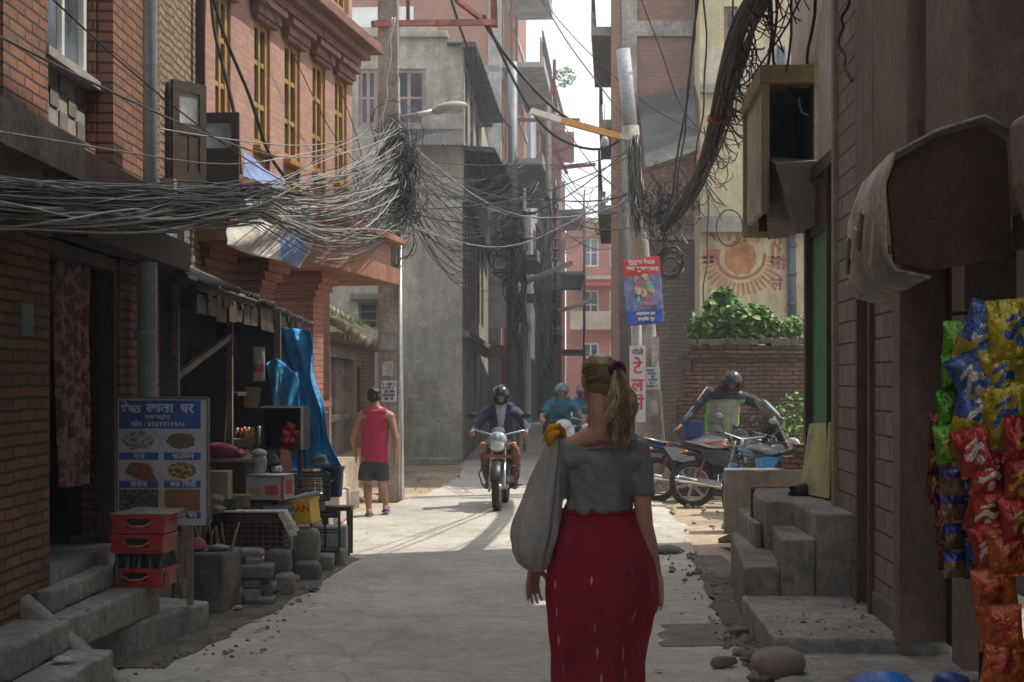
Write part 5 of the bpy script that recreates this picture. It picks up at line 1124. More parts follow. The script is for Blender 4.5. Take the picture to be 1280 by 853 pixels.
# ================================================================ banner on pink house
bn_=thing('shop_banner','large torn blue and white cloth banner stretched below the ochre windows','banner',(-2.5,14.7,3.2)); Lq=Loc(bn_)
bb=M('banner_blue',(.16,.22,.42),.7,.2,2,.2); bg=M('banner_grey',(.40,.37,.33),.8,.25,3,.2); bwt=M('banner_white',(.58,.57,.58),.7,.15,3,.2)
def quadcloth(name,mats,A_,B_,C_,D_,nu=24,nv=16,amp=.03,mi=lambda s,t:0,solid=.004):
    m=MB(); n0=len(m.v)
    def f(s,t):
        p=(A_.lerp(B_,s)).lerp(D_.lerp(C_,s),t); p=p.copy(); p.y+=amp*math.sin(s*13+t*4); p.x+=amp*math.sin(t*8+s*9); return p
    vs=[f(i/(nu-1),j/(nv-1)) for j in range(nv) for i in range(nu)]
    m.v=[tuple(p) for p in vs]
    for j in range(nv-1):
        for i in range(nu-1): m.f.append([j*nu+i,j*nu+i+1,(j+1)*nu+i+1,(j+1)*nu+i]); m.s.append(True); m.m.append(mi(i/(nu-1),j/(nv-1)))
    return Lq.m(name,mats,m,solid=solid)
def PW(px,py,off):
    a=(px-640)/FPX; t=(P.O.dot(P.f)-off)/(a*P.f.x+P.f.y); return W(px,py,t)
quadcloth('cloth',[bb,bwt],PW(303,190,.15),PW(357,228,.2),PW(366,262,.66),PW(306,266,.66),mi=lambda s,t:1 if t>.75 and s<.75 else 0,amp=.02)
quadcloth('cloth',[bg,bb,bwt],PW(300,256,.68),PW(398,258,.68),PW(379,336,.70),PW(279,307,.70),mi=lambda s,t:1 if .62<s<.95 and .1<t<.95 else (2 if t>.88 or .3<s<.34 else 0),amp=.035)
# ================================================================ poles
pl_=thing('lamp_pole','square stained concrete pole with a street lamp and posters, left of the road','utility pole',(-1.69,21,0)); Lo=Loc(pl_)
m=MB(); m.ob((-1.69,21,4.2),(.34,.34,8.46),(0,R(-.35),0),0,.78); Lo.m('post',concPole,m,bevel=.02)
m=MB(); a=W(499,628,20.95); m.tube([(a.x,20.84,0),(W(501,330,20.9).x,20.84,W(0,305,20.9).z)],.028,8); Lo.m('conduit',galv,m)
t0=MB(); a=W(500,148,20.9);b=W(548,138,20.9); t0.tube([a,b],.035,8); Lo.m('lamp_arm',galv,t0)
m=MB(); c=W(563,134,20.9); m.ell(c,(.24,.10,.075),(0,R(-8),0),14); m.ell(W(549,138,20.9),(.12,.07,.06),(0,R(-8),0),10); lh=Lo.m('lamp_head',M('lamp_grey',(.34,.33,.31),.5,.15,3,.1),m)
m=MB(); m.ell(c+Vector((.05,-.0,-.045)),(.15,.075,.05),(0,R(-8),0),12); Lo.m('lamp_glass',GL('lamp_glass',(.3,.3,.28),.2),m)
m=MB(); m.ob(W(487,319,20.75),(.2,.12,.26)); Lo.m('meter_box',concD,m,bevel=.01)
def paper(L,d,x0,y0,x1,y1,mat,name='poster',off=.0):
    a=W(x0,y1,d-off); b=W(x1,y0,d-off); m=MB(); m.box(a.x,b.x,d-off-.004,d-off,a.z,b.z); return L.m(name,mat,m)
pw=M('poster_white',(.50,.50,.52),.8,.08,6,0); ink=M('ink_blue',(.06,.07,.14),.8,0,1,0); inkr=M('ink_red',(.50,.05,.06),.7,.05,3,0)
def lines(L,d,x0,y0,x1,y1,n,mat,h=.35,seed=1):
    rr=random.Random(seed); m=MB()
    for i in range(n):
        y=y0+(y1-y0)*(i+.5)/n; k=int((x1-x0)/1.6); 
        for j in range(k):
            if rr.random()<.72:
                a=W(x0+j*1.6,y+h*(y1-y0)/n,d); b=W(x0+j*1.6+1.2,y-h*(y1-y0)/n,d); m.box(a.x,b.x,d-.003,d,a.z,b.z)
    return L.m('print',mat,m)
paper(Lo,20.8,477,476,496,503,pw); lines(Lo,20.794,479,478,494,501,5,ink)
paper(Lo,20.8,476,419,494,437,M('poster_faded',(.32,.31,.29),.9,.2,9),'poster'); paper(Lo,20.8,478,452,492,470,M('poster_scrap',(.40,.38,.35),.9,.3,12),'poster')
m=MB()
for z in (4.8,4.95,5.1,4.4,3.6): m.tube([(-1.69+.21*math.cos(q*PI/6),21+.21*math.sin(q*PI/6),z) for q in range(13)],.012,5)
Lo.m('wire_band',cabBlk,m)
# red truss bracket crossing at the top
tr=thing('cable_bracket','rust red steel angle bracket reaching from the lamp pole top','bracket',W(485,30,21)); Lr=Loc(tr)
m=MB(); m.beam(W(466,30,20.7),W(618,28,22.),.09,.08); m.beam(W(510,28,21.1),W(510,-30,21.1),.05,.05); m.beam(W(570,0,21.3),W(604,26,22),.06,.06); m.beam(W(616,-40,22),W(618,34,22),.10,.10)
Lr.m('bracket',rust,m)
# right pole pair
rp_=thing('banner_pole','grey concrete pole with painted tailor sign, leaning slightly, behind the woman','utility pole',(2.0,22.6,0)); Lrp=Loc(rp_)
a,b=W(818,600,22.6),W(779,-60,22.6); m=MB(); m.v=[]; 
a=Vector((2.17,22.6,0)); b=W(788,158,22.5)
m.tube([a,a.lerp(b,.33),a.lerp(b,.66),b],[.17,.155,.14,.125],14); Lrp.m('post',concPole,m)
m=MB(); m.tube([W(789,175,22.5),W(779,62,22.5)],.105,14); Lrp.m('steel_sleeve',M('galv_dull2',(.30,.32,.34),.75,.25,3,metal=.2),m)
m=MB(); m.tube([W(798,560,22.2),W(794,330,22.2)],.075,8); Lrp.m('side_post',M('post_light_grey',(.40,.39,.37),.8,.15,2,.2),m)
paper(Lrp,22.1,787,432,807,528,M('sign_white',(.52,.51,.52),.7,.08,4,0),'sign_panel')
def ptext(s,px,py,size,mat,off=0,L=Lrp,d=22.09): p=W(px,py,d); L.add(text(s,size,mat,None,Matrix.Translation((p.x,d,p.z))@FACE,'lettering',off,.0008))
ptext('टे',797,460,.26,inkr,.006); ptext('ल',797,482,.26,inkr,.006); ptext('स',797,505,.26,inkr,.006); ptext('नोले',797,441,.11,ink,.002)
m=MB(); p=[W(800+2.6*math.cos(q),496-3*math.sin(q),22.088) for q in [x*.35-1.2 for x in range(12)]]; m.tube(p,.010,5); Lrp.m('lettering_hook',inkr,m)
paper(Lrp,22.3,808,459,825,487,pw); lines(Lrp,22.294,809,461,823,485,6,ink,seed=4); paper(Lrp,22.32,815,421,824,456,M('poster_scrap')),paper(Lrp,22.35,812,500,822,520,M('poster_scrap'))
m=MB(); m.tube([W(784,520,24),W(781,255,24)],.11,10); t=m.build('dark_post',M('post_dark',(.09,.085,.08),.8,.3,3,.3)); 
m2=MB(); m2.tube([(W(784,520,24).x,24,-.03),W(784,522,24)],.12,10); q=m2.build('post_foot',M('post_dark'),t); tag(t,'dark rusty iron post behind the left side of the banner pole','post')
# hanging banner with emblem
hb=thing('pole_banner','red and blue festival banner hanging on the concrete pole','banner',W(803,322,22.0)); Lhb=Loc(hb)
A_,B_,C_,D_=W(777,325,21.95),W(825,320,21.95),W(830,404,21.9),W(784,408,21.9)
def hbp(s,t,o=0): p=(A_.lerp(B_,s)).lerp(D_.lerp(C_,s),t); p=p.copy(); p.y+=.03*math.sin(s*7+t*5)-o; return p
m=MB(); nu,nv=16,24
m.v=[tuple(hbp(i/(nu-1),j/(nv-1))) for j in range(nv) for i in range(nu)]
for j in range(nv-1):
    for i in range(nu-1): m.f.append([j*nu+i,j*nu+i+1,(j+1)*nu+i+1,(j+1)*nu+i]); m.s.append(True); m.m.append(0 if j/(nv-1)<.24 else (1 if j/(nv-1)<.74 else 2))
Lhb.m('cloth',[M('banner_red',(.55,.06,.05),.6,.1,3),M('banner_skyblue',(.14,.22,.48),.6,.5,5,col2=(.30,.30,.55)),M('banner_deepblue',(.04,.10,.42),.6,.15,4)],m,solid=.003)
def hbt(s,u,v,size,mat):
    p=hbp(u,v,.03); Lhb.add(text(s,size,mat,None,Matrix.Translation(p)@FACE,'lettering',.003,.0008))
hbt('गुरूपूजा नेपाल',.5,.07,.078,wt); hbt('जय शुभकामना',.52,.17,.085,wt)
cols=[(.55,.35,.30),(.10,.30,.16),(.55,.12,.12),(.20,.45,.50),(.6,.5,.3)]
rr=random.Random(5)
for k in range(34):
    a=rr.random()*6.28; r_=rr.random()**.6*.28; p=hbp(.5+r_*math.cos(a),.44+r_*.75*math.sin(a),.02+.0015*k*.2); m=MB(); s_=rr.uniform(.018,.045); n=8
    m.add([(p.x+s_*math.cos(2*PI*i/n)*rr.uniform(.6,1.2),p.y,p.z+s_*1.3*math.sin(2*PI*i/n)) for i in range(n)],[tuple(range(n))])
    c_=cols[k%5]; 
    if k==0: MM=[]
    MM.append((m,k%5))
big=MB()
for m_,k in MM: big.add(m_.v,m_.f,k)
Lhb.m('emblem_print',[M('print_col_%d'%i,c,.6,.1) for i,c in enumerate(cols)],big)
hbt('पाटन समाज',.5,.69,.085,M('print_pinkish',(.6,.25,.22),.6,0,1,0)); hbt('कार्यालय ललितपुर',.62,.84,.062,wt); hbt('हार्दिक स्वागत',.6,.92,.055,wt)
# far poles
def simplepole(label,px,d,top,r0,mat,name='utility_pole',extra=None):
    t=thing(name,label,'utility pole',(W(px,0,d).x,d,0)); m=MB(); m.tube([(0,0,-.03),(0,0,top*.5),(0,0,top)],[r0,r0*.85,r0*.7],10); m.build('post',mat,t)
    if extra: extra(t)
    return t
def ex1(t):
    m=MB(); m.tube([(.28,-.1,0),(.28,-.1,6.2)],.05,6); m.build('conduit',galv,t)
    m=MB()
    for z in (4.2,4.6,5.0,5.6): m.beam((-.5,-.15,z),(.55,-.15,z),.07,.05)
    m.build('cross_arm',rust,t)
    m=MB(); m.ob((.1,-.25,4.3),(.45,.3,.6)); m.build('junction_box',concD,t); m=MB(); m.ob((-.1,-.22,5.2),(.3,.25,.35)); m.build('junction_box',concD,t)
simplepole('tall galvanised pole standing in front of the far orange house',641,36,9.2,.16,M('galv_dull',(.22,.24,.26),.6,.2,2,metal=.4),extra=ex1)
def ex2(t):
    m=MB(); 
    for a,b in (((-1.1,0,9.9),(1.,0,9.9)),((-.6,0,8.2),(.3,0,9.9)),((.6,0,8.2),(-.2,0,9.9)),((-.9,0,8.4),(.8,0,9.1)),((0,0,9.9),(.15,0,11.2)),((.5,0,9.9),(.15,0,11.2)),((-1.4,0,8.2),(1.5,0,8.5)),((.2,0,11.2),(.2,0,11.8))): m.beam(a,b,.10,.10)
    m.build('truss',rust,t); m=MB()
    for k in range(14): m.lathe([(.05,0),(.12,.03),(.05,.08)],(.22,-.15,3.2+k*.32),n=8); 
    m.build('insulator',black,t); m=MB(); m.tube([(.22,-.15,2.8),(.22,-.15,8)],.04,6); m.build('rod',black,t)
simplepole('distant pole carrying a rust red steel truss of cross arms',685,48,10.5,.17,concD,extra=ex2)
simplepole('slim dark pole at the far end beside the pink house',772,40,6.2,.10,M('post_dark'))
# tube lights on the far poles
for i,(a,b,lb) in enumerate((((656,352,36),(714,328,35.),'long white fluorescent tube sticking out, the higher one of two'),((699,388,47),(743,374,46),'white fluorescent tube sticking out, the lower farther one'))):
    t=thing('tube_light',lb,'street lamp',W(*a)); L=Loc(t); m=MB(); m.beam(W(*a),W(*b),.10,.07); L.m('housing',M('lamp_white',(.62,.62,.58),.5,.1),m); m=MB(); A1,B1_=W(*a),W(*b); m.tube([A1+Vector((0,-.02,-.06)),B1_+Vector((0,-.02,-.06))],.03,8); L.m('tube',M('lamp_white'),m)
t=thing('tube_light','long orange wooden batten with a white lamp end, reaching toward the banner pole','lamp batten',W(788,172,22.4)); L=Loc(t)
m=MB(); m.beam(W(775,171,22.4),W(688,147,22.),.07,.09); L.m('batten',M('wood_orange',(.50,.25,.07),.6,.2,4),m); m=MB(); m.beam(W(700,151,21.95),W(664,139,21.8),.11,.08); L.m('lamp',M('lamp_white'),m); m=MB(); m.beam(W(788,174,22.4),W(766,168,22.38),.05,.06); L.m('bracket',galv,m)
m=MB(); m.ell(W(756,178,24),(.07,.07,.10),n=10); m.tube([W(756,172,24),W(756,130,24)],.008,4); tag(m.build('hanging_bulb',M('bulb_grey',(.3,.3,.3),.3)),'single hanging bulb under the balcony on the right','lamp')
# far street signs & flags
for px0,py0,px1,py1,d,c,lb in ((612,300,632,352,44,(.45,.47,.44),'pale vertical shop sign above the lane on the grey wall'),(611,355,632,410,44,(.36,.38,.40),'lower grey vertical shop sign under the pale one'),(606,432,640,447,42,(.30,.06,.06),'long dull red sign board low above the lane'),(648,404,664,418,42,(.45,.48,.48),'small white sign on the far galvanised pole')):
    a=W(px0,py1,d); b=W(px1,py0,d); o=B1('hanging_sign',M('sign_%d'%px0+str(py0),c,.7,.25,3),None,(a.x,b.x,d,d+.06,a.z,b.z)); tag(o,lb,'sign')
t=thing('prayer_flags','bunch of coloured prayer flags against the sky far away','flags',W(752,262,60)); L=Loc(t); 
for i,c in enumerate(((.05,.10,.4),(.6,.6,.6),(.5,.06,.05),(.05,.3,.1),(.6,.45,.05))):
    m=MB(); a=W(752+((i%2)-.5)*3,240+i*7,60); m.add([a,a+Vector((.22,0,.02)),a+Vector((.20,.05,-.22)),a+Vector((-.02,0,-.2))],[(0,1,2,3)]); L.m('flag',M('flag_%d'%i,c,.8),m)
m=MB(); m.tube([W(752,232,60),W(752,285,60)],.02,5); L.m('rope',cabBlk,m)
# ================================================================ cables
def cable(p0,p1,sag,r,mat,label,group,rr,n=14,side=0.):
    p0=Vector(p0);p1=Vector(p1); pts=[]; w1,w2=rr.uniform(-1,1),rr.uniform(-1,1)
    for i in range(n+1):
        t=i/n; p=p0.lerp(p1,t); p.z-=4*sag*t*(1-t); p.x+=side*math.sin(t*PI)+.03*w1*math.sin(t*9+w2*3); p.z+=.025*w2*math.sin(t*12+w1*5); pts.append(p)
    m=MB(); m.tube(pts,r,5,cap=False); o=m.build('cable',mat); return tag(o,label,'cable',group)
rr=random.Random(11)
g1='cables sagging from the left edge to the lamp pole'
mid=[(0,225),(0,285)]
for i in range(104):
    f=rr.random(); lt=rr.random()
    a=W(-25,218+70*f+rr.uniform(-3,3),5.9+rr.uniform(-.15,.15)); 
    hub=W(492+rr.uniform(-10,12),150+150*rr.random()**1.1,20.8)
    # go through a waypoint at px 300 where the bunch is tight
    wpx=W(300+rr.uniform(-8,8),236+46*f**1.1+rr.uniform(-3,3),11.3+rr.uniform(-.2,.2))
    sg9=rr.uniform(-.05,.45)
    m=MB(); pts=[]; n=20; ph=rr.random()*6; am=.012+.035*rr.random()**2
    for k in range(n+1):
        t=k/n; b_=a*(1-t)**2+wpx*2*t*(1-t)+hub*t*t
        q=(a.lerp(wpx,t*2) if t<.5 else wpx.lerp(hub,t*2-1)); p=b_*.45+q*.55
        s=math.sin(min(1,t*2 if t<.5 else (t-.5)*2)*PI); p.z-=(.03 if t<.5 else sg9)*s; p.x+=am*math.sin(t*21+ph); p.z+=am*math.cos(t*17+ph*2); pts.append(p)
    pts.insert(0,pts[0]+Vector((rr.uniform(-.05,.05),-4.5,.25)))
    m.tube(pts,rr.choice((.003,.004,.005,.0065)),5,cap=False)
    k=0 if lt<.32 else (1 if lt<.62 else 2)
    tag(m.build('cable',[cabBlk,cabGry,cabLt][k]),['thin black cable in the thick sagging bunch between the left edge and the lamp pole','thin grey cable in the thick sagging bunch between the left edge and the lamp pole','cable coloured pale as if lit in the thick sagging bunch between the left edge and the lamp pole'][k],'cable',g1)  # the pale share paints in cables caught by the light
# single long lines on the left
for i,(a,b,sg_,r,mt,lb) in enumerate((((-20,33,6.0),(480,170,20.8),.4,.007,cabGry,'pale wire running from the upper left corner past the window to the lamp pole'),
    ((60,-10,6.9),(490,230,20.8),.5,.005,cabBlk,'thin dark wire crossing the left window and drainpipe'),((-20,165,6.),(460,162,20),.25,.005,cabLt,'thin light wire level with the brown canopy'),
    ((-20,287,5.9),(300,262,11.2),.02,.012,cabLt,'single bright cable lowest across the left doorway'),
    ((263,-10,14.8),(312,265,14.6),-.0,.02,cabBlk,'thick black cable hanging down in front of the first ochre window'),
    ((268,-5,14.6),(365,235,15.4),.2,.018,cabBlk,'thick black cable drooping from the first window to the banner'),
    ((200,160,11),(480,165,20.8),.15,.006,cabGry,'grey wire from the dark shutters to the lamp pole'),
    ((330,-10,16),(480,240,20.8),.3,.006,cabBlk,'thin dark wire slanting over the pink wall from its second window'),((395,-10,18),(486,300,20.8),.2,.006,cabBlk,'thin dark wire slanting over the pink wall from its fourth window'))):
    cable(W(*a),W(*b),sg_,r,mt,lb,None,rr)
m=MB(); m.tube([W(490,0,20.6)+Vector((.02*math.sin(k*1.7),0,0)) if 0 else W(490-k*1.0+1.6*math.sin(k*1.3),22+k*10,20.6) for k in range(16)],.018,5); m.tube([W(492-k*1.0+1.6*math.sin(k*1.3+1),22+k*10,20.6) for k in range(16)],.014,5)
tag(m.build('cable',cabLt),'pair of twisted pale cables hanging down the front of the lamp pole','cable')
# from the lamp pole to the right/far
g2='cables fanning from the lamp pole toward the far poles'
for i in range(46):
    a=W(497+rr.uniform(-6,10),170+110*rr.random(),20.8); far=rr.random()
    if far<.45: b=W(640+rr.uniform(-5,5),190+160*rr.random(),35.9)
    elif far<.8: b=W(660+rr.uniform(-12,14),205+60*rr.random(),40)
    else: b=W(790+rr.uniform(-3,5),180+80*rr.random(),22.4)
    k=0 if rr.random()<.5 else 1
    cable(a,b,rr.uniform(.1,1.0),rr.choice((.005,.007,.009)),[cabBlk,cabGry][k],['thin black cable fanning out to the right from the lamp pole','thin grey cable fanning out to the right from the lamp pole'][k],g2,rr)
for i in range(16):
    a=W(500+rr.uniform(0,10),200+80*rr.random(),20.8); b=W(598+rr.uniform(-20,12),300+55*rr.random(),31.5)
    cable(a,b,rr.uniform(.1,.6),.006,cabBlk,'black cable drooping from the lamp pole to the grey house canopy','cables drooping to the grey house',rr)
# high wires
for i,(a,b,sg_,r,lb) in enumerate((((560,-10,21),(640,160,36),.3,.02,'thick black cable descending from the red bracket toward the galvanised pole'),
    ((600,20,22),(790,170,22.5),.5,.028,'heavy black cable looping from the red bracket to the banner pole'),((603,18,22),(775,175,22.5),.8,.02,'second heavy cable under the loop to the banner pole'),
    ((670,-10,24),(800,170,22.6),.1,.010,'thin wire crossing the sky from the top to the banner pole'),((672,-10,26),(900,175,25),.4,.008,'thin wire crossing the sky above the batten lamp'),((800,-10,22),(880,170,25),.3,.010,'thin wire over the tall brick wall'),
    ((685,110,48),(795,250,23),.5,.012,'sagging wire from the far truss to the banner pole'),((690,200,48),(792,262,23),.6,.012,'lower sagging wire from the far truss to the banner pole'),((640,232,36),(800,240,22.5),.25,.012,'dark wire crossing level below the batten lamp'),((650,240,36),(792,285,22.5),.3,.010,'dark wire crossing the lane at the height of the far balconies'))):
    cable(W(*a),W(*b),sg_,r,cabBlk,lb,None,rr)
for i in range(10):
    cable(W(686,150+rr.random()*200,47.8),W(735+rr.random()*45,180+rr.random()*130,60+rr.random()*15),rr.uniform(.2,1.),.015,cabBlk,'thin dark wire in the far wires beyond the truss pole','wires beyond the truss pole',rr,10)
# tangles (stuff)
def tangle(name,label,n,fn,seed,mats,r=(.006,.011)):
    random.seed(seed); m=MB()
    for i in range(n):
        pts=fn(random); k=random.choice(range(len(mats))); m.tube(pts,random.uniform(*r),4,k,cap=False)
    return tag(m.build(name,mats),label,'cable tangle',kind='stuff')
def loop(c,rad,q,r,n=14,turn=1.3):
    a0=q.random()*6.3; e=q.uniform(.5,1.2); tz=q.uniform(-.6,.6); dy=q.uniform(-.15,.15)
    return [c+Vector((rad*math.cos(a0+turn*2*PI*k/n)*e,dy*math.sin(k),rad*1.3*math.sin(a0+turn*2*PI*k/n)+tz*.05*k)) for k in range(n)]
def f1(q):
    c=W(497+q.uniform(-12,12),225+q.gauss(0,32),20.75); 
    if q.random()<.5: return loop(c,q.uniform(.08,.32),q,0)
    p=c.copy(); out=[p.copy()]
    for k in range(9): p=p+Vector((q.uniform(-.09,.09),q.uniform(-.05,.04),q.uniform(-.16,.12))); out.append(p.copy())
    return out
tangle('cable_tangle','dense knot of black and grey cables wrapped round the lamp pole',150,f1,1,[cabBlk,cabGry,cabBlk],(.004,.008))
def f1b(q):
    a=W(470-q.random()*40,190+q.random()*110,20.2); b=W(495+q.uniform(-5,15),180+q.random()*120,20.75)
    return [a.lerp(b,k/8)+Vector((.03*math.sin(k*2+q.random()),0,-.5*(k/8)*(1-k/8)*q.uniform(.4,1.4)*2)) for k in range(9)]
tangle('cable_tangle','loose pale cable loops fanning off the left side of the lamp pole',70,f1b,2,[cabGry,cabLt,cabGry])
def f2(q):
    if q.random()<.45:
        a=W(791+q.uniform(-5,6),168+q.random()*30,22.2); b=W(799+q.uniform(-9,14),240+q.random()*60,22.2); w=q.uniform(.02,.09); f=q.uniform(2,5)
        return [a.lerp(b,k/10)+Vector((w*math.sin(k/10*f+w*40),-.03,0)) for k in range(11)]
    c=W(828+q.gauss(0,11),262+q.gauss(0,15),22.1)
    if q.random()<.5: return loop(c,q.uniform(.05,.18),q,0)
    p=c; out=[c]
    for k in range(7): p=p+Vector((q.uniform(-.09,.10),0,q.uniform(-.12,.08))); out.append(p)
    return out
tangle('cable_tangle','tangle of pale and black cables on the banner pole below the steel sleeve',150,f2,3,[cabGry,cabBlk,cabBlk],(.005,.010))
def f3(q):
    c=W(638+q.gauss(0,6),320+q.gauss(0,30),35.5); 
    return loop(c,q.uniform(.1,.3),q,0) if q.random()<.6 else [W(640+q.uniform(-4,20),260+k*25+q.uniform(-6,6),35.5) for k in range(8)]
tangle('cable_tangle','dark cable tangle on the far galvanised pole',34,f3,4,[cabBlk,cabGry],(.012,.02))
def f4(q): return [W(680+q.uniform(-8,8)+6*math.sin(k),250+k*26+q.uniform(-8,8),47.5) for k in range(9)]
tangle('cable_tangle','hanging cables on the distant truss pole',22,f4,5,[cabBlk,cabGry],(.015,.03))
# thick bundle rising to upper right
g3='cables in the thick bundle rising to the upper right'
base=[W(828,285,21.8),W(862,240,19),W(893,165,16),W(908,100,14),W(925,40,12.5),W(952,-25,11),W(1010,-170,9.2)]
def bez(P_,t):
    n=len(P_)-1; x=t*n; i=min(int(x),n-1); f=x-i
    p0=P_[max(i-1,0)];p1=P_[i];p2=P_[i+1];p3=P_[min(i+2,n)]
    return .5*((2*p1)+(p2-p0)*f+(2*p0-5*p1+4*p2-p3)*f*f+(-p0+3*p1-3*p2+p3)*f**3)
for i in range(26):
    a0=rr.random()*6.3; r0=rr.random()**.6*.105; tw=rr.uniform(-1,1)*5; m=MB(); pts=[]
    for k in range(31):
        t=k/30; p=bez(base,t); q=a0+tw*t; w_=r0*(1+.25*math.sin(t*11+a0)); pts.append(p+Vector((math.cos(q)*w_,math.sin(q)*w_*.5,math.sin(q)*w_*.6)))
    m.tube(pts,rr.choice((.012,.016,.02)),6,cap=False); tag(m.build('cable',[cabBlk,M('cable_brown',(.055,.038,.03),.6)][i%2]),['black cable in the thick bundle rising to the upper right','brown dusty cable in the thick bundle rising to the upper right'][i%2],'cable',g3)
m=MB(); c=W(901,148,15.3); 
for j in range(3): m.tube([c+Vector((.135*math.cos(q*PI/6),-.04+.1*math.sin(q*PI/6),.05*math.sin(q*PI/6)+.015*j+.03*math.cos(q*PI/6))) for q in range(13)],.012,5)
tag(m.build('cable_tie',M('tie_red',(.35,.04,.03),.5)),'red tie wrapped round the thick cable bundle','tie')
def f5(q):
    t=q.random(); p=bez(base,t); 
    if q.random()<.35: return loop(p+Vector((.1,0,-.1)),q.uniform(.05,.2),q,0,10,.8)
    out=[p]
    for k in range(5): p=p+Vector((q.uniform(-.03,.1),q.uniform(-.04,.04),q.uniform(-.14,.03))); out.append(p)
    return out
tangle('cable_tangle','loose wire ends sprouting from the thick rising bundle',110,f5,6,[cabBlk],(.004,.008))
lw=[((890,-130,13),(850,180,18),(828,300,21.5),.014,'black wire left of the thick bundle, nearly parallel to it'),((880,-130,13),(862,100,17),(845,250,21),.012,'second black wire left of the thick bundle'),((872,-130,14),(882,90,18),(868,210,21),.012,'third loose wire hanging in front of the yellow wall'),((918,-130,13),(905,150,17),(830,270,21.5),.010,'thin wire weaving across the thick bundle'),((965,-130,12),(960,90,13),(938,180,15),.014,'dark wire hanging right of the thick bundle'),((975,-130,11),(968,60,12),(978,140,12.5),.012,'wire hanging onto the yellow framed box window'),((1000,-130,11),(985,90,12.),(1003,125,12.4),.011,'wire dropping along the cream wall'),((905,150,15.3),(958,195,14),(1065,243,10.5),.012,'black wire from the red tie to the mauve tiled wall'),((1065,-130,10),(960,70,13),(898,130,15.5),.010,'thin wire from the tiled wall up to the thick bundle'),((1030,-130,11),(1012,60,12),(1003,125,12.6),.014,'dark wire beside the tiled wall upper corner'),((880,160,24),(885,290,24),(878,380,24),.012,'thin wire hanging straight down the yellow wall'),((1060,0,10),(1050,50,10.2),(1062,100,9.8),.012,'curled brown wire at the top of the tiled wall')]
for a,b,c,r,lb in lw:
    m=MB(); P3=[W(*a),W(*b),W(*c)]; m.tube([bez(P3,k/16)+Vector((.015*math.sin(k*1.3),0,.01*math.cos(k))) for k in range(17)],r,5,cap=False); tag(m.build('cable',cabBlk),lb,'cable')
m=MB(); P3=[W(998,122,12.2),W(1002,140,12.2),W(1012,145,12.2),W(1020,156,12.2),W(1029,150,12.2)]; m.tube([bez(P3,k/20) for k in range(21)],.009,5); tag(m.build('cable',cabLt),'short white curly wire on the yellow window beam','cable')
m=MB(); c=W(912,285,25); m.tube([c+Vector((.22*math.cos(q*.35),0,.30*math.sin(q*.35))) for q in range(20)],.012,5,cap=False); tag(m.build('wire_loop',cabBlk),'round loop of black wire hanging before the painted emblem','cable')
m=MB(); a,b=W(838,325,22),W(846,345,22); m.tube(loop(a,.16,rr,0,16,2.2),.02,5); m.tube(loop(a,.13,rr,0,16,1.7),.016,5); tag(m.build('wire_coil',cabBlk),'small coil of black cable beside the hanging banner','cable')
# metal curly bracket at the yellow cornice
m=MB(); m.tube([W(960,125,13.4),W(972,110,13.4),W(985,104,13.4),W(1000,112,13.4)],.02,6); m.tube([W(965,122,13.3),W(990,120,13.3)],.03,6); tag(m.build('bracket_light',rust),'rusty lamp bracket on top of the yellow framed box window','bracket')
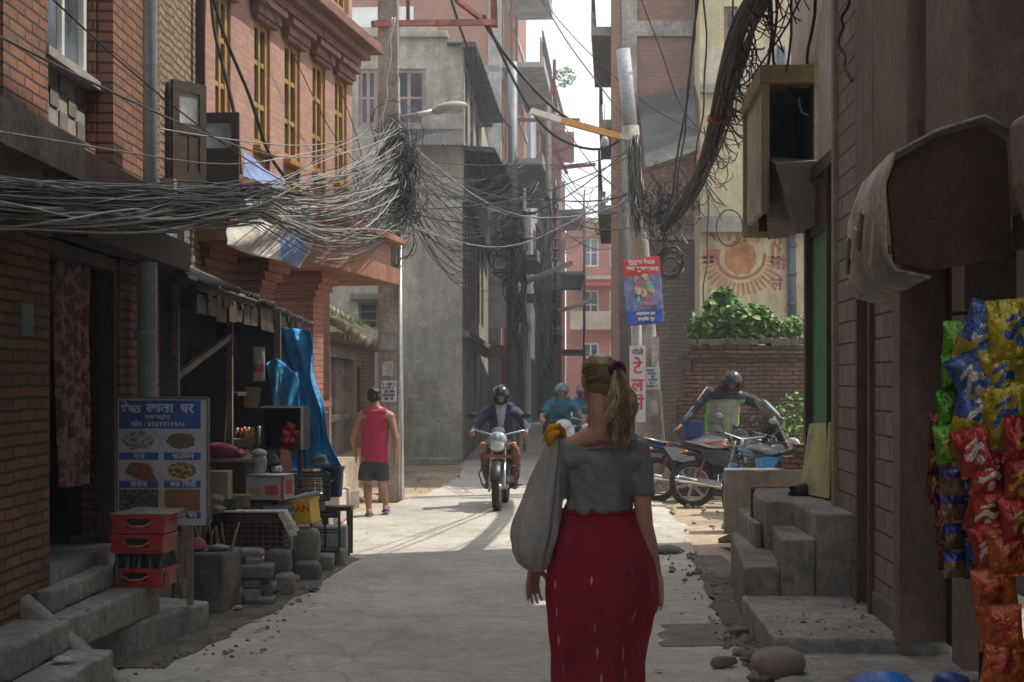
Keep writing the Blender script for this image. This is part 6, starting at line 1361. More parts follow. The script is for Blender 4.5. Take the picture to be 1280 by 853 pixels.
# ================================================================ motorcycles (forward = +X)
from mathutils import noise as MN
seatm=M('seat_black',(.03,.03,.032),.5,.2,6,.15); engm=M('engine_grey',(.22,.22,.22),.4,.25,8,.2,metal=.7); glow=M('lens_clear',(.55,.56,.56),.15,.1,5,0)
tl=M('lens_red',(.5,.02,.02),.2,.1,5,0); ora=M('lens_orange',(.6,.22,.03),.3)
def paint(n,c): return M('paint_'+n,c,.28,.08,3,.03,coat=.4,spec=.5)
def bike(label,loc,rz,col,acc,steer=0,fairing=False,lean=0,group=None,side2=None,wheel_alloy=True,tailc=None,name='motorcycle',mud=None,classic=False):
    t=thing(name,label,'motorcycle',loc,rz,group); t.rotation_euler=(lean,0,rz)
    wr=.30; rx=-.64; fxx=.68
    mud=mud or acc
    def wheel(x,w,ang):
        m=MB(); m.lathe([(.225,-.02),(.245,-.025),(.25,0),(.245,.025),(.225,.02)],(0,0,0),(PI/2,0,0),28)
        m.v=m.v[:]; 
        mm=MB()
        # rim ring
        n=32
        for j in range(n):
            q0,q1=2*PI*j/n,2*PI*(j+1)/n
            for (r0,y0),(r1,y1) in (((.215,-.028),(.250,-.030)),((.250,-.030),(.250,.030)),((.250,.030),(.215,.028)),((.215,.028),(.215,-.028))):
                mm.add([(r0*math.cos(q0),y0,r0*math.sin(q0)),(r0*math.cos(q1),y0,r0*math.sin(q1)),(r1*math.cos(q1),y1,r1*math.sin(q1)),(r1*math.cos(q0),y1,r1*math.sin(q0))],[(0,1,2,3)],0,True)
        if wheel_alloy:
            for k in range(6):
                q=2*PI*k/6+.2; c,s_=math.cos(q),math.sin(q); mm.beam((.03*c,0,.03*s_),(.23*c,0,.23*s_),.022,.035)
        else:
            for k in range(32):
                q=2*PI*k/32; q2=q+(.5 if k%2 else -.5); yy=.03*(1 if k%4<2 else -1); mm.tube([(.035*math.cos(q2),yy,.035*math.sin(q2)),(.225*math.cos(q),0,.225*math.sin(q))],.0018,4)
        mm.tube([(0,-.06,0),(0,.06,0)],.035,12); mm.tube([(0,-.035,0),(0,-.028,0)],.11 if x>0 else .07,18)
        o=mm.build('wheel',alu,t); o.location=(x,0,wr); o.rotation_euler=(0,0,ang)
        ty=MB(); n=36; k=10
        ty.grid(lambda s,u:((.262+ .043*math.cos(2*PI*u))*math.cos(2*PI*s),w*math.sin(2*PI*u),(.262+.043*math.cos(2*PI*u))*math.sin(2*PI*s)),n,k+1,closed=True)
        for j in range(44):
            q=2*PI*j/44; 
            for sg_ in (-1,1): ty.ob((.302*math.cos(q+.04*sg_),sg_*w*.45,.302*math.sin(q+.04*sg_)),(.012,w*.5,.028),(0,-q-.04*sg_,0))
        ty.build('tyre',rubber,o); return o
    wheel(rx,.052,0)
    hd=Vector((.47,0,.80))
    fr=bpy.data.objects.new('front_fork',None)
    # front assembly geometry rotated by steer about the head
    Ms=Matrix.Translation((.47,0,0))@Matrix.Rotation(steer,4,'Z')@Matrix.Translation((-.47,0,0))
    def fm(name,mats,m,parent=None,**k):
        o=m.build(name,mats,parent or t,**k); 
        if parent is None: o.data.transform(Ms)
        return o
    wf=wheel(fxx,.052,0); wf.matrix_local=Ms@Matrix.Translation((fxx,0,wr))
    m=MB()
    for s_ in (-1,1): m.tube([(fxx,s_*.085,wr),(.55,s_*.085,.62)],.022,8); m.tube([(.55,s_*.085,.60),(.44,s_*.085,.90)],.016,8)
    m.tube([(fxx,-.1,wr),(fxx,.1,wr)],.012,6); m.beam((.47,-.1,.84),(.47,.1,.84),.05,.03); m.beam((.53,-.1,.66),(.53,.1,.66),.05,.03); fm('fork',alu,m)
    m=MB(); 
    def mg(s,u): q=R(20)+R(150)*s; r_=.335; w_=.055*math.sin(PI*(.15+.7*u)); return (fxx+r_*math.cos(q)*1.0-.0,(u-.5)*.13,wr+r_*math.sin(q)-.03*abs(u-.5)*2)
    m.grid(mg,16,7); fm('front_mudguard',mud,m,solid=.006)
    m=MB(); m.tube([(.30,-.37,.99),(.38,-.30,1.0),(.42,-.12,.96),(.43,0,.93),(.42,.12,.96),(.38,.30,1.0),(.30,.37,.99)],.011,8); m.tube([(.43,0,.93),(.46,0,.80)],.02,8); fm('handlebar',alu,m)
    m=MB()
    for s_ in (-1,1): m.tube([(.30,s_*.385,.99),(.345,s_*.27,1.0)],.018,8); m.tube([(.38,s_*.26,.99),(.42,s_*.36,.985)],.005,5)
    fm('grip',black,m)
    for s_ in (-1,1):
        m=MB(); m.tube([(.38,s_*.25,1.0),(.40,s_*.29,1.1),(.38,s_*.33,1.17)],.006,5); m.ell((.38,s_*.35,1.19),(.014,.065,.042),(0,0,0),12); mo=fm('mirror',black,m)
        m=MB(); m.ell((.367,s_*.35,1.19),(.004,.055,.034),n=12); g=m.build('mirror_glass',GL('mirror_glass',(.2,.22,.24),.05),mo); g.data.transform(Ms)
    if not fairing:
        m=MB(); m.ell((.58,0,.83),(.10,.115,.10),n=18); m.ell((.545,0,.93),(.075,.10,.075),(0,-.4,0),n=16); fm('headlight_cowl',col if not classic else chrome,m)
        m=MB(); m.ell((.605,0,.825),(.085,.10,.085),n=18); fm('headlight',glow,m)
        m=MB(); m.ell((.52,0,.99),(.012,.09,.07),(0,-.5,0),14); fm('windscreen',GL('screen_dark',(.05,.06,.07),.1),m)
    else:
        m=MB(); 
        m.grid(lambda s,u:(.56+.24*math.cos((s-.5)*PI*.95)*(1-.35*u)-.24*u,.25*math.sin((s-.5)*PI*.95)*(1-.25*u),.62+.56*u),18,12); fm('fairing',col,m,solid=.01)
        m=MB(); m.grid(lambda s,u:(.44+.19*math.cos((s-.5)*PI*.9)*(1-.3*u)-.22*u,.19*math.sin((s-.5)*PI*.9)*(1-.45*u),1.14+.26*u),14,8); fm('windscreen',GL('screen_grey',(.22,.24,.25),.06),m,solid=.005)
        m=MB(); m.ell((.76,0,.84),(.06,.15,.08),(0,-.3,0),16); fm('headlight',glow,m)
        for s_ in (-1,1):
            m=MB(); m.grid(lambda s,u:(.60-.42*s,s_*(.20-.02*s),.86-.30*u*(1-.4*s)-.10*s+.0),8,6); fm('side_fairing',col,m,solid=.012)
    for s_ in (-1,1):
        m=MB(); m.tube([(.50,s_*.10,.84),(.50,s_*.18,.84)],.006,5); m.ell((.51,s_*.20,.84),(.03,.035,.022),n=10); fm('indicator',ora,m)
        m=MB(); m.tube([(-.72,s_*.05,.72),(-.74,s_*.14,.72)],.006,5); m.ell((-.75,s_*.16,.72),(.03,.03,.02),n=10); m.build('indicator',ora,t)
    # frame, engine
    m=MB()
    for s_ in (-1,1):
        m.tube([(.44,s_*.03,.80),(.10,s_*.10,.70),(-.25,s_*.11,.60),(-.75,s_*.09,.72)],.016,6); m.tube([(.46,s_*.03,.72),(.30,s_*.08,.38),(.0,s_*.11,.24),(-.25,s_*.12,.30),(-.25,s_*.11,.60)],.016,6)
        m.tube([(-.22,s_*.12,.32),(rx,s_*.10,wr)],.02,6)
        m.tube([(-.12,s_*.14,.27),(-.12,s_*.26,.27)],.012,6); m.tube([(-.35,s_*.13,.36),(-.35,s_*.22,.37)],.010,6)
    m.tube([(.33,-.22,.30),(.38,-.26,.45),(.36,-.20,.55),(.36,.20,.55),(.38,.26,.45),(.33,.22,.30),(.2,.12,.25)],.010,6)
    m.build('frame',black,t)
    m=MB(); m.ob((-.02,0,.58),(.56,.20,.20),(0,.12,0)); m.ob((-.30,0,.52),(.22,.18,.2)); m.build('battery_box',black,t,bevel=.02)
    m=MB(); m.ell((.02,0,.36),(.22,.15,.15),n=16); m.tube([(.02,-.17,.36),(.02,.17,.36)],.085,16); m.ob((.13,0,.50),(.16,.17,.22),(0,.35,0))
    for k in range(6): m.ob((.10+.012*k,0,.43+.033*k),(.20,.21,.010),(0,.35,0))
    m.ob((-.12,0,.44),(.18,.16,.2)); m.build('engine',engm,t,bevel=.006)
    for s_ in (-1,1):
        m=MB(); m.tube([(rx+.02,s_*.12,wr+.02),(rx+.16,s_*.11,.66)],.012,6); 
        for k in range(9): a=Vector((rx+.05,s_*.12,wr+.10)); b=Vector((rx+.14,s_*.11,.60)); p=a.lerp(b,k/8); m.tube([p,p+Vector((.003,0,.012))],.028,10)
        m.build('shock_absorber',M('spring_red',(.25,.03,.025),.4) if tailc else chrome,t)
    m=MB(); m.tube([(.22,-.10,.40),(.20,-.14,.24),(.0,-.16,.20),(-.22,-.16,.24)],.018,8); m.tube([(-.20,-.165,.24),(-.32,-.17,.27),(-.86,-.18,.36)],[.03,.045,.05],12); m.tube([(-.86,-.18,.36),(-.90,-.18,.366)],[.05,.03],12); m.build('exhaust',chrome,t)
    m=MB(); m.beam((-.30,-.216,.29),(-.62,-.225,.34),.006,.06); m.build('heat_shield',alu,t)
    # tank
    m=MB()
    def tk(s,u):
        x=.36-.56*u; w_=.168*(math.sin(PI*(.12+.83*(1-u)))**.55)+.02*(1-u); zc=.80-.05*u; h_=.135*(math.sin(PI*(.10+.80*(1-u)))**.7)
        q=2*PI*s; return (x,w_*math.sin(q),zc+h_*math.cos(q)*(1 if math.cos(q)>0 else .8))
    m.grid(tk,22,14,closed=True); m.ell((.36,0,.80),(.05,.09,.07),n=12); m.build('fuel_tank',col,t)
    m=MB(); m.tube([(.10,0,.925),(.10,0,.945)],.035,14); m.build('fuel_cap',alu,t)
    for s_ in (-1,1):
        m=MB(); m.add([(.28,s_*.176,.80),(.0,s_*.176,.76),(-.10,s_*.150,.72),(.0,s_*.176,.79),(.27,s_*.170,.825)],[(0,1,2,3,4)]); m.build('tank_stripe',acc,t,solid=.006)
    # seat
    m=MB()
    def sf(s,u):
        x=-.16-.62*u; w_=.145*(1-.22*u)*(1 if u<.97 else .6)*(.7+.3*min(1,u*6)); z=.785+(-.03*math.sin(PI*min(1,u*1.8)))+(.05*max(0,(u-.5)/.5))
        q=2*PI*s; return (x,w_*math.sin(q),z+.05*math.cos(q)*(1 if math.cos(q)>0 else .7))
    m.grid(sf,18,20,closed=True); m.ell((-.16,0,.785),(.03,.085,.045),n=12); m.ell((-.775,0,.83),(.04,.06,.045),n=12); m.build('seat',seatm,t)
    for s_ in (-1,1):
        m=MB(); m.add([(-.08,s_*.15,.70),(-.30,s_*.155,.74),(-.56,s_*.14,.74),(-.44,s_*.155,.56),(-.16,s_*.16,.50)],[(0,1,2,3,4)]); m.build('side_panel',side2 or col,t,solid=.02)
    m=MB()
    def tf_(s,u):
        x=-.38-.55*u; w_=.115*(1-.45*u); z=.71+.13*u; q=2*PI*s; return (x,w_*math.sin(q),z+.055*(1-.5*u)*math.cos(q))
    m.grid(tf_,14,8,closed=True); m.ell((-.93,0,.84),(.03,.06,.028),n=10); m.build('tail',tailc or acc,t)
    m=MB(); m.ell((-.95,0,.82),(.025,.05,.028),n=10); m.build('tail_light',tl,t)
    m=MB(); m.tube([(-.55,-.13,.80),(-.80,-.12,.87),(-.93,0,.885),(-.80,.12,.87),(-.55,.13,.80)],.010,6); m.build('grab_rail',black if fairing else alu,t)
    m=MB(); m.grid(lambda s,u:(rx+.345*math.cos(R(35)+R(110)*s)*1.0,(u-.5)*.13,wr+.03+.345*math.sin(R(35)+R(110)*s)),12,5); m.grid(lambda s,u:(-.84-.10*s,(u-.5)*.13,.62-.24*s),4,3); m.build('rear_mudguard',black,t,solid=.006)
    return t
P0=W(626,638,19.2)
mb=bike('black motorcycle with grey headlight cowl ridden toward the camera on the sunlit road',(-.14,19.85,0),-PI/2-R(4),paint('black',(.03,.03,.035)),paint('red_dark',(.22,.03,.025)),fairing=False,mud=black)
m=MB(); m.box(.615,.63,-.17,.17,.665,.70); m.build('nameplate_bar',M('plate_redbrown',(.30,.06,.04),.5),mb)
# bright cowl + small visor
m=MB(); m.ell((.59,0,.90),(.09,.12,.10),(0,-.3,0),n=18); m.build('cowl',M('paint_silver_blue',(.30,.36,.42),.2,.1,3,0,metal=.4),mb)
bike('silver and blue motorcycle with red trim, leftmost of the parked ones',(2.62,21.0,-.02),R(10),paint('silver',(.24,.25,.27)),paint('red',(.45,.03,.03)),steer=.4,lean=R(-6),tailc=paint('blue',(.03,.07,.28)),group='motorcycles parked on the lot')
bike('black sport motorcycle with windscreen and chrome exhaust, in the middle of the parked ones',(3.02,20.05,-.02),R(4),paint('gloss_black',(.025,.025,.028)),paint('red',(.45,.03,.03)),steer=.35,fairing=True,lean=R(-7),tailc=paint('gloss_black',(.025,.025,.028)),group='motorcycles parked on the lot')
bike('black and light blue motorcycle parked nearest behind the grey block wall',(2.98,18.5,-.02),R(116),paint('gloss_black',(.025,.025,.028)),paint('lightblue',(.03,.22,.50)),lean=R(6),steer=-.3,side2=paint('lightblue',(.03,.22,.50)),tailc=paint('lightblue',(.03,.22,.50)),group='motorcycles parked on the lot')
# scooter of rider 2
def scooter(label,loc,rz):
    t=thing('scooter',label,'scooter',loc,rz); c=paint('white_scooter',(.45,.47,.50))
    for x in (-.55,.6):
        m=MB(); m.tube([(0,-.03,0),(0,.03,0)],.16,20); o=m.build('wheel',alu,t); o.location=(x,0,.24)
        ty=MB(); ty.grid(lambda s,u:((.2+.045*math.cos(2*PI*u))*math.cos(2*PI*s),.05*math.sin(2*PI*u),(.2+.045*math.cos(2*PI*u))*math.sin(2*PI*s)),26,9,closed=True); ty.build('tyre',rubber,o)
    m=MB(); m.grid(lambda s,u:(.50-.12*u+.10*math.cos((s-.5)*PI),.22*math.sin((s-.5)*PI)*(1-.2*u),.28+.62*u),14,8); m.build('leg_shield',c,t,solid=.02)
    m=MB(); m.box(-.2,.45,-.17,.17,.22,.28); m.build('floorboard',black,t,bevel=.01)
    m=MB(); m.ell((-.45,0,.50),(.42,.17,.22),n=18); m.build('body',c,t)
    m=MB(); m.ell((-.42,0,.73),(.40,.14,.06),n=16); m.build('seat',seatm,t)
    m=MB(); m.tube([(.30,-.33,.96),(.38,0,.98),(.30,.33,.96)],.02,8); m.tube([(.38,0,.98),(.6,0,.24)],.025,8); m.build('handlebar',black,t)
    m=MB(); m.ell((.46,0,.92),(.10,.14,.09),n=14); m.build('headlight_cowl',c,t); m=MB(); m.ell((.53,0,.90),(.05,.09,.06),n=12); m.build('headlight',glow,t)
    for s_ in (-1,1):
        m=MB(); m.tube([(.34,s_*.25,.97),(.36,s_*.33,1.13)],.006,5); m.ell((.36,s_*.36,1.15),(.014,.06,.04),n=10); m.build('mirror',black,t)
    m=MB(); m.ell((.45,-.30,.98),(.03,.04,.03),n=8); 
    return t
sc2=scooter('pale scooter carrying the rider in the teal shirt',(.83,25.6,0),-PI/2+R(3))
sc3=bike('dark motorcycle with a glowing red side lamp behind the teal rider',(1.28,27.6,0),-PI/2+R(4),paint('black'  ,(.03,.03,.035)),paint('red',(.45,.03,.03)))
m=MB(); m.ell((.55,.24,.86),(.04,.05,.04),n=10); m.build('red_lamp',M('lens_red_lit',(1.,.05,.03),.3,0,1,0,emit=1.2),sc3)

# ================================================================ people
V=Vector
def limb(a,ra,b,rb): return (V(a),_r3(ra),V(b),_r3(rb))
def hand(segs,w,d,pn,th,s=1.,curl=.35,spread=.12):
    """w wrist, d finger direction, pn palm normal (fingers curl to it), th thumb side"""
    w,d,pn,th=V(w),V(d).normalized(),V(pn).normalized(),V(th).normalized()
    b=w+d*.085*s
    for k in (-1,0,1): segs.append((w+th*k*.012*s,(.016*s,)*3,b+th*k*.026*s,(.0125*s,)*3))
    segs.append((w+th*.02*s,(.015*s,)*3,b+th*.026*s,(.012*s,)*3)); segs.append((w-th*.02*s,(.015*s,)*3,b-th*.026*s,(.012*s,)*3))
    for k,(off,l) in enumerate(((.030,.070),(.010,.080),(-.010,.074),(-.029,.058))):
        p=b+th*off*s; dd=(d+th*off*6).normalized(); c=curl
        for j,f in enumerate((.45,.32,.25)):
            dd=(dd*math.cos(c)+pn*math.sin(c)).normalized(); q=p+dd*l*f*s; r0=(.0092-.001*j)*s; segs.append((p,(r0,)*3,q,(r0-.0008,)*3)); p=q; c=curl*1.1
    p=w+d*.02*s+th*.03*s; dd=(d*.75+th*.65+pn*.25).normalized(); q=p+dd*.045*s; segs.append((p,(.014*s,)*3,q,(.011*s,)*3)); dd=(d*.9+th*.25+pn*.35).normalized(); segs.append((q,(.0105*s,)*3,q+dd*.032*s,(.0088*s,)*3))
def foot(segs,a,d,s=1.):
    a,d=V(a),V(d).normalized(); segs.append((a+V((0,0,-.02)),(.036*s,)*3,a-d*.035*s+V((0,0,-.055))*s,(.032*s,.034*s,.028*s))); segs.append((a-d*.03*s+V((0,0,-.058))*s,(.032*s,.034*s,.025*s),a+d*.12*s+V((0,0,-.066))*s,(.045*s,.045*s,.018*s))); segs.append((a+V((0,0,-.02)),(.034*s,)*3,a+d*.10*s+V((0,0,-.06))*s,(.038*s,.04*s,.02*s))); segs.append((a+d*.12*s+V((0,0,-.066))*s,(.044*s,.044*s,.018*s),a+d*.165*s+V((0,0,-.07))*s,(.034*s,.034*s,.013*s)))
def head(segs,c,s=1.,yaw=0,face=True,pitch=0):
    Rm=Matrix.Rotation(yaw,3,'Z')@Matrix.Rotation(pitch,3,'X'); P=lambda x,y,z: V(c)+Rm@V((x*s,y*s,z*s))
    def e(p,r,q,r2): segs.append((P(*p),tuple(v*s for v in r),P(*q),tuple(v*s for v in r2),Rm))
    e((0,-.02,.03),(.074,.085,.082),(0,.012,.02),(.070,.078,.085)); e((0,.02,.0),(.066,.07,.07),(0,.045,-.075),(.036,.032,.028)); e((0,-.03,-.02),(.062,.06,.06),(0,.03,-.05),(.052,.05,.04))
    e((0,.088,.012),(.009,.009,.012),(0,.104,-.022),(.014,.013,.010)); e((0,.082,-.052),(.022,.010,.005),(0,.082,-.060),(.020,.011,.005)); e((-.03,.078,.03),(.018,.01,.007),(.03,.078,.03),(.018,.01,.007))
    for k in (-1,1): e((k*.077,-.005,.015),(.010,.017,.022),(k*.074,0,-.015),(.008,.012,.014))
    return P
def eyes(P,par,s=1.):
    m=MB()
    for k in (-1,1): m.ell(P(k*.030,.084,.010),(.012*s,.006*s,.006*s),n=8,mi=0); m.ell(P(k*.030,.0895,.010),(.005*s,.003*s,.005*s),n=8,mi=1)
    m.build('eyes',[M('eye_white',(.5,.48,.45),.4,0,1,0),black],par)
def place(o,loc,rz): o.location=loc; o.rotation_euler=(0,0,rz); return o
def torso(segs,pel,wai,che,nck,hd,s=1.,fem=False,g=0.):
    pel,wai,che,nck,hd=[V(q) for q in (pel,wai,che,nck,hd)]
    segs.append((pel,(.165*s+g,.115*s+g,.10*s),wai,((.125 if fem else .15)*s+g,.095*s+g,.07*s)))
    segs.append((wai,((.125 if fem else .15)*s+g,.095*s+g,.08*s),che,((.145 if fem else .17)*s+g,.105*s+g,.12*s)))
# ---------- the woman (facing +y, world heights) ----------
wx,wy=.385,6.5
def wp(px,py,dy=0): p=W(px,py,wy+dy); return V((p.x-wx,dy,p.z))
sg_=[]
hc=wp(749,478,.015)            # head centre
P=head(sg_,hc,.99,R(22),pitch=R(2))
nb=wp(751,541,-.03)
sg_.append(limb(hc+V((0,-.035,-.05)),(.052,.055,.05),nb,(.055,.052,.05)))
shL=wp(700,564,0); shR=wp(795,560,0)
sg_.append(limb(nb,(.056,.05,.05),shL+V((.03,0,.012)),(.05,.05,.035))); sg_.append(limb(nb,(.056,.05,.05),shR+V((-.03,0,.012)),(.05,.05,.035)))
sg_.append(limb(shL,(.05,.05,.045),shR,(.05,.05,.045)))
che=wp(750,600,.0); wai=wp(752,650,.0); pel=wp(755,712,.0)
sg_.append((che,(.142,.098,.10),wai,(.118,.088,.06))); sg_.append((wai,(.12,.09,.06),pel,(.165,.125,.09)))
for k,x in ((-1,735),(1,775)):
    hp=wp(x,740); kn=wp(x+(2 if k>0 else -2),855,.02 if k>0 else -.0); an=wp(x+k*0,925,-.06 if k>0 else .10)
    an.z=.085 if k<0 else .085
    sg_.append(limb(hp,(.088,.09,.08),kn,(.055,.058,.055))); sg_.append(limb(kn,(.053,.055,.055),kn.lerp(an,.35),(.052,.055,.05))); sg_.append(limb(kn.lerp(an,.35),(.05,.053,.05),an,(.034,.036,.034))); foot(sg_,an,(0.05*k,1,0),.92)
# right arm: hangs, elbow slightly out
eR=wp(806,655,-.02); wR=wp(821,722,.03)
sg_.append(limb(shR,(.047,.047,.047),eR,(.036,.038,.038))); sg_.append(limb(eR,(.036,.038,.036),eR.lerp(wR,.4),(.036,.037,.035))); sg_.append(limb(eR.lerp(wR,.4),(.035,.036,.034),wR,(.024,.027,.026)))
hand(sg_,wR,(.06,.10,-1),(-.7,-.55,0),(-.6,.75,0),.96,.24)
# left arm: carries the bag at the shoulder, hangs down behind the bag
eL=wp(689,655,.0); wL=wp(672,704,.05)
sg_.append(limb(shL,(.047,.047,.047),eL,(.036,.038,.038))); sg_.append(limb(eL,(.036,.037,.036),eL.lerp(wL,.4),(.034,.035,.034))); sg_.append(limb(eL.lerp(wL,.4),(.034,.035,.033),wL,(.024,.027,.026)))
hand(sg_,wL+V((-.012,0,-.012)),(-.12,.05,-1),(.6,-.7,0),(.7,.65,.1),1.0,.22)
wo=hulls('person',sg_,.0055,2,skin); tag(wo,'woman seen from behind with blond ponytail, grey top and long red skirt','person'); place(wo,(wx,wy,0),0)
m=MB(); 
for k in (-1,1): m.ell(P(k*.030,.084,.010),(.012,.006,.006),n=8,mi=0); m.ell(P(k*.030,.0895,.010),(.005,.003,.005),n=8,mi=1)
m.build('eyes',[M('eye_white'),black],wo)
# t-shirt: loft around the torso + sleeves
tee=M('tshirt_grey',(.18,.185,.19),.9,.09,2.2,.35,160,bdist=.002)
sh=[]
s0=wp(708,566,0); s1=wp(792,566,0)
sh.append((wp(716,575,0),(.075,.088,.05),wp(786,575,0),(.075,.088,.05)))
sh.append((wp(752,585,0),(.150,.106,.07),wp(751,612,0),(.145,.106,.08)))
sh.append((wp(751,612,0),(.143,.105,.06),wp(749,636,.0),(.148,.115,.02)))
sh.append((shL+V((.005,0,-.005)),(.060,.060,.055),eL.lerp(shL,.38)+V((0,0,-.0)),(.058,.062,.02)))
sh.append((shR+V((0,0,-.008)),(.057,.060,.055),eR.lerp(shR,.40)+V((.004,0,0)),(.052,.058,.018)))
sh.append((wp(708,564,0),(.05,.066,.045),wp(794,560,0),(.05,.066,.045))); sh.append((wp(735,555,-.01),(.05,.070,.04),wp(785,553,-.01),(.05,.066,.045)))
def wr(co,n):
    f=.006*MN.noise(V((co.x*13+co.z*5,co.y*9,co.z*7)))+.013*MN.noise(V((co.x*22+co.z*12,co.y*18,co.z*5+3)))+.006*MN.noise(V((co.x*9,co.y*9,co.z*38+co.x*14)))+.0035*math.sin(co.x*46+co.z*22+3*MN.noise(co*6))*max(0,1-abs(co.z-1.12)*4)
    return co+n*f
shirt=hulls('tshirt',sh,.0065,4,tee,None,disp=wr)
# cut the wide neckline
bm=bmesh.new(); bm.from_mesh(shirt.data)
zc0=wp(752,557).z
def cutz(bm,co,no):
    g=bm.verts[:]+bm.edges[:]+bm.faces[:]; bmesh.ops.bisect_plane(bm,geom=g,plane_co=co,plane_no=no,clear_outer=True)
bmesh.ops.bisect_plane(bm,geom=bm.verts[:]+bm.edges[:]+bm.faces[:],plane_co=(0,0,wp(0,568).z),plane_no=(0,0,1))
for f in list(bm.faces):
    c=f.calc_center_median(); zl=wp(0,559).z+ (abs(c.x+.050)/.125)**2.4*.062-(.0 if c.y<0 else .03)
    if c.z>zl and abs(c.x+.050)<.128 and f.is_valid: bm.faces.remove(f)
bm.to_mesh(shirt.data); bm.free(); shirt.parent=wo
q=shirt.modifiers.new('s','SOLIDIFY'); q.thickness=.004; q.offset=1
# skirt
skm=M('skirt_red',(.25,.010,.024),.85,.15,2.5,.35,200,bdist=.002)
marks=[M('thread_yellow',(.55,.36,.03),.8,.1),M('thread_pink',(.55,.22,.25),.8,.1),M('thread_blue',(.03,.14,.35),.8,.1),M('thread_green',(.12,.22,.06),.8,.1),M('thread_dark',(.06,.01,.02),.8,.1)]
prof=[(640,700,794,.098),(655,696,800,.108),(675,690,809,.120),(700,684,815,.130),(725,681,817,.133),(748,680,817,.133),(775,683,811,.130),(800,687,805,.127),(830,690,801,.125),(862,692,800,.124),(885,692,801,.122)]
def skf(s,t,o=0):
    k=t*(len(prof)-1); i=min(int(k),len(prof)-2); f=k-i; A0=prof[i];B0=prof[i+1]; py=A0[0]+(B0[0]-A0[0])*f; x0=A0[1]+(B0[1]-A0[1])*f; x1=A0[2]+(B0[2]-A0[2])*f; dp=A0[3]+(B0[3]-A0[3])*f
    c=wp((x0+x1)/2,py); rx_=(x1-x0)/2*wy/FPX; q=2*PI*s; fold=(.002+.018*t)*math.sin(q*5+1.+t*1.5)+.007*t*math.sin(q*11+t*3)+.004*math.sin(q*3-t*9)+.006*MN.noise(V((q*2.2,t*5,1)))+.006*MN.noise(V((q*5,t*11+q,4)))
    sx_,sy_=abs(math.cos(q))**.9*(1 if math.cos(q)>0 else -1),abs(math.sin(q))**.9*(1 if math.sin(q)>0 else -1)
    return V((c.x+(rx_+fold+o)*sx_,(dp+fold+o)*sy_+.005,c.z))
m=MB(); m.grid(lambda s,t:skf(s,t),96,50,closed=True)
def mark(s,t,k,w_=.0045,h_=.03):
    a=s; pts=[]
    q_=random.Random(int(s*9999)+k); L_=[(0,-h_),(w_*.5,-h_*.5),(w_*1.1,-.1*h_),(w_*.6,h_*.3),(w_*.25,h_),(-w_*.3,h_*.9),(-w_*.6,h_*.3),(-w_*1.2,0),(-w_*.5,-h_*.55)]
    for (du,dv) in L_: pts.append(skf(a+du*q_.uniform(.7,1.3),t+dv*q_.uniform(.8,1.2),.002))
    m.add(pts,[tuple(range(9))],k)
def fs(px,py):   # find s on the back (y<0) for a pixel
    t=(py-640)/(885-640)*1.0
    best=None
    for i in range(200):
        s=.5+.5*i/200
        for t_ in [max(0,min(1,t+d_/60)) for d_ in range(-6,7)]:
            p=skf(s,t_); e=abs(p.x-wp(px,py).x)+abs(p.z-wp(px,py).z)
            if best is None or e<best[0]: best=(e,s,t_)
    return best[1],best[2]
for px,py,k in ((738,722,1),(736,690,5),(741,778,4),(745,810,2),(749,840,1),(694,728,1),(696,762,2),(698,795,1),(703,827,3),(787,708,3),(790,767,1),(776,812,2),(779,838,2),(740,758,5),(693,695,5),(812,735,3)):
    s_,t_=fs(px,py); mark(s_,t_,k,.0035 if k!=5 else .002,.026)
sk=m.build('skirt',[skm]+marks,wo,solid=.004)
# waistband roll
m=MB(); m.tube([skf(i/40,.004)+V((0,0,.004)) for i in range(41)],.010,8,cap=False); m.build('waistband',skm,wo)
# sandals
for k,x in ((-1,735),(1,775)): pass
# hair
hm_d=M('hair_blond_brown',(.22,.13,.06),.42,.3,6,0,col2=(.32,.20,.10),spec=.45)
hm_l=M('hair_blond_light',(.58,.42,.23),.45,.25,6,0,spec=.4)
hs_=[]
tie=P(.03,-.095,.055)
def he(p,r,q_,r2): hs_.append((P(*p),r,P(*q_),r2,Matrix.Rotation(R(22),3,'Z')))
he((0,-.022,.038),(.081,.091,.084),(0,-.005,.045),(.079,.085,.082)); he((0,-.035,-.01),(.076,.074,.06),(0,-.045,-.045),(.060,.05,.035))
hair=hulls('hair',hs_,.006,2,[hm_d],wo)
m=MB(); rr=random.Random(4); Rm=Matrix.Rotation(R(22),3,'Z')
for i in range(520):
    a=rr.uniform(0,2*PI); 
    # start on hairline ring then follow the skull to the tie
    u=rr.random(); ph=rr.uniform(-.55,1.0)
    st=V((math.cos(a)*.083,math.sin(a)*.092-.015,ph*.07+.02))
    if math.sin(a)>.45 and ph<.5: continue
    pts=[]; 
    for k in range(9):
        t=k/8; q=st.lerp(V((.03,-.105,.055)),t); ctr=V((0,-.02,.03)); d_=q-ctr; e=math.sqrt((d_.x/.0835)**2+(d_.y/.0935)**2+(d_.z/.087)**2); 
        if e<1.02 : d_=d_/max(e,.05)*1.02
        pts.append(P(*((ctr+d_)/1)))
    m.tube(pts,[.0010]*8+[.0007],3,rr.choice((0,0,1)),cap=False)
m.build('hair_strands',[hm_d,hm_l],hair)
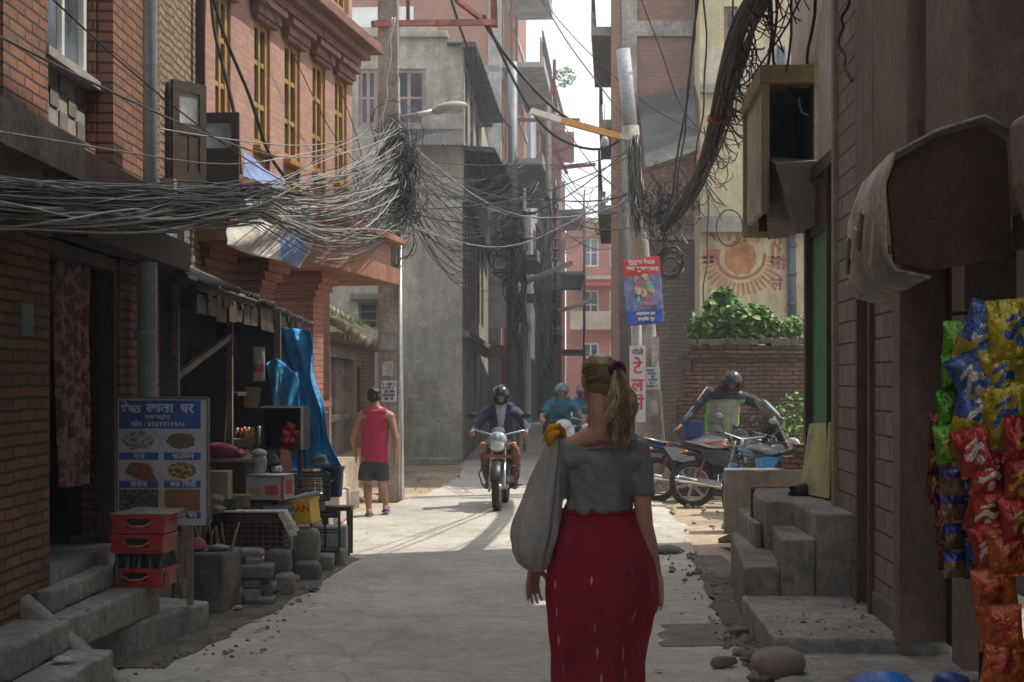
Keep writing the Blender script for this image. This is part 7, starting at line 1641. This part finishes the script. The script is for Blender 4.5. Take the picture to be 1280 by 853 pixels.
# ponytail
m=MB()
end0=wp(757,538,-.12); tie_w=P(.03,-.108,.055)
for i in range(620):
    cl=rr.randrange(34); r2=random.Random(cl*13+5); a=r2.uniform(0,2*PI)+rr.gauss(0,.16); r0=min(1,max(.05,r2.random()**.5+rr.gauss(0,.07))); ln_=r2.uniform(.66,1.)+rr.uniform(-.08,.04); w1=r2.uniform(0,6)*2.8+rr.gauss(0,.15); wa=.008+.011*r2.random(); light=r2.random()
    pts=[]; n=16
    for k in range(n+1):
        t=k/n*ln_
        c=tie_w+V((.03*t+ .012*math.sin(t*5),-.05*math.sin(min(1,t*2.2)*PI/2)+.015*t,.018*math.sin(min(1,t*5)*PI)-.335*t))
        rad=(.014+.056*math.sin(min(1,t*1.5)*PI*.6))*(1-.55*max(0,t-.7)/.3)
        pts.append(c+V((math.cos(a)*rad*r0+wa*math.sin(t*15+w1*.35+a)*min(1,t*2),math.sin(a)*rad*r0*.55,.0)))
    m.tube(pts,[.0014]*(n-2)+[.001,.0006,.0003],3,0 if light<.28 or rr.random()<.15 else (2 if light>.75 else 1),cap=False)
m.build('ponytail',[hm_d,hm_l,M('hair_blond_sunlit',(.80,.62,.38),.4,.2,6,0,spec=.45)],hair)  # palest blond strands also paint in the sun's highlight on the ponytail
m=MB()
for i in range(60):
    a=rr.uniform(0,2*PI); st=P(.04*math.cos(a),-.06-.03*rr.random(),-.05-.02*rr.random()); m.tube([st,st+V((rr.uniform(-.01,.02),-.005,-.03)),st+V((rr.uniform(-.02,.03),-.0,-.075))],.0008,3,1,cap=False)
m.build('loose_strands',[hm_d,hm_l],hair)
m=MB()
for j in range(3): m.tube([tie_w+Rm@V((.030*math.cos(q*PI/12)*(1+.25*math.sin(q*3.1+j)),-.004*j+.012*math.sin(q*2.3+j*2),.028*math.sin(q*PI/12)*(1+.25*math.cos(q*2.7+j)))) for q in range(25)],.0085,6,cap=False)
m.build('scrunchie',M('scrunchie_purple',(.10,.015,.07),.8,.3,9,.5),wo)
# shoulder bag
bag=thing('shoulder_bag','long light grey cloth sling bag with knotted mustard strap on the woman\'s left shoulder','bag',(wx,wy,0)); 
bgm=M('bag_grey',(.33,.325,.31),.95,.12,3,.5,220,bdist=.002)
bp=[(548,686,700,.03,-.03),(575,675,703,.04,-.04),(600,664,702,.05,-.05),(625,655,700,.06,-.055),(650,647,698,.07,-.06),(672,642,694,.075,-.06),(690,642,689,.075,-.055),(703,647,684,.06,-.045),(712,657,681,.03,-.04),(715,664,678,.008,-.04)]
def bf(s,t):
    k=t*(len(bp)-1); i=min(int(k),len(bp)-2); f=k-i; f=f*f*(3-2*f) if 0 else f; A0=bp[i];B0=bp[i+1]; L_=lambda j:A0[j]+(B0[j]-A0[j])*f
    c=wp((L_(1)+L_(2))/2,L_(0),L_(4)-.03); rx_=(L_(2)-L_(1))/2*wy/FPX; q=2*PI*s; fo=1+.11*math.sin(q*4+t*3)*(1-t*.6)+.09*math.sin(q*9-t*4)*(1-t*.7)+.16*MN.noise(V((math.cos(q)*1.6,math.sin(q)*1.6,t*5)))+.05*abs(MN.noise(V((math.cos(q)*4,math.sin(q)*4,t*9))))
    return V((c.x+rx_*math.cos(q)*fo,c.y+L_(3)*math.sin(q)*fo,c.z))
m=MB(); m.grid(bf,60,46,closed=True); m.build('bag_body',bgm,bag)
mus=M('strap_mustard',(.62,.30,.02),.85,.15,5,.5,60)
m=MB()
def st2(s,t):
    a=[wp(686,552,-.085),wp(690,543,-.06),wp(694,531,-.01),wp(697,534,.05),wp(700,552,.085)]; p=bez(a,t); w_=.026+.006*math.sin(t*9)
    return p+V(((s-.5)*2*w_,.012*math.sin(s*12),.006*math.sin(s*9+t*6)+abs(s-.5)*-.02))
m.grid(st2,12,18); m.tube([wp(684,549,-.09),wp(691,545,-.095),wp(698,541,-.085)],[.014,.019,.013],8); m.tube([wp(682,545,-.07),wp(690,535,-.075),wp(699,533,-.05)],[.010,.017,.012],8); m.tube([wp(686,556,-.085),wp(689,548,-.1),wp(693,540,-.09)],[.010,.015,.010],8)
m.build('strap',mus,bag,solid=.004)
m=MB(); m.grid(lambda s,t:bez([wp(700,552,.085),wp(699,600,.10),wp(690,650,.06)],t)+V(((s-.5)*.05,.01*math.sin(s*9),0)),8,10); m.build('strap_front',bgm,bag,solid=.004)

# ---------- generic figure ----------
def shirt_mesh(name,segs,par,mat,vox=.012,modf=None,disp=None):
    return hulls(name,segs,vox,3,mat,par,modf,disp)
def wrk(a=.008,f=9):
    return lambda co,n: co+n*a*MN.noise(V((co.x*f,co.y*f,co.z*f*1.3)))
hairk=M('hair_black',(.012,.011,.011),.45,.3,9,.4,80)
# man in tank top, walking away
mx,my=W(470,645,18.4).x,18.4
def mp(px,py,dy=0): p=W(px,py,my+dy); return V((p.x-mx,dy,p.z))
sg_=[]; hc=mp(468,496,.02); Pm=head(sg_,hc,.93,R(-8),pitch=R(-8)); nb=mp(470,510,-.01)
sg_.append(limb(hc+V((0,-.02,-.05)),.054,nb,.058)); sL=mp(450,520,-.01); sR=mp(488,520,-.01)
for a in (sL,sR): sg_.append(limb(nb,(.058,.055,.04),a,(.055,.055,.05)))
che=mp(469,535); wai=mp(468,560); pel=mp(467,576)
sg_+= [limb(sL,(.055,.07,.05),sR,(.055,.07,.05)),(che,(.165,.105,.12),wai,(.155,.10,.07)),(wai,(.155,.105,.07),pel,(.16,.115,.08))]
eL=mp(441,548,-.02); wL=mp(445,570,.12); eR=mp(495,550,-.04); wR=mp(494,572,.02)
for s_,e_,w_ in ((sL,eL,wL),(sR,eR,wR)): sg_+= [limb(s_,.052,e_,.040),limb(e_,.040,e_.lerp(w_,.4),.040),limb(e_.lerp(w_,.4),.038,w_,.027)]
hand(sg_,wL,(.05,.5,-1),(1,.2,0),(0,1,.2),.92,.4); hand(sg_,wR,(0,.2,-1),(-1,.2,0),(0,1,.2),.92,.4)
kL=mp(459,605,.10); aL=mp(461,640,-.05); kR=mp(477,602,.12); aR=mp(482,634,.22); aL.z=.11; aR.z=.13
for hp,kn,an,dr,up in ((mp(459,580),kL,aL,(-.05,1,0),0),(mp(475,580),kR,aR,(.15,1,.1),0)):
    sg_+= [limb(hp,(.085,.09,.08),kn,.055),limb(kn,.054,kn.lerp(an,.35),.056),limb(kn.lerp(an,.35),.055,an,.036)]; foot(sg_,an,dr,.95)
mo=hulls('person',sg_,.009,3,M('skin_tan',(.33,.17,.11),.5,.1,9,.08,120)); tag(mo,'man walking away in a crimson tank top, dark shorts and slippers','person'); place(mo,(mx,my,0),0); eyes(Pm,mo,.93)
tk=M('tank_crimson',(.36,.025,.07),.9,.12,4,.3,60)
sh=[(che+V((0,0,.0)),(.172,.115,.085),wai,(.165,.112,.07)),(wai,(.165,.112,.07),mp(468,581),(.172,.122,.02)),(mp(459,521,-.01),(.036,.066,.035),mp(458,537),(.065,.10,.06)),(mp(480,521,-.01),(.036,.066,.035),mp(480,537),(.065,.10,.06)),(mp(461,527,-.02),(.04,.075,.035),mp(478,527,-.02),(.04,.075,.035)),(mp(469,520,-.015),(.125,.09,.05),mp(469,540),(.16,.112,.06)),(mp(458,515,-.015),(.042,.08,.05),mp(480,515,-.015),(.042,.08,.05))]
hulls('tank_top',sh,.009,3,tk,mo,disp=wrk(.008))
so=M('shorts_dark',(.035,.04,.045),.9,.2,5,.3,60)
sh=[(mp(468,577),(.168,.125,.04),mp(467,584),(.172,.13,.05)),(mp(459,582),(.095,.115,.05),mp(457,600,.06),(.098,.115,.015)),(mp(476,582),(.095,.115,.05),mp(478,600,.07),(.098,.115,.015))]
hulls('shorts',sh,.009,3,so,mo,disp=wrk(.01))
hh=[(hc+V((0,-.03,.0)),(.080,.078,.08),hc+V((0,-.02,.04)),(.08,.085,.075)),(hc+V((0,-.022,.035)),(.078,.085,.078),hc+V((0,.0,.05)),(.073,.082,.07)),(hc+V((0,-.045,.0)),(.066,.055,.05),hc+V((0,-.05,-.03)),(.055,.04,.02))]
hulls('hair',hh,.008,1,hairk,mo,disp=wrk(.02,40))
for k,(an,cc,lb) in enumerate(((aL,M('slipper_brown',(.14,.08,.05),.7),'x'),(aR,M('slipper_blue',(.04,.09,.35),.6),'x'))):
    m=MB(); m.ell(an+V((.0,.06,-.098)),(.055,.15,.014),n=14); m.tube([an+V((-.045,.05,-.09)),an+V((-.01,.10,-.045)),an+V((.005,.13,-.085))],.007,5); m.tube([an+V((.045,.05,-.09)),an+V((.01,.10,-.045)),an+V((.005,.13,-.085))],.007,5); m.build('slipper',cc,mo)
# seated riders; local facing +Y, y measured from bike centre
def rider(label,loc,rz,jm,pm,hm,visor,face=.0,s=1.,helmet='full',shirtm=None,skinm=skinB,half=False,barefoot=False,open_=True,elbow=0):
    sg=[]; dz=-.06
    J=lambda x,y,z: V((x,y,z+dz))
    hc=J(0,.06,1.50); 
    P=head(sg,hc,.95,0,pitch=R(-14)); nb=J(0,.0,1.36)
    sg.append(limb(hc+V((0,-.03,-.05)),.055,nb,.06))
    sL,sR=J(-.19,-.03,1.30),J(.19,-.03,1.30)
    sg+= [limb(nb,(.06,.055,.04),sL,(.055,.055,.05)),limb(nb,(.06,.055,.04),sR,(.055,.055,.05)),(J(0,-.06,1.2),(.17,.115,.12),J(0,-.18,.98),(.155,.11,.08)),(J(0,-.18,.98),(.155,.11,.08),J(0,-.25,.86),(.17,.13,.09))]
    aj=[]
    for k,s_ in ((-1,sL),(1,sR)):
        e_=J(k*.34,.10,1.08); w_=J(k*.345,.33,1.055); aj.append((s_,e_,w_)); sg+= [limb(s_,.052,e_,.042),limb(e_,.042,w_,.028)]
        hand(sg,w_,(0,.9,-.25),(0,-.2,-1),(-k,.1,0),.95,.85)
    lg=[]
    for k in (-1,1):
        hp=J(k*.09,-.22,.84); kn=J(k*.20,.20,.72); an=J(k*.18,-.02,.39); lg.append((hp,kn,an)); sg+= [limb(hp,(.085,.085,.08),kn,.058),limb(kn,.056,an,.037)]; foot(sg,an,(.1*k,1,-.05),.95)
    o=hulls('person',sg,.010,3,skinm); tag(o,label,'person'); place(o,loc,rz); eyes(P,o,.95)
    def mf(c,n): return 1 if (shirtm and abs(c.x)<.02+.05*max(0,(c.z-.95)/.35) and c.y>-.06 and c.z>.85) else 0
    ja=[(J(0,-.06,1.2),(.185,.13,.12),J(0,-.18,.98),(.175,.135,.08)),(J(0,-.18,.98),(.175,.135,.08),J(0,-.24,.84),(.185,.15,.06)),(J(-.17,-.03,1.30),(.075,.082,.07),J(.17,-.03,1.30),(.075,.082,.07)),(J(-.11,-.02,1.36),(.065,.08,.058),J(.11,-.02,1.36),(.065,.08,.058))]
    ja.append((J(0,-.01,1.37),(.082,.08,.04),J(0,-.03,1.27),(.13,.10,.05)))
    for s_,e_,w_ in aj:
        if half: ja.append((s_,(.07,)*3,s_.lerp(e_,.55),(.066,)*3))
        else: ja+= [(s_,(.072,)*3,e_,(.062,)*3),(e_,(.06,)*3,e_.lerp(w_,.85),(.044,)*3)]
    hulls('jacket',ja,.011,3,[jm,shirtm or jm],o,mf,wrk(.022,8))
    pa=[(J(0,-.25,.84),(.18,.135,.06),J(0,-.2,.82),(.15,.12,.05))]
    for hp,kn,an in lg: pa+= [(hp,(.1,)*3,kn,(.075,)*3),(kn,(.072,)*3,kn.lerp(an,.78),(.058,)*3)]
    hulls('trousers',pa,.011,3,pm,o,None,wrk(.015,9))
    m=MB()
    for hp,kn,an in lg: m.ell(an+V((0,.05,-.065)),(.052,.14,.04),n=12)
    m.build('shoes',M('shoe_brown',(.10,.05,.03),.6),o)
    # helmet shell with face opening
    bm=bmesh.new(); bmesh.ops.create_uvsphere(bm,u_segments=32,v_segments=20,radius=1)
    for v in bm.verts: v.co=V((v.co.x*.125,v.co.y*.142,v.co.z*.135))
    for f in list(bm.faces):
        c=f.calc_center_median()
        if (c.y>.07 and -.09<c.z<.015 and abs(c.x)<.09) or c.z<-.12 or (helmet=='half' and c.z<-.02 and c.y>-.02): bm.faces.remove(f)
    me=bpy.data.meshes.new('helmet'); bm.to_mesh(me); bm.free(); me.transform(Matrix.Translation(hc+V((0,-.005,.015)))@Matrix.Rotation(R(-14),4,'X')); me.materials.append(hm)
    for f in me.polygons: f.use_smooth=True
    ho=bpy.data.objects.new('helmet',me); COL.objects.link(ho); ho.parent=o; q=ho.modifiers.new('s','SOLIDIFY'); q.thickness=.022; q.offset=-1
    if visor:
        m=MB(); m.grid(lambda s,t:hc+V((.128*math.sin((s-.5)*2.2),-.005+.150*math.cos((s-.5)*2.2)-.02*t+.01,.085-.075*t)),14,5); m.build('visor',GL('visor_dark',(.02,.022,.025),.08),ho,solid=.003)
    return o
navy=M('jacket_navy',(.016,.024,.062),.7,.25,4,.3,40); shw=M('shirt_lilac',(.32,.34,.42),.8,.15,5,.2)
rider('motorcyclist in a navy jacket and black helmet riding toward the camera',(-.14,19.85,0),PI-R(4),navy,M('trousers_brown',(.14,.065,.045),.85,.2,5,.3),M('helmet_black',(.012,.012,.014),.25,.1,3,0,coat=.2),False,shirtm=shw)
rider('rider in a teal t-shirt and dull green helmet, partly behind the woman',(.83,25.6,0.02),PI+R(3),M('tshirt_teal',(.02,.12,.17),.85,.15,5,.3),M('jeans_blue',(.08,.12,.20),.9,.25,6,.3),M('helmet_green',(.06,.15,.12),.35,.1,3,0),False,half=True,helmet='half')
rider('farthest rider in a blue shirt, mostly hidden behind the woman\'s head',(1.28,27.6,0.0),PI+R(4),M('shirt_blue',(.04,.13,.26),.85,.15,5,.3),M('jeans_blue'),M('helmet_grey',(.16,.15,.15),.35,.1,3,0),False,half=True)
# man leaning over parked motorcycles: stands behind, faces the camera, bent forward
lx,ly=W(907,0,21.3).x,21.3
def lp(px,py,dy=0): p=W(px,py,ly+dy); return V((p.x-lx,dy,p.z))
sg_=[]; hc=lp(917,489,-.30); Pl=head(sg_,hc,.96,R(180-14),pitch=R(-28)); nb=lp(912,498,-.22)
sg_.append(limb(hc+V((0,.03,-.03)),.056,nb,.06))
sL=lp(890,500,-.18); sR=lp(932,506,-.18)
pel=lp(905,548,.12); che=lp(909,514,-.12); wai=lp(905,536,.02)
sg_+= [limb(sL,(.06,.06,.055),sR,(.06,.06,.055)),limb(nb,.06,sL,.055),limb(nb,.06,sR,.055),(che,(.17,.12,.12),wai,(.15,.11,.08)),(wai,(.15,.11,.08),pel,(.165,.12,.09))]
eL=lp(873,520,-.25); wL=lp(858,538,-.42); eR=lp(948,514,-.30); wR=lp(962,524,-.50)
for s_,e_,w_ in ((sL,eL,wL),(sR,eR,wR)): sg_+= [limb(s_,.053,e_,.043),limb(e_,.043,w_,.028)]
hand(sg_,wL,(-.7,-.2,-.5),(0,0,-1),(.1,-1,0),.95,.3); hand(sg_,wR,(.6,-.6,-.3),(0,0,-1),(.6,.6,0),.95,.8)
for k in (-1,1):
    hp=pel+V((k*.09,0,-.04)); kn=V((hp.x+k*.02,.08,.52)); an=V((hp.x+k*.04,.18,.06)); sg_+= [limb(hp,(.09,.09,.08),kn,.058),limb(kn,.056,an,.038)]; foot(sg_,an,(0,-1,0),.95)
lo_=hulls('person',sg_,.010,3,skinB); tag(lo_,'man in black helmet and green edged grey vest bending over the parked motorcycles','person'); place(lo_,(lx-.03,ly,-.02),0); lo_.scale=(1.09,1.09,1.09); eyes(Pl,lo_,.95)
vg=M('vest_green',(.16,.50,.06),.8,.15,5,.2); vy=M('vest_grey',(.26,.26,.24),.8,.12,5,.2); nv=M('jacket_navy_dark',(.012,.016,.032),.7,.25,4,.3,40)
def vm(c,n):
    x=c.x; xr=abs(x-(che.x*.5+wai.x*.5))
    if c.z>lp(0,508).z: return 2
    if xr>.185 or abs(x-.045)<.012: return 0
    return 1
ja=[(lp(907,514,-.12),(.215,.15,.12),wai,(.225,.145,.08)),(nb+V((0,0,-.02)),(.085,.085,.05),lp(910,508,-.17),(.15,.12,.06)),(wai,(.22,.145,.08),lp(904,556,.05),(.21,.15,.05)),(sL+V((.03,0,0)),(.08,.09,.075),sR+V((-.03,0,0)),(.08,.09,.075)),(sL+V((.10,0,.03)),(.07,.09,.065),sR+V((-.10,0,.03)),(.07,.09,.065))]
hulls('vest',ja,.010,3,[vg,vy,nv],lo_,vm,wrk(.015,9))
for s_,e_,w_ in ((sL,eL,wL),(sR,eR,wR)):
    hulls('sleeve',[(s_,(.073,)*3,e_,(.060,)*3),(e_,(.058,)*3,e_.lerp(w_,.88),(.042,)*3)],.010,3,nv,lo_,None,wrk(.015,12))
m=MB(); m.tube([sL+V((-.02,-.02,.07)),sL.lerp(eL,.5)+V((-.02,-.04,.06)),eL+V((0,-.03,.055)),eL.lerp(wL,.7)+V((0,-.02,.045))],.006,6); m.build('sleeve_stripe',M('stripe_pale',(.5,.5,.52),.6),lo_)
pa=[(pel,(.175,.13,.08),pel+V((0,0,-.06)),(.17,.13,.08))]
for k in (-1,1):
    hp=pel+V((k*.09,0,-.04)); kn=V((hp.x+k*.02,.08,.52)); an=V((hp.x+k*.04,.18,.14)); pa+= [(hp,(.1,)*3,kn,(.078,)*3),(kn,(.075,)*3,an,(.06,)*3)]
hulls('trousers',pa,.011,3,M('jeans_dark',(.04,.05,.09),.9,.2,6,.3),lo_,None,wrk(.015,9))
bm=bmesh.new(); bmesh.ops.create_uvsphere(bm,u_segments=32,v_segments=20,radius=1)
for v in bm.verts: v.co=V((v.co.x*.148,v.co.y*.165,v.co.z*.155))
for f in list(bm.faces):
    c=f.calc_center_median()
    if (c.y>.06 and -.075<c.z<.04 and abs(c.x)<.10) or c.z<-.118: bm.faces.remove(f)
me=bpy.data.meshes.new('helmet'); bm.to_mesh(me); bm.free(); me.transform(Matrix.Translation(hc+V((0,0,.012)))@Matrix.Rotation(R(166),4,'Z')@Matrix.Rotation(R(-28),4,'X')); me.materials.append(_mats['helmet_black'])
for f in me.polygons: f.use_smooth=True
ho=bpy.data.objects.new('helmet',me); COL.objects.link(ho); ho.parent=lo_; q=ho.modifiers.new('s','SOLIDIFY'); q.thickness=.024; q.offset=-1
# blue bag/helmet box by the man, litter pieces
m=MB(); m.ob(W(866,537,21.1),(.26,.2,.26),(0,.1,.1)); q=tag(m.build('blue_cover',M('cover_blue',(.02,.04,.16),.5,.2,5,.3),bevel=.03),'blue padded bag lying behind the middle motorcycle seat','bag')
for i,(px,py,c,lb) in enumerate(((665//1*0+425,655,(.45,.06,.05),'small red wrapper lying on the road beside the corner steps'),(296,762,(.5,.18,.03),'orange wrapper lying in the gutter below the stone pile'),(392,738,(.10,.14,.15),'flattened dark scrap on the road near the stone row'),(80,827,(.5,.5,.5),'white scrap of paper on the near concrete step'))):
    a=G(px,py,.012 if i<3 else .252); random.seed(90+i); m=MB(); m.ell((a.x,a.y,a.z+.01),(.05,.035,.012),(0,0,i),8,jit=.5); tag(m.build('litter',M('litter_%d'%i,c,.6,.2,9)),lb,'litter')
# ================================================================ light, sky, camera
S=Vector((.50,.17,.85)).normalized()
el=math.asin(S.z); az=math.atan2(S.x,S.y)
sd=bpy.data.lights.new('sun','SUN'); sd.energy=5.0; sd.angle=R(.5); sd.color=(1.,.93,.82)
so_=bpy.data.objects.new('sun',sd); COL.objects.link(so_); so_.rotation_euler=S.to_track_quat('Z','Y').to_euler()
w=bpy.data.worlds.new('World'); SC.world=w; w.use_nodes=True; nt=w.node_tree; bgn=nt.nodes['Background']
sk_=nt.nodes.new('ShaderNodeTexSky'); sk_.sky_type='NISHITA'; sk_.sun_disc=False; sk_.sun_elevation=el; sk_.sun_rotation=az; sk_.dust_density=4; sk_.air_density=1.2
nz=nt.nodes.new('ShaderNodeTexNoise'); nz.inputs['Scale'].default_value=2.2; nz.inputs['Detail'].default_value=6
tc=nt.nodes.new('ShaderNodeTexCoord'); nt.links.new(tc.outputs['Generated'],nz.inputs['Vector'])
rp2=nt.nodes.new('ShaderNodeValToRGB'); rp2.color_ramp.elements[0].position=.18; rp2.color_ramp.elements[1].position=.42; nt.links.new(nz.outputs['Fac'],rp2.inputs[0])
mx2=nt.nodes.new('ShaderNodeMix'); mx2.data_type='RGBA'; nt.links.new(rp2.outputs[0],mx2.inputs[0]); nt.links.new(sk_.outputs[0],mx2.inputs[6]); mx2.inputs[7].default_value=(11.2,11.7,12.2,1)
nt.links.new(mx2.outputs[2],bgn.inputs[0]); bgn.inputs[1].default_value=.125
# hazy dusty air
hz=MB(); hz.box(-60,60,-14,110,-1.1,20.); ho_=hz.build('haze',None); ho_['kind']='stuff'
hmz=bpy.data.materials.new('haze'); hmz.use_nodes=True; hn=hmz.node_tree; hn.nodes.clear()
vo=hn.nodes.new('ShaderNodeVolumePrincipled'); vo.inputs['Density'].default_value=.004; vo.inputs['Color'].default_value=(.86,.90,.96,1); vo.inputs['Anisotropy'].default_value=.3
ou=hn.nodes.new('ShaderNodeOutputMaterial'); hn.links.new(vo.outputs[0],ou.inputs['Volume']); ho_.data.materials.clear(); ho_.data.materials.append(hmz)
cam=bpy.data.cameras.new('camera'); co=bpy.data.objects.new('camera',cam); COL.objects.link(co); co.location=(0,0,H); co.rotation_euler=(PI/2,0,0)
cam.sensor_width=36; cam.lens=FPX/1280*36; cam.shift_y=(HY-426.5)/1280; cam.clip_end=1500; cam.clip_start=.05
SC.camera=co
SC.view_settings.view_transform='Standard'; SC.view_settings.look='None'; SC.view_settings.exposure=.12; SC.view_settings.gamma=1
SC.cycles.use_denoising=True; SC.cycles.max_bounces=6; SC.cycles.diffuse_bounces=4
bpy.data.scenes.remove(_TS)
